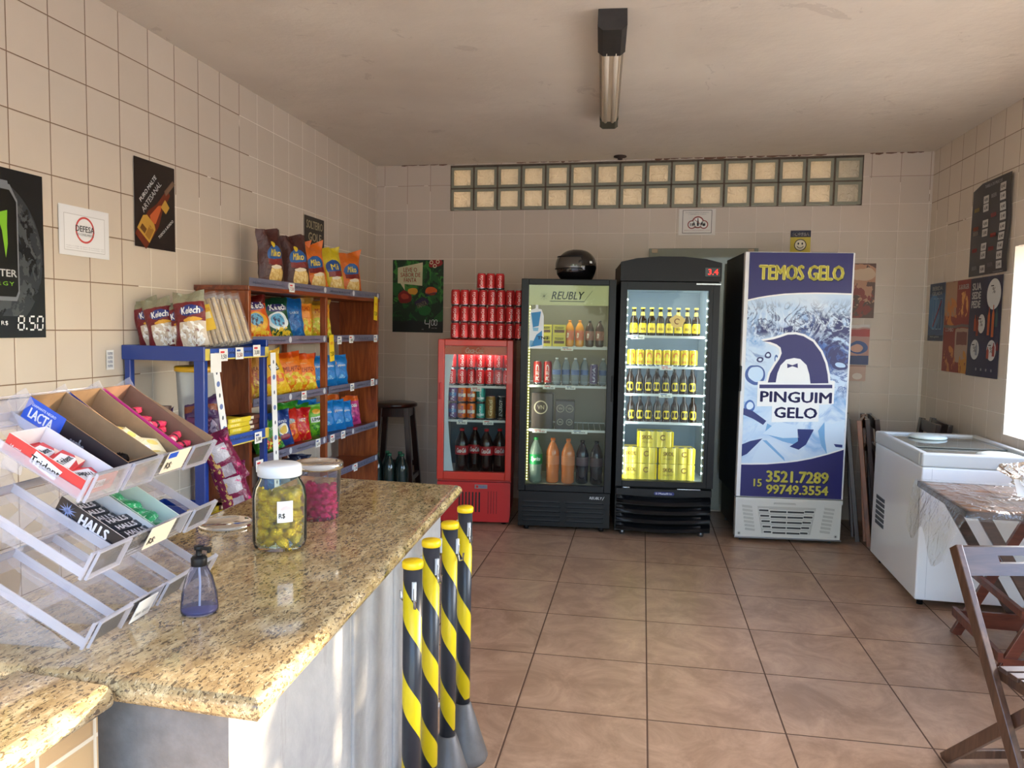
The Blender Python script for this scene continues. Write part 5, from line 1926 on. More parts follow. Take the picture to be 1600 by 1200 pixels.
# consumer notice
M_P2 = art('notice_white', (236, 236, 236), [('r', .09, .10, .91, .84, (200, 198, 196)), ('r', .10, .112, .90, .828, (240, 240, 240))], .3)
b = sheet(.285, .198, M_P2)
RNG = mat('notice_red', (206, 74, 70), .5)
b.ring(.142, .108, .054, .008, -.0026, RNG)
b.text('DEFESA', (.088, .100, .196, .124), mat('notice_grey', (70, 70, 72), .5), y=-.0032, bold=.02)
b.text('DO CONSUMIDOR', (.092, .084, .192, .093), mat('notice_grey', (70, 70, 72), .5), y=-.0032)
for zz in (.036, .028):
    b.text('acesse o codigo de defesa do consumidor aqui', (.035, zz, .25, zz + .005), GREYT, y=-.003)
o = b.build('notice')
o.location, o.rotation_euler = on_left(-3.59, 1.675)
tag(o, 'white laminated consumer notice with a red ring on the left wall', 'notice')

# beer poster
M_P3 = art('poster_beer', (34, 24, 22), [('n', 8, .66, (50, 36, 30), 0, 0, 1, 1)], .3, warp=.05)
b = sheet(.302, .40, M_P3)
AMB = mat('poster_amber', (196, 150, 60), .4)
BRNP = mat('poster_brown', (110, 70, 24), .4)


def rotpoly(b, cx, cz, pts, a, y, mt):
    ca, sa = math.cos(R(a)), math.sin(R(a))
    b.poly([(cx + p[0] * ca - p[1] * sa, cz + p[0] * sa + p[1] * ca) for p in pts], y, mt)


BOT1, BOT2 = mat('poster_bottle_dark', (110, 40, 16), .4), mat('poster_bottle_glow', (200, 96, 48), .4)
rotpoly(b, .150, .155, [(-.17, -.050), (-.02, -.050), (.05, -.026), (.16, -.018), (.16, .018), (.05, .026), (-.02, .050), (-.17, .050)], 50, -.0026, BOT1)
rotpoly(b, .150, .155, [(-.03, -.026), (.05, -.012), (.07, 0), (.05, .014), (-.03, .028), (-.05, 0)], 50, -.0028, BOT2)
b.poly([(0, 0), (.075, 0), (.055, .03), (0, .055)], -.0029, BOT1) if False else None
rotpoly(b, .085, .085, [(-.055, -.04), (.05, -.04), (.05, .04), (.03, .055), (-.035, .055), (-.055, .035)], -35, -.0030, AMB)
rotpoly(b, .085, .085, [(-.040, -.028), (.0, -.028), (.0, .0), (-.040, .0)], -35, -.0034, BRNP)
rotpoly(b, .085, .085, [(.005, -.030), (.042, -.030), (.042, .030), (.005, .030)], -35, -.0034, mat('poster_ochre', (160, 112, 40), .4))
b.ring(.115, .105, .015, .004, -.0038, AMB, 16)
rotpoly(b, .225, .205, [(-.025, -.024), (.022, -.024), (.026, .02), (-.02, .028)], -35, -.0032, AMB)
rotpoly(b, .26, .30, [(-.05, -.012), (.05, -.012), (.045, .012), (-.045, .012)], 42, -.0032, mat('poster_band', (120, 92, 72), .4))
b.text('PURO MALTE', (.012, .262, .182, .282), WHITE, y=-.004, rot=48)
b.text('ARTESANAL', (.022, .226, .222, .252), WHITE, y=-.004, rot=48, bold=.01)
b.text('TODOS A BORDO', (.155, .095, .300, .108), WHITE, y=-.004, rot=40)
o = b.build('poster')
o.location, o.rotation_euler = on_left(-3.136, 1.754)
tag(o, 'dark beer poster with amber bottle and slanted white lettering on the left wall', 'poster')

# third left poster, partly behind snacks
M_P4 = art('poster_single', (44, 36, 30), [('ne', 14, .5, (160, 140, 96), .5, .28, .40, .20), ('r', .72, 0, .8, .5, (150, 90, 40))], .4)
b = sheet(.318, .40, M_P4)
CRM = mat('poster_cream', (206, 196, 160), .5)
b.text('SOLTEIRO', (.030, .318, .292, .372), CRM, y=-.0032, bold=.02)
b.text('GOLE', (.060, .235, .27, .292), CRM, y=-.0032, bold=.03)
for x in (.06, .12, .18, .24):
    b.disc(x + .01, .18, .020, .045, -.0032, CRM, 14)
o = b.build('poster')
o.location, o.rotation_euler = on_left(-1.40, 1.745)
tag(o, 'dark poster with cream lettering behind the snack bags on the wooden shelf', 'poster')

# handwritten note
b = sheet(.045, .085, M_PAPER)
for k in range(4):
    b.text('nome', (.006, .064 - k * .018, .036, .076 - k * .018), mat('pen_blue_grey', (90, 96, 130), .6), y=-.003)
o = b.build('paper_note')
o.location, o.rotation_euler = on_left(-3.334, 1.203)
tag(o, 'small handwritten paper note on the left wall beside the blue shelf', 'note')

# soda poster
M_P5 = art('poster_soda', (12, 44, 20), [('n', 3.5, .50, (24, 84, 34), 0, .15, 1, 1, 1.5), ('n', 5, .56, (52, 122, 44), 0, .40, 1, 1, 1.5), ('r', 0, 0, 1, .16, (16, 22, 20)),
                                      ('e', .24, .49, .14, .09, (120, 20, 18)), ('e', .24, .50, .08, .04, (176, 60, 40)), ('e', .40, .58, .09, .05, (196, 140, 40)), ('e', .76, .56, .12, .06, (206, 90, 30)),
                                      ('e', .58, .42, .13, .06, (40, 30, 60)), ('e', .64, .30, .12, .07, (30, 96, 40)), ('e', .84, .96, .14, .07, (150, 30, 30))], .45, warp=.09)
b = sheet(.447, .605, M_P5)
b.poly([(.045, .54), (.265, .585), (.262, .39), (.045, .41)], -.0030, CRM)
b.poly([(.065, .415), (.105, .405), (.108, .35)], -.0030, CRM)
RDT = mat('poster_red_ink', (176, 30, 30), .5)
b.text('LEVE O', (.095, .505, .215, .540), RDT, y=-.0034, bold=.01)
b.text('SABOR DE', (.070, .463, .245, .498), RDT, y=-.0034, bold=.01)
b.text('FANTA', (.100, .420, .210, .455), RDT, y=-.0034, bold=.01)
b.text('FANTA', (.215, .215, .305, .255), CRM, y=-.0034, bold=.02, rot=20)
b.text('fanta', (.295, .31, .39, .34), mat('poster_blue_ink', (60, 90, 150), .5), y=-.0034, bold=.02, rot=12)
for (x, z) in ((.34, .585), (.37, .555), (.395, .59)):
    b.ring(x, z, .017, .007, -.0034, CRM, 14)
seg(b, '4', .285, .035, .042, .075, .005, -.0034, WHITE)
seg(b, '00', .345, .062, .020, .045, .004, -.0034, WHITE)
b.text('R$', (.262, .022, .278, .030), GREYT, y=-.0034)
b.text('cada lata', (.345, .035, .395, .044), GREYT, y=-.0034)
o = b.build('poster', loc=(.150, -.003, 1.36))
tag(o, 'dark green soda poster with cream speech bubble and price 4.00 on the back wall', 'poster')

# age notice
M_P6 = art('notice_age', (222, 216, 208), [('r', .10, .07, .90, .96, (90, 84, 80)), ('r', .115, .09, .885, .94, (226, 220, 212))], .5)
b = sheet(.277, .199, M_P6)
RN2 = mat('notice_dull_red', (150, 70, 62), .5)
for (x, z, r_) in ((.100, .080, .033), (.145, .098, .046), (.190, .080, .033)):
    b.disc(x, z, r_, r_, -.0024, RN2, 24)
for (x, z, r_) in ((.100, .080, .025), (.145, .098, .036), (.190, .080, .025)):
    b.disc(x, z, r_, r_, -.0028, M_PAPER, 24)
b.text('18', (.086, .070, .114, .092), BLACK, y=-.0032, bold=.03)
b.prism([(.138, .070), (.152, .070), (.152, .100), (.148, .115), (.148, .130), (.142, .130), (.142, .115), (.138, .100)], -.0034, -.003, BLACK)
b.bar((.118, -.0036, .118), (.172, -.0036, .078), .001, .004, RN2)
b.disc(.190, .078, .012, .010, -.0034, BLACK, 12)
for k in range(4):
    b.bar((.182 + k * .005, -.0036, .082), (.180 + k * .007, -.0036, .096), .001, .003, BLACK)
b.text('PROIBIDA A VENDA DE BEBIDAS', (.05, .168, .225, .176), GREYT, y=-.003, bold=.01)
b.text('A MENORES DE 18 ANOS', (.07, .155, .205, .162), GREYT, y=-.003, bold=.01)
b.text('bebida alcoolica prejudicial a saude', (.045, .032, .235, .040), RN2, y=-.003)
o = b.build('notice', loc=(2.497, -.003, 2.156))
tag(o, 'white notice with three dull red circles under the glass blocks', 'notice')

# smile sign
b = sheet(.145, .190, mat('sign_dull_yellow', (206, 184, 60), .5))
b.panel(0, .140, .145, .190, -.0030, mat('sign_navy', (40, 36, 60), .5))
b.text('SORRIA', (.012, .150, .133, .174), WHITE, y=-.0034, bold=.03)
b.disc(.072, .082, .044, .044, -.0030, BLACK, 28)
b.disc(.072, .082, .038, .038, -.0034, mat('sign_face', (236, 226, 200), .5), 28)
b.disc(.058, .092, .006, .009, -.0038, BLACK, 12)
b.disc(.086, .092, .006, .009, -.0038, BLACK, 12)
b.ring(.072, .082, .026, .005, -.0038, BLACK, 16, 200, 340)
b.text('voce esta sendo filmado', (.015, .012, .13, .024), BLACK, y=-.0034)
o = b.build('smile_sign', loc=(3.327, -.003, 1.995))
tag(o, 'small yellow smiley sign on the back wall above the ice freezer', 'sign')

# posters behind the ice freezer's right edge
M_P7 = art('poster_food', (96, 66, 56), [('ne', 3, .45, (190, 140, 110), .6, .6, .6, .4), ('ne', 5, .5, (140, 60, 50), .5, .3, .5, .3), ('e', .7, .8, .3, .12, (210, 180, 150))], .4, warp=.1)
o = sheet(.30, .405, M_P7).build('poster', loc=(3.64, -.003, 1.535))
tag(o, 'brown food poster peeking out at the top right of the ice freezer', 'poster')
M_P8 = art('poster_icecream', (196, 150, 140), [('r', 0, .70, 1, .88, (180, 70, 70)), ('e', .75, .42, .22, .16, (60, 90, 150)), ('e', .72, .40, .14, .10, (220, 170, 150)), ('r', 0, 0, 1, .22, (50, 70, 120)), ('r', 0, .92, 1, 1, (220, 212, 206))], .4, warp=.06)
o = sheet(.30, .30, M_P8).build('poster', loc=(3.62, -.003, 1.187))
tag(o, 'pink and blue ice cream poster peeking out at the right of the ice freezer', 'poster')
M_P9 = art('poster_peach', (206, 170, 150), [('e', .8, .3, .12, .2, (232, 216, 200)), ('r', 0, .9, 1, 1, (170, 130, 120))], .4)
o = sheet(.29, .12, M_P9).build('poster', loc=(3.615, -.003, 1.063))
tag(o, 'plain peach strip of paper under the pink and blue poster', 'poster')

# right wall: price board, thirst poster, hot poster, blue poster
M_P10 = art('price_board_black', (40, 38, 44), [('n', 3, .66, (56, 54, 62), 0, 0, 1, 1)], .35)
w_, h_ = .535, .565
b = MB()
b.grid(lambda u, v: (u * w_, -.004 - .012 * (.5 + .5 * math.sin(v * 9)) * (u - .1), v * h_ - (.03 * max(0, .25 - u) * 4 if v > .9 else 0)), 8, 16, M_P10)
DG = mat('board_white_card', (206, 204, 198), .6)


def bz(x, z):
    u, v = x / w_, z / h_
    return (x, -.0055 - .012 * (.5 + .5 * math.sin(v * 9)) * (u - .1) - .0008, z)


def card(x, z, s=.0):
    b.add([bz(x, z), bz(x + .075, z), bz(x + .075, z + .045), bz(x, z + .045)], [(0, 1, 2, 3)], DG)
    b.text('%d,%d0' % (3 + (int(z * 100) % 7), int(x * 100) % 9), (x + .014, z + .010, x + .064, z + .032), BLACK, fn=lambda p, q: (lambda t: (t[0], t[1] - .0008, t[2]))(bz(p, q)), bold=.02)


rowsR = [.505, .450, .390, .335, .275, .220, .165, .110, .055]
for zz in rowsR:
    card(.40, zz - .03)
for zz in (.465, .415, .320, .265, .180, .130, .045):
    card(.17, zz - .03)
for (x, z, c) in [(.04, .40, (150, 130, 60)), (.04, .285, (170, 80, 50)), (.04, .255, (150, 140, 130)), (.04, .15, (170, 50, 50)), (.05, .04, (130, 130, 130)), (.28, .455, (150, 150, 150)), (.28, .34, (150, 60, 60)), (.29, .22, (180, 60, 50)), (.28, .14, (150, 50, 50)), (.28, .045, (110, 100, 110))]:
    cm = mat('board_logo_%d_%d_%d' % c, c, .6)
    b.text('BEER', (x, z, x + .075, z + .022), cm, fn=bz, bold=.04)
b.text('TABELA DE PRECOS', (.18, .528, .42, .546), GREYT, fn=bz, bold=.02)
b.text('consulte', (.36, .006, .49, .014), GREYT, fn=bz)
o = b.build('price_board')
o.location, o.rotation_euler = on_right(-.738, 1.790)
tag(o, 'black drinks price board with rows of white price cards on the right wall', 'price board')
M_P11 = art('poster_thirst', (38, 40, 62), [('n', 3, .62, (48, 50, 76), 0, 0, 1, 1)], .4)
b = sheet(.445, .610, M_P11)
LT = mat('poster_light_ink', (206, 206, 200), .5)
for k, s_ in enumerate(('SUA', 'SEDE', 'PEDE')):
    b.text(s_, (.03, .535 - k * .055, .16, .578 - k * .055), LT, y=-.003, bold=.05)
b.disc(.335, .50, .092, .092, -.0030, LT, 28)
b.disc(.19, .325, .050, .058, -.0030, LT, 22)
b.disc(.115, .165, .062, .062, -.0030, LT, 22)
b.disc(.345, .165, .062, .062, -.0030, LT, 22)
for (x, z, c, hh) in [(.29, .34, (176, 90, 50), .17), (.345, .34, (184, 100, 56), .19), (.39, .36, (70, 96, 90), .11), (.10, .33, (170, 80, 50), .10), (.135, .31, (140, 60, 40), .12), (.375, .17, (150, 60, 50), .08), (.30, .15, (160, 70, 50), .07), (.14, .17, (150, 154, 160), .08), (.42, .19, (120, 40, 40), .05)]:
    cm = mat('poster_bottle_%d_%d_%d' % c, c, .5)
    b.poly([(x - .016, z - hh * .5), (x + .016, z - hh * .5), (x + .016, z + hh * .2), (x + .006, z + hh * .35), (x + .006, z + hh * .5), (x - .006, z + hh * .5), (x - .006, z + hh * .35), (x - .016, z + hh * .2)], -.0036, cm)
for (cx_, cz_) in ((.335, .52), (.19, .325), (.115, .165), (.345, .165)):
    b.text('%', (cx_ - .02, cz_ - .015, cx_ + .02, cz_ + .02), BLACK, y=-.0038)
    b.bar((cx_ - .04, -.0038, cz_ + .03), (cx_ - .005, -.0038, cz_ + .03), .001, .006, BLACK)
for k in range(4):
    b.text('*', (.14 + k * .07, .035, .16 + k * .07, .055), LT, y=-.003)
o = b.build('poster')
o.location, o.rotation_euler = on_right(-.780, 1.168)
tag(o, 'navy poster reading SUA SEDE PEDE under the price board', 'poster')
M_P12 = art('poster_hot', (142, 56, 46), [('r', 0, .62, .48, 1, (176, 140, 110)), ('ne', 6, .46, (206, 130, 60), .28, .66, .24, .16), ('ne', 5, .5, (220, 160, 90), .74, .72, .2, .16), ('r', .5, .12, 1, .48, (176, 150, 130)), ('r', .56, .30, .96, .44, (120, 70, 60)), ('ne', 6, .5, (200, 130, 70), .3, .14, .24, .14), ('ne', 6, .5, (200, 140, 60), .85, .1, .16, .14), ('r', .0, .49, 1, .52, (110, 100, 96))], .45, warp=.05)
b = sheet(.405, .605, M_P12)
b.text('X-BURGER', (.22, .545, .38, .575), LT, y=-.003, bold=.02)
b.text('COMBO', (.03, .27, .17, .295), LT, y=-.003, bold=.02)
o = b.build('poster')
o.location, o.rotation_euler = on_right(-.378, 1.174)
tag(o, 'red and tan food poster between the blue and navy ones on the right wall', 'poster')
M_P13 = art('poster_blue', (30, 74, 120), [('e', .3, .5, .4, .3, (60, 120, 170)), ('r', 0, .0, 1, .1, (20, 40, 74)), ('r', 0, .82, 1, 1, (26, 50, 84))], .4, warp=.05)
b = sheet(.285, .405, M_P13)
b.text('BEBIDA', (.05, .355, .235, .382), LT, y=-.003, bold=.03)
b.text('GELADA', (.05, .320, .235, .345), LT, y=-.003, bold=.03)
for x in (.08, .14, .20):
    b.frame(x, .08, x + .045, .30, -.0034, -.003, .006, mat('poster_pale_blue', (140, 170, 196), .5))
b.bar((.09, -.0036, .10), (.23, -.0036, .28), .001, .012, mat('poster_red_slash', (150, 50, 60), .5))
b.text('beba gelado', (.05, .02, .22, .035), LT, y=-.003)
o = b.build('poster')
o.location, o.rotation_euler = on_right(-.085, 1.378)
tag(o, 'blue drinks poster in the right corner of the room', 'poster')

# ================================================================== CEILING
LF = thing('fluorescent_light', 'dusty fluorescent ceiling light with dark ends above the fridges', 'ceiling light', (2.135, -2.09, 2.675), R(5.6))
M_DUST = mat('fixture_dark', (46, 42, 40), .7, grain=.2, gscale=30)
M_FG = mat('fixture_grey', (140, 126, 108), .6, grain=.12, gscale=20)
L2 = .80
b = MB()
sec = [(-.052, .0705), (-.056, .03), (-.048, .006), (.048, .006), (.056, .03), (.052, .0705)]
b.prism(sec, -L2, L2, M_FG)
b.build('housing', LF, bevel=.003)
b = MB()
b.prism([(-.046, .010), (-.042, -.010), (.042, -.010), (.046, .010)], -L2 + .30, L2 - .14, mat('diffuser_aged', (206, 188, 160), .35, grain=.08, gscale=5))
b.build('diffuser', LF, bevel=.006)
for s_ in (-1, 1):
    MB().cyl((s_ * .021, -L2 + .27, -.004), .0125, 1.62 - .43 - .0, mat('tube_white', (214, 202, 182), .3), 12, 'y').build('lamp_tube', LF)
b = MB()
b.prism([(-.060, .0705), (-.062, .002), (-.040, -.016), (.040, -.016), (.062, .002), (.060, .0705)], -L2 - .012, -L2 + .30, M_DUST)
b.build('end_cap', LF, bevel=.006)
b = MB()
b.prism([(-.054, .0705), (-.056, .002), (-.038, -.012), (.038, -.012), (.056, .002), (.054, .0705)], L2 - .15, L2 + .012, mat('fixture_green_grey', (70, 72, 58), .6))
b.build('end_cap', LF, bevel=.012, seg=3)
b = MB()
b.lathe([(.048, .012), (.050, .004), (.02, -.004), (.018, -.016), (.0, -.018)], mat('rusty_metal', (62, 46, 38), .8, grain=.3), 16)
tag(b.build('ceiling_hook', loc=(2.04, -.13, CZ - .012)), 'small rusty hook plate on the ceiling above the glass blocks', 'hook')

# ================================================================== BAR STOOL AND BOTTLES BEHIND THE SHELF
ST = thing('bar_stool', 'dark wooden bar stool in the back left corner', 'stool', (.345, -.42, 0), R(8))
b = MB().lathe([(.0, .772), (.155, .772), (.168, .780), (.168, .798), (.158, .806), (.0, .808)], M_DKW, 32)
b.build('seat', ST)
for sx in (-1, 1):
    for sy in (-1, 1):
        MB().tube([(sx * .165, sy * .165, 0), (sx * .105, sy * .105, .772)], 0, M_DKW, flat=(.042, .042)).build('leg', ST, bevel=.003)
b = MB()
for s_ in (-1, 1):
    b.bar((-.105, s_ * .108, .735), (.105, s_ * .108, .735), .02, .07, M_DKW)
    b.bar((s_ * .108, -.105, .735), (s_ * .108, .105, .735), .02, .07, M_DKW)
b.build('apron', ST)
for s_ in (-1, 1):
    MB().bar((-.140, s_ * .142, .30), (.140, s_ * .142, .30), .025, .04, M_DKW).build('stretcher', ST)
    MB().bar((s_ * .150, -.145, .22), (s_ * .150, .145, .22), .025, .04, M_DKW).build('stretcher', ST)
DKB = bottle('darkgreen', (30, 44, 40), None, (30, 90, 60), .33, .047, (.4, .6), None, rough=.05)
for k, (x, y) in enumerate([(.34, -.86), (.44, -.86), (.54, -.86), (.39, -.77), (.49, -.77)]):
    place('green_bottle', DKB, (x + .02, y, .142), k * .7, 'dark green soda bottle under the bar stool, %s' % ('front left', 'front middle', 'front right', 'back left', 'back right')[k], 'bottle', 'dark bottles under the stool')
b = MB()
b.box(.30, -.93, .01, .62, -.70, .14, M_DKW)
tag(b.build('wooden_crate', bevel=.004, loc=(0, 0, -.009)), 'low dark wooden crate carrying dark green bottles beside the bar stool', 'crate')

# ================================================================== COUNTER
def granite():
    t = NT('granite')
    oc = t.coord('Object')
    mp = t.n('ShaderNodeMapping')
    t.l(oc, mp.inputs[0])
    mp.inputs['Rotation'].default_value = (0, 0, R(24))
    mp.inputs['Scale'].default_value = (1.0, .42, 1.0)
    v = mp.outputs[0]
    base = t.noise(v, 30, 5, .65, .5)
    col = t.ramp(base, [(.30, lin((142, 118, 84))), (.48, lin((178, 154, 112))), (.70, lin((214, 194, 152)))])
    sp = t.noise(v, 150, 3, .65, .8)
    col = t.mix(t.math('MULTIPLY', t.math('GREATER_THAN', sp, .565), .80), col, lin((64, 52, 44)))
    sp2 = t.noise(v, 85, 4, .7, 1.2)
    col = t.mix(t.math('MULTIPLY', t.math('GREATER_THAN', sp2, .61), .70), col, lin((84, 68, 56)))
    sp3 = t.noise(v, 170, 2, .5, .3)
    col = t.mix(t.math('MULTIPLY', t.math('LESS_THAN', sp3, .36), .5), col, lin((226, 212, 178)))
    t.bsdf(col, .10, 0, .55, None, coat=.3)
    return t.m


M_GRA = granite()


def slab(pts, z0, z1, name, edges=None, label=None, cat=None):
    """counter slab with a half round edge; pts anticlockwise; only listed edges get the rounded nose"""
    b = MB()
    n = len(pts)
    P2 = [Vector(p) for p in pts]
    r = (z1 - z0) / 2
    rings = []
    K = 8
    for k in range(K + 1):
        a = -PI / 2 + PI * k / K
        ins = r * (1 - math.cos(a))
        z = (z0 + z1) / 2 + r * math.sin(a)
        ring_ = []
        for i in range(n):
            p0, p1, p2 = P2[i - 1], P2[i], P2[(i + 1) % n]
            d1, d2 = (p1 - p0).normalized(), (p2 - p1).normalized()
            n1, n2 = Vector((-d1.y, d1.x)), Vector((-d2.y, d2.x))
            i1 = ins if (edges is None or (i - 1) % n in edges) else 0
            i2 = ins if (edges is None or i in edges) else 0
            den = d1.x * d2.y - d1.y * d2.x
            q0 = p1 + n1 * i1
            q1 = p1 + n2 * i2
            t_ = ((q1 - q0).x * d2.y - (q1 - q0).y * d2.x) / den
            q = q0 + d1 * t_
            ring_.append((q.x, q.y, z))
        rings.append(ring_)
    v = [q for rg in rings for q in rg]
    for j in range(K):
        for i in range(n):
            a = j * n + i
            c = j * n + (i + 1) % n
            # rounded side faces, smooth per edge strip
            b.add([v[a], v[c], v[c + n], v[a + n]], [(0, 1, 2, 3)], M_GRA)
    b.add(rings[0], [tuple(range(n))[::-1]], M_GRA)
    b.add(rings[-1], [tuple(range(n))], M_GRA)
    me = b.mesh(name)
    bm_ = bmesh.new()
    bm_.from_mesh(me)
    bmesh.ops.remove_doubles(bm_, verts=bm_.verts, dist=.0002)
    for f in bm_.faces:
        f.smooth = abs(f.normal.z) < .995
    for e in bm_.edges:
        if len(e.link_faces) == 2 and e.calc_face_angle(0) > R(32):
            e.smooth = False
    bm_.to_mesh(me)
    bm_.free()
    o = bpy.data.objects.new(name, me)
    COL.objects.link(o)
    return o


CT = .83
M_CONC = None


def concrete():
    t = NT('painted_counter_wall')
    oc = t.coord('Object')
    a = t.noise(oc, 3, 6, .7, .6)
    col = t.ramp(a, [(.3, lin((150, 150, 150))), (.7, lin((184, 183, 180)))])
    mp = t.n('ShaderNodeMapping')
    t.l(oc, mp.inputs[0])
    mp.inputs['Scale'].default_value = (14, 14, 1.6)
    st = t.noise(mp.outputs[0], 1.0, 5, .7, .4)
    col = t.mix(t.math('MULTIPLY', t.math('GREATER_THAN', st, .60), .22), col, lin((132, 124, 116)))
    t.bsdf(col, .7, 0, .3, t.bump(t.noise(oc, 24, 5, .7), .35, .01))
    return t.m


M_CONC = concrete()
CO = thing('shop_counter', 'long granite-topped shop counter with grey painted base in the left foreground', 'counter', (0, 0, 0), 0)
top_o = slab([(1.18, -5.150), (1.905, -5.158), (1.7548, -3.47), (1.10, -3.47)], CT - .045, CT, 'countertop')
top_o.parent = CO
b = MB()
bp = [(1.640, -5.100), (1.818, -5.105), (1.690, -3.52), (1.20, -3.52), (1.26, -5.06)]
v = [(p[0], p[1], 0) for p in bp] + [(p[0], p[1], CT - .046) for p in bp]
n_ = len(bp)
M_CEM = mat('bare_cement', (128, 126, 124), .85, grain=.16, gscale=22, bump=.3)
# points run clockwise seen from above: edge 0 is the short end that faces the shop front
b.add(v, [tuple(range(n_)), tuple(range(2 * n_ - 1, n_ - 1, -1))] + [(i, (i + 1) % n_, (i + 1) % n_ + n_, i + n_) for i in range(1, n_ - 1)], M_CONC)
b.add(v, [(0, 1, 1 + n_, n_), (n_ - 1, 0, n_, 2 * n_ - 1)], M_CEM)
for (y, w, pr_) in ((-4.46, .085, .010), (-4.12, .05, .008)):
    x = 1.818 - (y + 5.105) * .0808
    b.box(x - .02, y - w / 2, 0, x + pr_, y + w / 2, CT - .046, M_CONC)
b.build('counter_base', CO, bevel=.008, seg=3)

LC = thing('low_counter', 'second granite counter with beige tiled base at the bottom left corner', 'counter', (0, 0, 0), 0)
t2 = slab([(1.436, -6.15), (1.672, -6.15), (1.650, -5.166), (1.436, -5.156)], CT - .045, CT - .004, 'countertop', edges=[1, 3])
t2.parent = LC
M_BT = tile_mat('beige_tile', (214, 178, 128), (206, 170, 122), (236, 222, 196), .115, .01, .055, .007, .35, .3)
b = MB()
b.box(1.47, -6.10, 0, 1.622, -5.170, CT - .046, M_BT)
b.build('tiled_base', LC)

# ------------------------------------------------------------------ clear candy rack
TH = R(29)
e1 = Vector((-.0917, .9958, 0)).normalized()
eh = Vector((-.9958, -.0917, 0)).normalized()
RK = thing('candy_rack', 'clear acrylic three-tier candy display rack on the granite counter', 'display rack', (1.502, -5.065, CT), 0)
RK.matrix_world = Matrix.Translation((1.502, -5.065, CT)) @ Matrix((e1, eh, Vector((0, 0, 1)))).transposed().to_4x4()
bpy.context.view_layer.update()
RKM = RK.matrix_world.copy()
# local frame: X along the front (away from the viewer), Y towards the back, Z up (left-handed axes avoided below)
if RKM.determinant() < 0:
    RKM = RKM
TZ = (.004, .132, .272)
NC, CWD = 4, .108
DEP = .255


def tier_m(k, a=0.0, s=0.0, n=0.0):
    """matrix of a frame on tier k: x along front, y up the slope, z off the sheet"""
    return Matrix.Translation((a, s * math.cos(TH) - n * math.sin(TH), TZ[k] + s * math.sin(TH) + n * math.cos(TH))) @ Matrix.Rotation(TH, 4, 'X')


for k in range(3):
    tier = MB()
    tier.at(tier_m(k))
    x1 = NC * CWD
    tier.box(-.002, -.003, -.004, x1 + .002, .0, .052, M_ACRY)           # front lip
    for s0, s1 in ((0, .030), (.112, .134), (DEP - .03, DEP)):
        tier.box(0, s0, -.003, x1, s1, 0, M_ACRY)
    for c in range(NC + 1):
        x = c * CWD
        tier.box(max(0, x - .014), .03, -.0032, min(x1, x + .014), DEP - .03, -.0002, M_ACRY)
        tier.box(x - .0012, .0, 0, x + .0012, DEP, .018, M_ACRYE)
        tier.box(x - .0022, -.0035, -.004, x + .0022, .002, .052, M_ACRYE)
    tier.box(0, -.0036, .050, x1, .0, .0532, M_ACRYE)
    tier.box(0, DEP - .003, -.003, x1, DEP, .016, M_ACRYE)
    to = tier.build('tier', RK)
    for c in range(NC):
        if (k == 0 and c in (0, 2, 3)) or (k == 1 and c in (0, 3)) or (k == 2 and c in (0, 1, 3)):
            h = MB().at(tier_m(k))
            x = c * CWD + .006
            h.frame(x, -.004, x + CWD - .012, .056, -.0095, -.0045, .0025, M_ACRYE)
            h.box(x + .0025, -.0085, -.0015, x + CWD - .0145, -.0070, .0535, M_ACRY)
            h.build('label_holder', RK)
for c in range(NC + 1):
    b = MB()
    x = c * CWD
    for k in range(3):
        pts = []
        z0 = TZ[k] - (.02 if k else 0)
        # curved fin from below the tier's middle to the tier above
        zt = TZ[k] + (.132 if k < 2 else .085)
        n_ = 10
        for i in range(n_ + 1):
            f_ = i / n_
            s_ = .105 + .11 * math.sin(PI * f_) * .8 + .07 * f_
            pts.append((x, s_, TZ[k] + .055 + (zt - TZ[k] + .03) * f_))
        b.tube(pts, 0, M_ACRY, flat=(.0028, .034))
    # foot fins
    b.add([(x - .0014, .02, 0), (x - .0014, .22, 0), (x - .0014, .20, .10), (x - .0014, .06, .03), (x + .0014, .02, 0), (x + .0014, .22, 0), (x + .0014, .20, .10), (x + .0014, .06, .03)],
          [(0, 1, 2, 3), (7, 6, 5, 4), (0, 4, 5, 1), (1, 5, 6, 2), (2, 6, 7, 3), (3, 7, 4, 0)], M_ACRY)
    b.build('upright_fin', RK)
for c in range(-1, NC):
    h = MB()
    x0, x1 = c * CWD + .003, (c + 1) * CWD - .003
    P_ = [(.300, .385), (.262, .432), (.222, .432), (.198, .385)]
    prof = [(y, z) for y, z in P_]
    v = []
    for xx in (x0, x1):
        for (y, z) in prof:
            v.append((xx, y, z))
        for (y, z) in prof[::-1]:
            v.append((xx, y + .001, z - .003))
    n_ = 8
    fs = [tuple(range(8)), tuple(range(8, 16))[::-1]] + [(i, (i + 1) % 8, (i + 1) % 8 + 8, i + 8) for i in range(8)]
    if c >= 0:
        h.add(v, fs, M_ACRY)
        h.tube([(x0, .262, .433), (x1, .262, .433)], .002, M_ACRYE, 6)
        h.tube([(x0, .198, .386), (x1, .198, .386)], .002, M_ACRYE, 6)
        h.build('top_hood', RK)
b = MB()
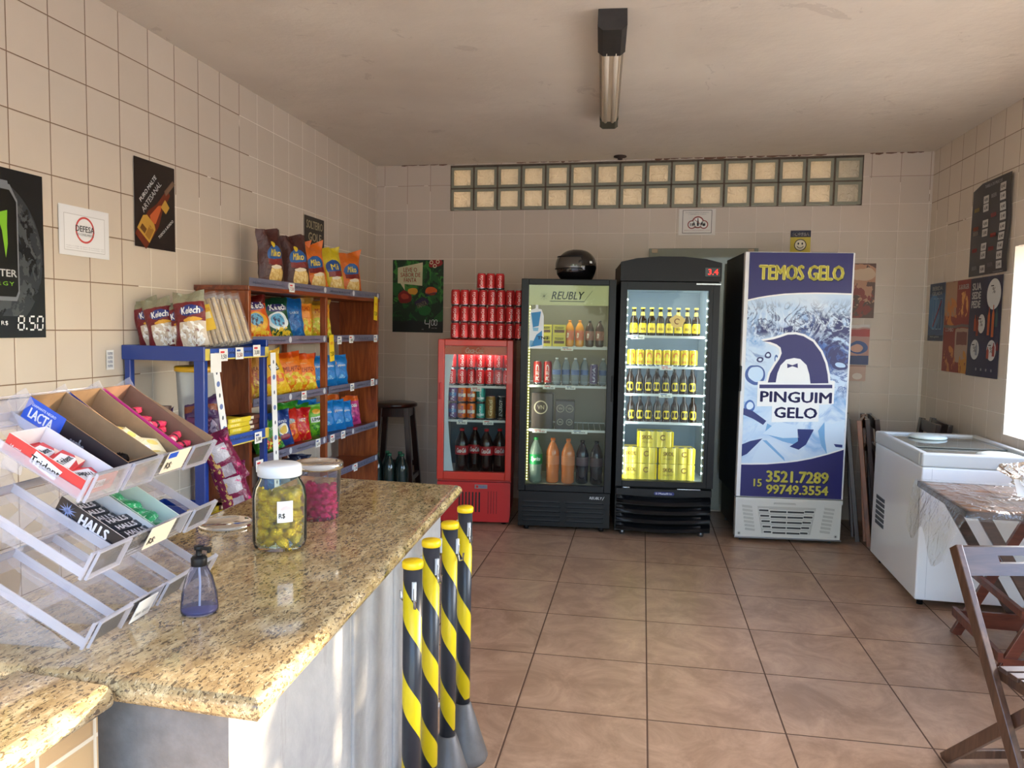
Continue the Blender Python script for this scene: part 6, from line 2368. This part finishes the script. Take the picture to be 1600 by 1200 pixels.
for (kt, a, w, txt) in ((2, 2 * CWD + .006, .082, 'R$:'), (1, 1 * CWD + .050, .085, 'R$:'), (0, 1 * CWD + .010, .062, '')):
    c = MB().at(tier_m(kt))
    z0, z1 = (.012, .062) if kt else (.004, .054)
    c.box(a, -.0125, z0, a + w, -.0110, z1, mat('card_cream', (240, 226, 200), .7) if kt else M_PAPER)
    if txt:
        c.text(txt, (a + .006, z0 + .008, a + .030, z0 + .026), BLACK, y=-.0130, bold=.02)
        if kt == 2:
            c.panel(a + .002, z1 - .014, a + .034, z1 - .001, -.0130, mat('card_blue', (30, 84, 200), .5))
    else:
        c.text('BALA   R$ 0,50', (a + .008, .016, a + .052, .026), GREYT, y=-.0130, bold=.02)
    c.build('price_card', RK)


# ------------------------------------------------------------------ candy boxes on the tiers
def tray(name, w, l, h, outer, inner, hf=None, ends=None):
    """open cardboard tray, x width, y length up the slope, z height; hf = height at the front"""
    hf = hf or h
    t_ = .0022
    b = MB()
    b.box(0, 0, 0, w, l, t_, outer)

    def wall(x0, x1):
        b.add([(x0, 0, 0), (x0, l, 0), (x0, l, h), (x0, 0, hf), (x1, 0, 0), (x1, l, 0), (x1, l, h), (x1, 0, hf)],
              [(3, 2, 6, 7), (0, 4, 5, 1)], inner)
        b.add([(x0, 0, 0), (x0, l, 0), (x0, l, h), (x0, 0, hf)], [(0, 1, 2, 3)], outer if x0 == 0 else inner)
        b.add([(x1, 0, 0), (x1, l, 0), (x1, l, h), (x1, 0, hf)], [(3, 2, 1, 0)], inner if x0 == 0 else outer)
    wall(0, t_)
    wall(w - t_, w)
    b.box(t_, 0, 0, w - t_, t_, hf, ends or outer)
    b.box(t_, t_, t_, w - t_, t_ * 1.4, hf, inner)
    b.box(t_, l - t_, 0, w - t_, l, h, inner)
    return b


def rack_world(k, a, s, n=.001):
    return RK.matrix_world @ tier_m(k, a, s, n)


KRAFT = mat('kraft_board', (150, 118, 86), .8, grain=.1, gscale=30)
TRW = mat('tray_white', (226, 222, 224), .6)
TRR = mat('gum_red', (196, 40, 48), .4)
TRP = mat('gum_pale_red', (224, 96, 92), .4)
SKY_ = mat('gum_white_logo', (232, 232, 238), .45)
INK = mat('ink_navy_black', (22, 24, 40), .4)
# side decals live on the tray's x=0 face: helper mapping (s along length, z height) to that face, reading from the far end towards the front


def side_fn(off=-.0006, flip=None):
    return lambda p, q: (off, (flip - p) if flip is not None else p, q)


def add_tray(b, name, k, a, s, label, cat='candy box', group=None, turn=0.0):
    o = b.build(name)
    o.matrix_world = rack_world(k, a, s) @ Matrix.Rotation(turn, 4, 'Z')
    tag(o, label, cat, group)
    return o


w, l, h = .092, .165, .036
b = tray('gum', w, l, h, TRR, TRW, None, TRP)
F_ = side_fn(-.0006, l)
b.add([F_(.055, .010), F_(.112, .004), F_(.120, .026), F_(.060, .034)], [(0, 1, 2, 3)], SKY_)
b.text('Trident', (.055, .011, .118, .025), INK, fn=side_fn(-.0012, l), bold=.03)
b.text('14 unid', (.012, .016, .034, .021), SKY_, fn=side_fn(-.0010, l))
b.text('livre de acucar', (.118, .006, .152, .010), SKY_, fn=side_fn(-.0010, l))
b.panel(.028, .012, .060, .028, -.0008, SKY_)
b.text('Trident', (.030, .014, .076, .026), INK, y=-.0012, bold=.02)
add_tray(b, 'gum_box', 2, .001, .004, 'open red and white box of chewing gum at the near end of the top tier')


def gum_pack():
    b = MB()
    b.box(-.034, -.022, 0, .034, .022, .011, mat('gum_pack_red', (206, 58, 62), .35))
    b.add([(-.024, -.018, .0114), (.026, -.010, .0114), (.018, .018, .0114), (-.030, .014, .0114)], [(0, 1, 2, 3)], SKY_)
    b.text('Trident', (-.024, -.006, .020, .008), INK, fn=lambda x, z: (x, z, .0118), bold=.03)
    b.add([(.004, -.022, .0116), (.034, -.022, .0116), (.034, .0, .0116)], [(0, 1, 2)], mat('gum_peach', (240, 206, 190), .5))
    return b.build('gum_pack', bevel=.002)


for i, (x, y, n_, rz, nm) in enumerate([(.044, .120, .004, .15, 'back'), (.046, .076, .013, .25, 'middle'), (.050, .036, .006, 2.9, 'front')]):
    o = place('gum_pack', gum_pack, (0, 0, 0), 0, 'red chewing gum pack in the red and white box, %s one' % nm, 'gum pack', 'gum packs')
    o.matrix_world = rack_world(2, .001 + x, .004 + y, n_) @ Matrix.Rotation(rz, 4, 'Z')

LB = mat('lacta_blue', (24, 76, 186), .4)
LK = mat('lacta_black', (34, 30, 34), .35)
w, l, h = .098, .232, .062
b = tray('black', w, l, h, LK, KRAFT, .052)
b.add([F_(0, 0)[:1] + (l, 0), (-.0004, l - .075, 0), (-.0004, l - .075, h), (-.0004, l, h)], [(0, 1, 2, 3)], LB) if False else b.add([(-.0004, l, 0), (-.0004, l - .085, 0), (-.0004, l - .085, h * .98), (-.0004, l, h * .995)], [(0, 1, 2, 3)], LB)
b.text('LACTA', (.012, .024, .066, .044), SKY_, fn=side_fn(-.0010, l), bold=.03)
b.text('DIAMANTE NEGRO', (.012, .048, .066, .053), SKY_, fn=side_fn(-.0010, l))
b.text('sonho', (.108, .016, .142, .040), mat('lacta_silver', (150, 150, 160), .4), fn=side_fn(-.0010, l), bold=.03)
b.panel(.002, .004, .036, .050, -.0006, LB)
b.text('LACTA', (.006, .030, .033, .040), SKY_, y=-.0010, bold=.02)
b.text('sonho', (.056, .034, .084, .046), SKY_, y=-.0010, bold=.02)
b.disc(.068, .020, .014, .010, -.0010, mat('bonbon_copper', (176, 92, 52), .4), 16)
add_tray(b, 'candy_box', 2, CWD + .002, .003, 'open kraft box with blue and black printing on the top tier beside the gum box')


def foil_sweet(kind, c, r=.012):
    def f():
        rnd = random.Random(hash(kind) % 97 if False else len(kind))
        b = MB()
        mt = mat('foil_' + kind, c, .22, .75, bump=1.0, gscale=120)

        def S(u, v):
            a, t_ = u * 2 * PI, v * PI
            p = Vector((math.sin(t_) * math.cos(a), math.sin(t_) * math.sin(a), math.cos(t_)))
            k_ = 1 + .22 * noise.noise(p * 2.6 + Vector((len(kind), 0, 0))) + .10 * noise.noise(p * 6)
            return (p.x * r * 1.25 * k_, p.y * r * k_, p.z * r * .85 * k_)
        b.grid(S, 10, 7, mt, False)
        for s_ in (-1, 1):
            n_ = 8
            v = [(s_ * r * 1.05, 0, 0)]
            for i in range(n_ + 1):
                a = -1.1 + 2.2 * i / n_
                v.append((s_ * (r * 1.1 + r * 1.0 * math.cos(a)), r * 1.0 * math.sin(a), r * .25 * (1 if i % 2 else -1)))
            b.add(v, [(0, i, i + 1) for i in range(1, n_ + 1)], mt)
        return b.build('wrapped_sweet')
    return f


BLKSW = foil_sweet('black', (36, 30, 32), .011)
rnd = random.Random(11)
for i in range(7):
    o = place('sweet_black', BLKSW, (0, 0, 0), 0, 'black wrapped bonbon at the low end of the blue and black kraft box', 'sweet', 'black bonbons')
    o.matrix_world = rack_world(2, CWD + .022 + (i % 3) * .027, .020 + (i // 3) * .030 + rnd.uniform(0, .006), .014 + .004 * (i % 2)) @ Matrix.Rotation(rnd.uniform(0, 3), 4, 'Z')
o = place('sweet_copper', foil_sweet('copper', (206, 120, 50), .013), (0, 0, 0), 0, 'single copper-orange wrapped bonbon higher up in the kraft box', 'sweet')
o.matrix_world = rack_world(2, CWD + .030, .118, .016)

b = tray('white', w, l, h, mat('sachet_box_navy', (40, 54, 130), .5), KRAFT, .036)
b.panel(.0, .0, w, .036, -.0006, mat('sachet_front', (236, 222, 198), .5))
add_tray(b, 'candy_box', 2, 2 * CWD + .002, .003, 'open kraft box of cream sachets on the top tier above the price card')


def sachet():
    b = MB()
    mt = art('sachet_cream', (230, 224, 194), [('e', .62, .62, .20, .16, (226, 206, 120)), ('r', .04, .10, .40, .42, (222, 226, 240)), ('n', 8, .66, (206, 196, 160), 0, 0, 1, 1)], .3, 0, .4)
    b.grid(lambda u, v: ((u - .5) * .070, (v - .5) * .056, .007 * (max(0, 1 - abs(2 * u - 1) ** 3) * max(0, 1 - abs(2 * v - 1) ** 3)) + .002), 10, 8, mt)
    b.grid(lambda u, v: ((.5 - u) * .070, (v - .5) * .056, 0), 3, 3, mt)
    b.ring(0, 0, .0, .0, 0, mt, 3) if False else None
    b.add([(-.026 + .010 * math.cos(a) * k, -.014 + .010 * math.sin(a) * k, .0085) for a in [R(q) for q in range(60, 331, 30)] for k in (1, .6)],
          [(2 * i, 2 * i + 2, 2 * i + 3, 2 * i + 1) for i in range(9)], mat('sachet_blue_ring', (44, 64, 160), .4))
    return b.build('sachet')


for i, (x, y, n_, rz, tl) in enumerate([(.040, .160, .012, .7, .2), (.050, .125, .020, -.3, -.15), (.046, .092, .022, .3, .2), (.055, .055, .026, -.4, .15), (.045, .028, .022, .15, -.1)]):
    o = place('sachet', sachet, (0, 0, 0), 0, 'cream candy sachet in the kraft box, %s from the top of the slope' % ORD[i], 'sachet', 'cream sachets')
    o.matrix_world = rack_world(2, 2 * CWD + .002 + x, .003 + y, n_) @ Matrix.Rotation(rz, 4, 'Z') @ Matrix.Rotation(tl, 4, 'X')

PNK = mat('candy_box_pink', (226, 60, 128), .4)
b = tray('pink', w, l, h, PNK, mat('kraft_dark', (126, 92, 72), .8, grain=.1, gscale=30), .040)
b.panel(0, 0, w, .040, -.0006, mat('pink_front', (236, 90, 130), .4))
b.box(w - .001, .0, 0, w + .0008, l, .058, KRAFT)
add_tray(b, 'candy_box', 2, 3 * CWD + .002, .003, 'open pink candy box at the far end of the top tier')


def stick_candy():
    b = MB()
    mt = art('stick_pink', (232, 60, 104), [('r', .12, .2, .30, .8, (250, 210, 210)), ('r', .5, 0, .62, 1, (60, 30, 40)), ('n', 8, .62, (250, 150, 110), 0, 0, 1, 1)], .3, 0, .3)
    b.grid(lambda u, v: ((u - .5) * .070, .010 * math.cos(v * 2 * PI) * min(1, 9 * min(u, 1 - u) + .5), .006 + .006 * math.sin(v * 2 * PI)), 8, 8, mt)
    return b.build('candy_stick')


for i in range(9):
    o = place('candy_stick', stick_candy, (0, 0, 0), 0, 'pink wrapped candy stick lying in the pink box', 'candy', 'pink candy sticks')
    o.matrix_world = rack_world(2, 3 * CWD + .050 + .006 * (i % 2), .025 + .019 * i, .006 + .009 * (i % 3)) @ Matrix.Rotation((i * 31 % 9 - 4) * .07, 4, 'Z')

# middle tier: black lozenge box and green one
HB = mat('lozenge_black', (20, 24, 34), .3)
w, l, h = .096, .155, .045
b = tray('lozenge', w, l, h, HB, mat('tray_grey_white', (206, 204, 204), .6), .040)
b.text('HALLS', (.052, .014, .118, .036), SKY_, fn=side_fn(-.0010, l), bold=.045)
b.text('EXTRA FORTE', (.058, .008, .112, .012), SKY_, fn=side_fn(-.0010, l))
b.text('com 21 unidades', (.062, .003, .108, .006), SKY_, fn=side_fn(-.0010, l))
RAY = mat('lozenge_rays', (120, 140, 190), .4)
for i in range(12):
    a = 2 * PI * i / 12 + .1
    b.add([(-.0009, l - .024 - .003 * math.sin(a), .026 - .003 * math.cos(a)), (-.0009, l - .024 + .003 * math.sin(a), .026 + .003 * math.cos(a)), (-.0009, l - .024 + (.020) * math.cos(a), .026 + (.016) * math.sin(a))], [(0, 1, 2)], RAY)
b.text('HALLS', (.012, .014, .082, .030), SKY_, y=-.0008, bold=.03)
add_tray(b, 'lozenge_box', 1, CWD + .004, .004, 'open black box of throat lozenges on the middle tier')


def lozenge_stick():
    b = MB()
    b.box(-.040, -.010, 0, .040, .010, .017, mat('lozenge_wrap', (30, 34, 44), .35))
    b.text('HALLS', (-.026, -.007, .028, .006), SKY_, fn=lambda x, z: (x, z, .0174), bold=.04)
    return b.build('lozenge_stick', bevel=.003)


for i in range(6):
    o = place('lozenge_stick', lozenge_stick, (0, 0, 0), 0, 'black lozenge stick in the black box, %s counted up the slope' % ORD[i], 'candy stick', 'lozenge sticks')
    o.matrix_world = rack_world(1, CWD + .004 + .048 + (.008 if i < 3 else -.002), .004 + .018 + .0225 * i, .006 + (.010 if i < 3 else .002)) @ Matrix.Rotation(-.10, 4, 'Z')
o = MB()
o.grid(lambda u, v: (u * .088 + .002, -.006 + .012 * math.sin(u * 9) * .3 - v * .004, .034 + v * .018 + .004 * math.sin(u * 23)), 12, 3, M_FILM)
o = o.build('torn_film')
o.matrix_world = rack_world(1, CWD + .006, .003)
tag(o, 'torn clear film curling over the front of the black lozenge box', 'wrapper')
GRB = mat('lozenge_box_mint', (150, 206, 180), .45)
b = tray('mint', .092, .155, .040, GRB, mat('tray_pale_green', (206, 214, 206), .6), .034)
add_tray(b, 'lozenge_box', 1, 2 * CWD + .006, .004, 'open mint green candy box on the middle tier right of the black one')


def mint_pack():
    b = MB()
    mt = art('mint_pack', (40, 160, 100), [('n', 5, .56, (210, 236, 220), 0, 0, 1, 1), ('r', .1, .3, .9, .6, (20, 130, 80))], .3, 0, .3)
    b.grid(lambda u, v: ((u - .5) * .066, (v - .5) * .03, .006 * math.sin(PI * v) + .004 * math.sin(PI * u)), 8, 5, mt)
    b.grid(lambda u, v: ((.5 - u) * .066, (v - .5) * .03, 0), 2, 2, mt)
    return b.build('mint_pack')


for i in range(5):
    o = place('mint_pack', mint_pack, (0, 0, 0), 0, 'green mint candy packet in the mint green box', 'candy', 'mint packets')
    o.matrix_world = rack_world(1, 2 * CWD + .006 + .044 + .006 * (i % 2), .004 + .025 + .027 * i, .007 + .004 * (i % 2)) @ Matrix.Rotation((i * 5 % 7 - 3) * .12, 4, 'Z')

# ------------------------------------------------------------------ jars on the counter
JX, JY = 1.515, -4.385
JR = thing('candy_jar', 'large glass jar with white lid full of gold wrapped sweets on the counter', 'jar', (JX, JY, CT + .0005), 0)
b = MB()
b.lathe([(.0, .004), (.055, .0), (.066, .006), (.069, .022), (.069, .135), (.064, .160), (.052, .182), (.050, .192)], M_GLASSJ, 40)
b.lathe([(.048, .192), (.050, .182), (.062, .158), (.0665, .134), (.0665, .024), (.062, .010), (.0, .009)], M_GLASSJ, 40)
b.build('jar_glass', JR)
b = MB().lathe([(.0, .222), (.048, .222), (.055, .218), (.0565, .212), (.0565, .192), (.054, .190), (.054, .193)], mat('jar_lid_white', (226, 230, 236), .4), 40)
b.build('lid', JR)
b = MB()
jf = lambda x, z: (.0700 * math.sin(x / .07 + .15), -.0700 * math.cos(x / .07 + .15), z)
b.grid(lambda u, v: jf(.018 + u * .040, .080 + v * .055), 6, 2, M_PAPER)
jf2 = lambda x, z: (.0705 * math.sin(x / .07 + .15), -.0705 * math.cos(x / .07 + .15), z)
b.text('R$', (.022, .090, .038, .104), BLACK, fn=jf2, bold=.02)
for r_ in (.008, .011, .014):
    b.add([jf2(.040 + k * math.cos(R(q)), .108 + k * math.sin(R(q))) for q in range(20, 161, 14) for k in (r_, r_ - .001)], [(2 * i, 2 * i + 2, 2 * i + 3, 2 * i + 1) for i in range(10)], mat('sticker_pale_red', (220, 150, 150), .5))
b.build('price_sticker', JR)
GOLD = foil_sweet('gold', (222, 186, 40), .0155)
GOLD2 = foil_sweet('gold2', (206, 176, 60), .0155)
PINK = foil_sweet('pinkf', (214, 30, 110), .0125)


def fill(cx, cy, z0, R_, r, layers, per, kind, bl, lab, grp, seed, mod=None):
    rnd = random.Random(seed)
    cnt = 0
    for L_ in range(layers):
        z = z0 + r * .9 + L_ * r * 1.45
        ringn = per
        for i in range(ringn + 2):
            if i < ringn:
                a = 2 * PI * (i + .5 * (L_ % 2)) / ringn + rnd.uniform(-.1, .1)
                rad = R_ - r * 1.55
            else:
                a = rnd.uniform(0, 6.28); rad = (R_ - r * 1.5) * .3
            o = place(kind if not (mod and cnt % mod == 0) else kind + '_b', bl if not (mod and cnt % mod == 0) else GOLD2,
                      (cx + rad * math.cos(a), cy + rad * math.sin(a), z + rnd.uniform(-.003, .003)), (rnd.uniform(-.8, .8), rnd.uniform(-.8, .8), a + PI / 2 + rnd.uniform(-.4, .4)), lab, 'sweet', grp)
            cnt += 1


fill(JX, JY, CT + .010, .0665, .0155, 6, 7, 'sweet_gold', GOLD, 'gold foil wrapped sweet inside the large glass jar', 'gold sweets', 2, 4)
TBX, TBY = 1.472, -4.07
TB = thing('candy_tub', 'clear plastic tub with clear lid holding pink wrapped sweets behind the glass jar', 'tub', (TBX, TBY, CT + .0005), 0)
M_TB2 = glassy('tub_clear', (240, 238, 242), .18, .04, .06, (232, 226, 234))
MB().lathe([(.0, .002), (.058, .0), (.060, .004), (.066, .155), (.070, .158)], M_TB2, 40).build('tub_body', TB)
MB().lathe([(.0, .166), (.058, .166), (.060, .172), (.070, .172), (.073, .166), (.073, .152), (.071, .152)], glassy('lid_clear', (240, 240, 240), .3, .1, .5, (226, 224, 222)), 40).build('lid', TB)
fill(TBX, TBY, CT + .006, .0610, .0125, 5, 8, 'sweet_pink', PINK, 'magenta foil wrapped sweet inside the clear plastic tub', 'pink sweets', 5)
b = MB().lathe([(.0, .004), (.066, .004), (.070, .010), (.074, .012), (.076, .006), (.076, .0), (.073, .0), (.072, .003), (.0, .001)], glassy('loose_lid_clear', (238, 238, 238), .3, .08, .3, (222, 220, 218)), 40)
tag(b.build('tub_lid', loc=(1.262, -4.235, CT + .0005)), 'loose clear plastic lid lying on the counter behind the rack', 'lid')

# pump bottle
PB = thing('pump_bottle', 'smoky clear pump dispenser bottle with black pump on the counter', 'bottle', (1.592, -4.850, CT + .0005), 0)
M_SMK = glassy('smoky_plastic', (214, 214, 224), .12, .03, .10, (146, 146, 168))
b = MB().lathe([(.0, .001), (.034, .0), (.0365, .004), (.0365, .012), (.034, .040), (.026, .072), (.016, .092), (.0145, .098)], M_SMK, 32)
b.lathe([(.0, .003), (.0340, .003), (.0345, .010), (.0, .011)], mat('soap_violet', (84, 80, 128), .2), 32)
b.build('bottle_body', PB)
b = MB().lathe([(.0158, .096), (.0158, .112), (.013, .114), (.013, .116), (.006, .117), (.006, .128), (.0095, .129), (.0095, .136), (.0, .137)], M_BLKPL, 24)
b.box(.0, -.005, .129, .026, .005, .135, M_BLKPL)
b.box(.020, -.004, .124, .026, .004, .130, M_BLKPL)
b.build('pump', PB, bevel=.001)
b = MB().tube([(0, 0, .012), (.002, 0, .06), (0, 0, .098)], .0022, mat('dip_tube', (196, 206, 226), .3), 8)
b.build('dip_tube', PB)

# ================================================================== STRIPED POSTS
def stripe_mat():
    t = NT('hazard_stripes')
    sp = t.n('ShaderNodeSeparateXYZ')
    oc = t.coord('Object')
    t.l(oc, sp.inputs[0])
    ang = t.math('DIVIDE', t.math('ARCTAN2', sp.outputs[1], sp.outputs[0]), 2 * PI)
    f = t.math('FRACT', t.math('ADD', t.math('DIVIDE', sp.outputs[2], .225), t.math('ADD', ang, .30)))
    yel = t.math('LESS_THAN', f, .40)
    col = t.mix(yel, lin((40, 44, 52)), lin((226, 200, 24)))
    hi = t.math('GREATER_THAN', sp.outputs[2], .205)
    col = t.mix(hi, lin((44, 46, 52)), col)
    t.bsdf(col, .34, 0, .5)
    return t.m


M_STR = stripe_mat()
M_POSTY = mat('post_cap_yellow', (240, 200, 10), .4)
M_CONE = mat('cone_rubber_grey', (88, 86, 84), .45, grain=.2, gscale=18)


def post():
    t = thing('barrier_post', '', 'post')
    MB().lathe([(.0235, .115), (.0235, .830)], M_STR, 24).build('pole', t)
    MB().lathe([(.0255, .822), (.0265, .826), (.0265, .836), (.024, .8395), (.0, .840)], M_POSTY, 24).build('cap', t)
    MB().lathe([(.082, 0), (.086, .010), (.082, .022), (.028, .185), (.0245, .188)], M_CONE, 32).build('base_cone', t)
    for s_, nm in ((1, 0), (-1, 1)):
        h = MB()
        a = R(-62 if s_ > 0 else 150)
        d = Vector((math.cos(a), math.sin(a), 0))
        h.tube([d * .024 + Vector((0, 0, .785)), d * .030 + Vector((0, 0, .775)), d * .028 + Vector((0, 0, .745)), d * .034 + Vector((0, 0, .728)), d * .044 + Vector((0, 0, .732)), d * .046 + Vector((0, 0, .752))], .003, M_ALU, 8)
        h.tube([d * .0235 + Vector((0, 0, .748)), d * .0255 + Vector((0, 0, .792))], .006, mat('hook_clear', (206, 210, 212), .3), 8)
        h.build('chain_hook', t)
    return t


for k, (x, y, lab) in enumerate([(1.902, -4.435, 'nearest to the viewer, half hidden at the bottom'), (1.888, -4.245, 'second from the viewer'), (1.882, -4.050, 'third from the viewer'), (1.872, -3.845, 'farthest from the viewer, cone base fully seen')]):
    o = place('post', post, (x, y, 0), k * 1.9 * 0 + (.0, .5, .9, .3)[k], 'striped barrier post by the counter, ' + lab, 'post', 'striped barrier posts')

# ================================================================== FOLDING TABLE, CHAIRS
TBL = thing('folding_table', 'dark wooden folding table wrapped in clear plastic in front of the chest freezer', 'table', (3.675, -2.853, 0), 0)
TW, TD, TH_ = .66, .65, .72
M_TANREFL = wood_mat('tan_reflection_wood', (150, 104, 66), (184, 134, 88), (206, 160, 112), 0, .3)  # slat colour stands in for the warm light reflected on the tabletop
M_RDW = wood_mat('reddish_brown_wood', (74, 32, 22), (104, 50, 34), (128, 68, 48), 0, .35)
b = MB()
for i in range(8):
    x = .02 + i * (TW - .04) / 8
    b.box(x, .02, TH_ - .022, x + (TW - .04) / 8 - .006, TD - .02, TH_ - .004, M_TANREFL)
b.box(0, 0, TH_ - .030, TW, .02, TH_ - .003, M_GRW)
b.box(0, TD - .02, TH_ - .030, TW, TD, TH_ - .003, M_GRW)
b.box(0, 0, TH_ - .030, .02, TD, TH_ - .003, M_GRW)
b.box(TW - .02, 0, TH_ - .030, TW, TD, TH_ - .003, M_GRW)
b.build('tabletop', TBL, bevel=.002)
for (y, k) in ((.10, 0), (TD - .06, 1)):
    MB().bar((.185, y, .0), (.52, y, TH_ - .03), .022, .045, M_RDW).build('leg', TBL, bevel=.002)
    MB().bar((.50, y + .026, .0), (.10, y + .026, TH_ - .03), .022, .045, M_GRW).build('leg', TBL, bevel=.002)
for x in (.19, .50):
    MB().bar((x, .08, .10), (x, TD - .02, .10), .02, .04, M_RDW).build('stretcher', TBL)
MB().bar((.25, .04, .30), (.25, TD - .02, .30), .02, .03, M_RDW).build('stretcher', TBL)
MB().bar((.20, TD - .07, .085), (.50, TD - .07, .085), .02, .075, M_RDW).build('foot_rail', TBL)
MB().bar((.20, .09, .06), (.50, .09, .06), .02, .075, M_RDW).build('foot_rail', TBL)
# plastic cover
def cover(u, v):
    W2, D2 = TW + .02, TD + .02
    x, y = -.20 + u * (W2 + .20), -.04 + v * (D2 + .04)
    z = TH_ + .001 + .0035 * (noise.noise(Vector((x * 9, y * 9, 0))) + 1)
    if x < -.005:
        dd = -.005 - x
        z -= dd * 1.1 * (1.0 + .25 * math.sin(y * 14))
        x = -.005 - .16 * (1 - math.exp(-dd * 5)) * (.3 + .5 * max(0, 1 - abs(y - .1) * 2))
    if y < -.005:
        z -= (-.005 - y) * 1.2
        y = -.008 - .01 * math.sin(x * 20)
    return (x, y, z)


M_PLAS = glassy('table_plastic', (252, 252, 252), .30, .10, .05, (230, 226, 222), .9, 14)
b = MB()
b.grid(cover, 46, 30, M_PLAS)
o = b.build('plastic_table_cover', loc=(3.675, -2.853, 0))
tag(o, 'clear crinkled plastic sheet covering the folding table and hanging off its left side', 'table cover')


def crumple(u, v):
    a, t_ = u * 2 * PI, .08 + v * .92
    r = .15 * math.sin(t_ * PI / 1.15)
    n1 = noise.noise(Vector((math.cos(a) * 2, math.sin(a) * 2, v * 3)))
    n2 = noise.noise(Vector((math.cos(a) * 6, math.sin(a) * 6, v * 8)))
    rr = r * (1 + .45 * n1 + .2 * n2)
    return (rr * math.cos(a) * 1.3, rr * math.sin(a) * .8, max(.003, .125 * math.cos(t_ * PI / 2) * (1 + .5 * n1) + .01))


b = MB()
b.grid(crumple, 40, 18, glassy('bag_clear_crumpled', (246, 244, 240), .5, .15, .30, (232, 222, 210), .9, 22), False)
o = b.build('plastic_bag', loc=(3.675 + .475, -2.853 + .33, TH_ + .011))
tag(o, 'crumpled clear plastic bag lying on the covered table', 'plastic bag')
b = MB()
b.grid(lambda u, v: ((u - .5) * .085, (v - .5) * .02 + v * .03, v * .065 + .008 * math.sin(u * 5 + 1)), 8, 6, mat('napkin_white', (236, 236, 238), .8))
b.grid(lambda u, v: ((u - .5) * .07 + .05, (v - .5) * .05, .012 + .010 * math.sin(u * 5 + v * 3)), 8, 6, mat('napkin_white', (236, 236, 238), .8))
o = b.build('paper_napkin', loc=(3.675 + .330, -2.853 + .28, TH_ + .012))
tag(o, 'crumpled white paper napkins in front of the clear bag on the table', 'napkin')

# open folding chair, facing the viewer
CHR = thing('folding_chair', 'dark brown slatted folding chair standing open at the right edge', 'chair', (3.43, -3.50, 0), R(14.5))
M_CHD = wood_mat('chair_brown', (58, 38, 28), (84, 58, 44), (108, 80, 62), 2, .32)
SW = .42


def cbar(a, b_, w, h, mt, name='leg'):
    return MB().bar(a, b_, w, h, mt).build(name, CHR, bevel=.003)


for x in (0, SW):
    cbar((x, .0, .735), (x, -.46, .0), .022, .042, M_CHD)          # back post down to front foot
for x in (.026, SW - .026):
    cbar((x, .03, .0), (x, -.42, .42), .020, .038, M_CHD)          # crossing leg to the rear foot
b = MB()
yt, yb_ = -.004, -.052
# front face with a hand slot
fx = [(.011, 1), (.13, 1), (.13, 0), (.011, 0)]
def rp(x, f_):
    return (x, yb_ + (yt - yb_) * f_, .655 + .08 * f_)
S0, S1, F0, F1 = .13, SW - .13, .42, .70
for (xa, xb, fa, fb_) in ((.011, S0, 0, 1), (S1, SW - .011, 0, 1), (S0, S1, 0, F0), (S0, S1, F1, 1)):
    q4 = [rp(xa, fa), rp(xb, fa), rp(xb, fb_), rp(xa, fb_)]
    b.add(q4 + [(p[0], p[1] + .018, p[2]) for p in q4], [(0, 1, 2, 3), (7, 6, 5, 4), (0, 4, 5, 1), (1, 5, 6, 2), (2, 6, 7, 3), (3, 7, 4, 0)], M_GRW)
b.build('backrest_rail', CHR)
for i in range(6):
    y = -.22 - i * .046
    MB().box(.012, y - .036, .420, SW - .012, y, .434, M_GRW).build('seat_slat', CHR, bevel=.002)
for x in (.03, SW - .03):
    cbar((x, -.20, .405), (x, -.50, .405), .018, .035, M_CHD, 'seat_rail')
cbar((.02, -.40, .10), (SW - .02, -.40, .10), .018, .03, M_CHD, 'stretcher')
cbar((.02, -.01, .04), (SW - .02, -.01, .04), .018, .03, M_CHD, 'stretcher')


# folded chairs
def folded(mt, nm):
    def f():
        t = thing('folding_chair', '', 'chair')
        for x in (0, .40):
            MB().bar((x, 0, 0), (x, .10, .84), .030, .062, mt).build('leg', t, bevel=.003)
        for x in (.03, .37):
            MB().bar((x, .03, .02), (x, .08, .62), .020, .040, mt).build('leg', t, bevel=.003)
        b = MB()
        b.bar((.0, .094, .80), (.40, .094, .80), .016, .075, mt)
        b.bar((.0, .075, .62), (.40, .075, .62), .016, .04, mt)
        b.build('backrest', t)
        for i in range(5):
            MB().bar((.02, .03 + .006 * i, .18 + .055 * i), (.38, .03 + .006 * i, .18 + .055 * i), .014, .042, mt).build('seat_slat', t)
        return t
    return f


for k, (x, y, rz, kind, mt) in enumerate([(3.770, -.62, 80, 'fold_dark', M_DKW), (3.825, -.72, 74, 'fold_brown', M_BRW), (3.895, -.62, 82, 'fold_dark', M_DKW), (3.960, -.60, 84, 'fold_dark', M_DKW)]):
    place(kind, folded(mt, kind), (x, y, .0), R(rz), 'folded %s chair leaning beside the ice freezer, %s from the left' % ('lighter brown wooden' if kind == 'fold_brown' else 'dark wooden', ORD[k]), 'chair', 'folded chairs in the right corner')
for k, (x, y, rz) in enumerate([(4.185, -.34, -92.9), (4.110, -.36, -92.9)]):
    place('fold_dark', None, (x, y, 0), R(rz), 'folded dark chair behind the chest freezer, %s' % ('rear one' if k == 0 else 'front one'), 'chair', 'folded chairs behind the chest freezer')
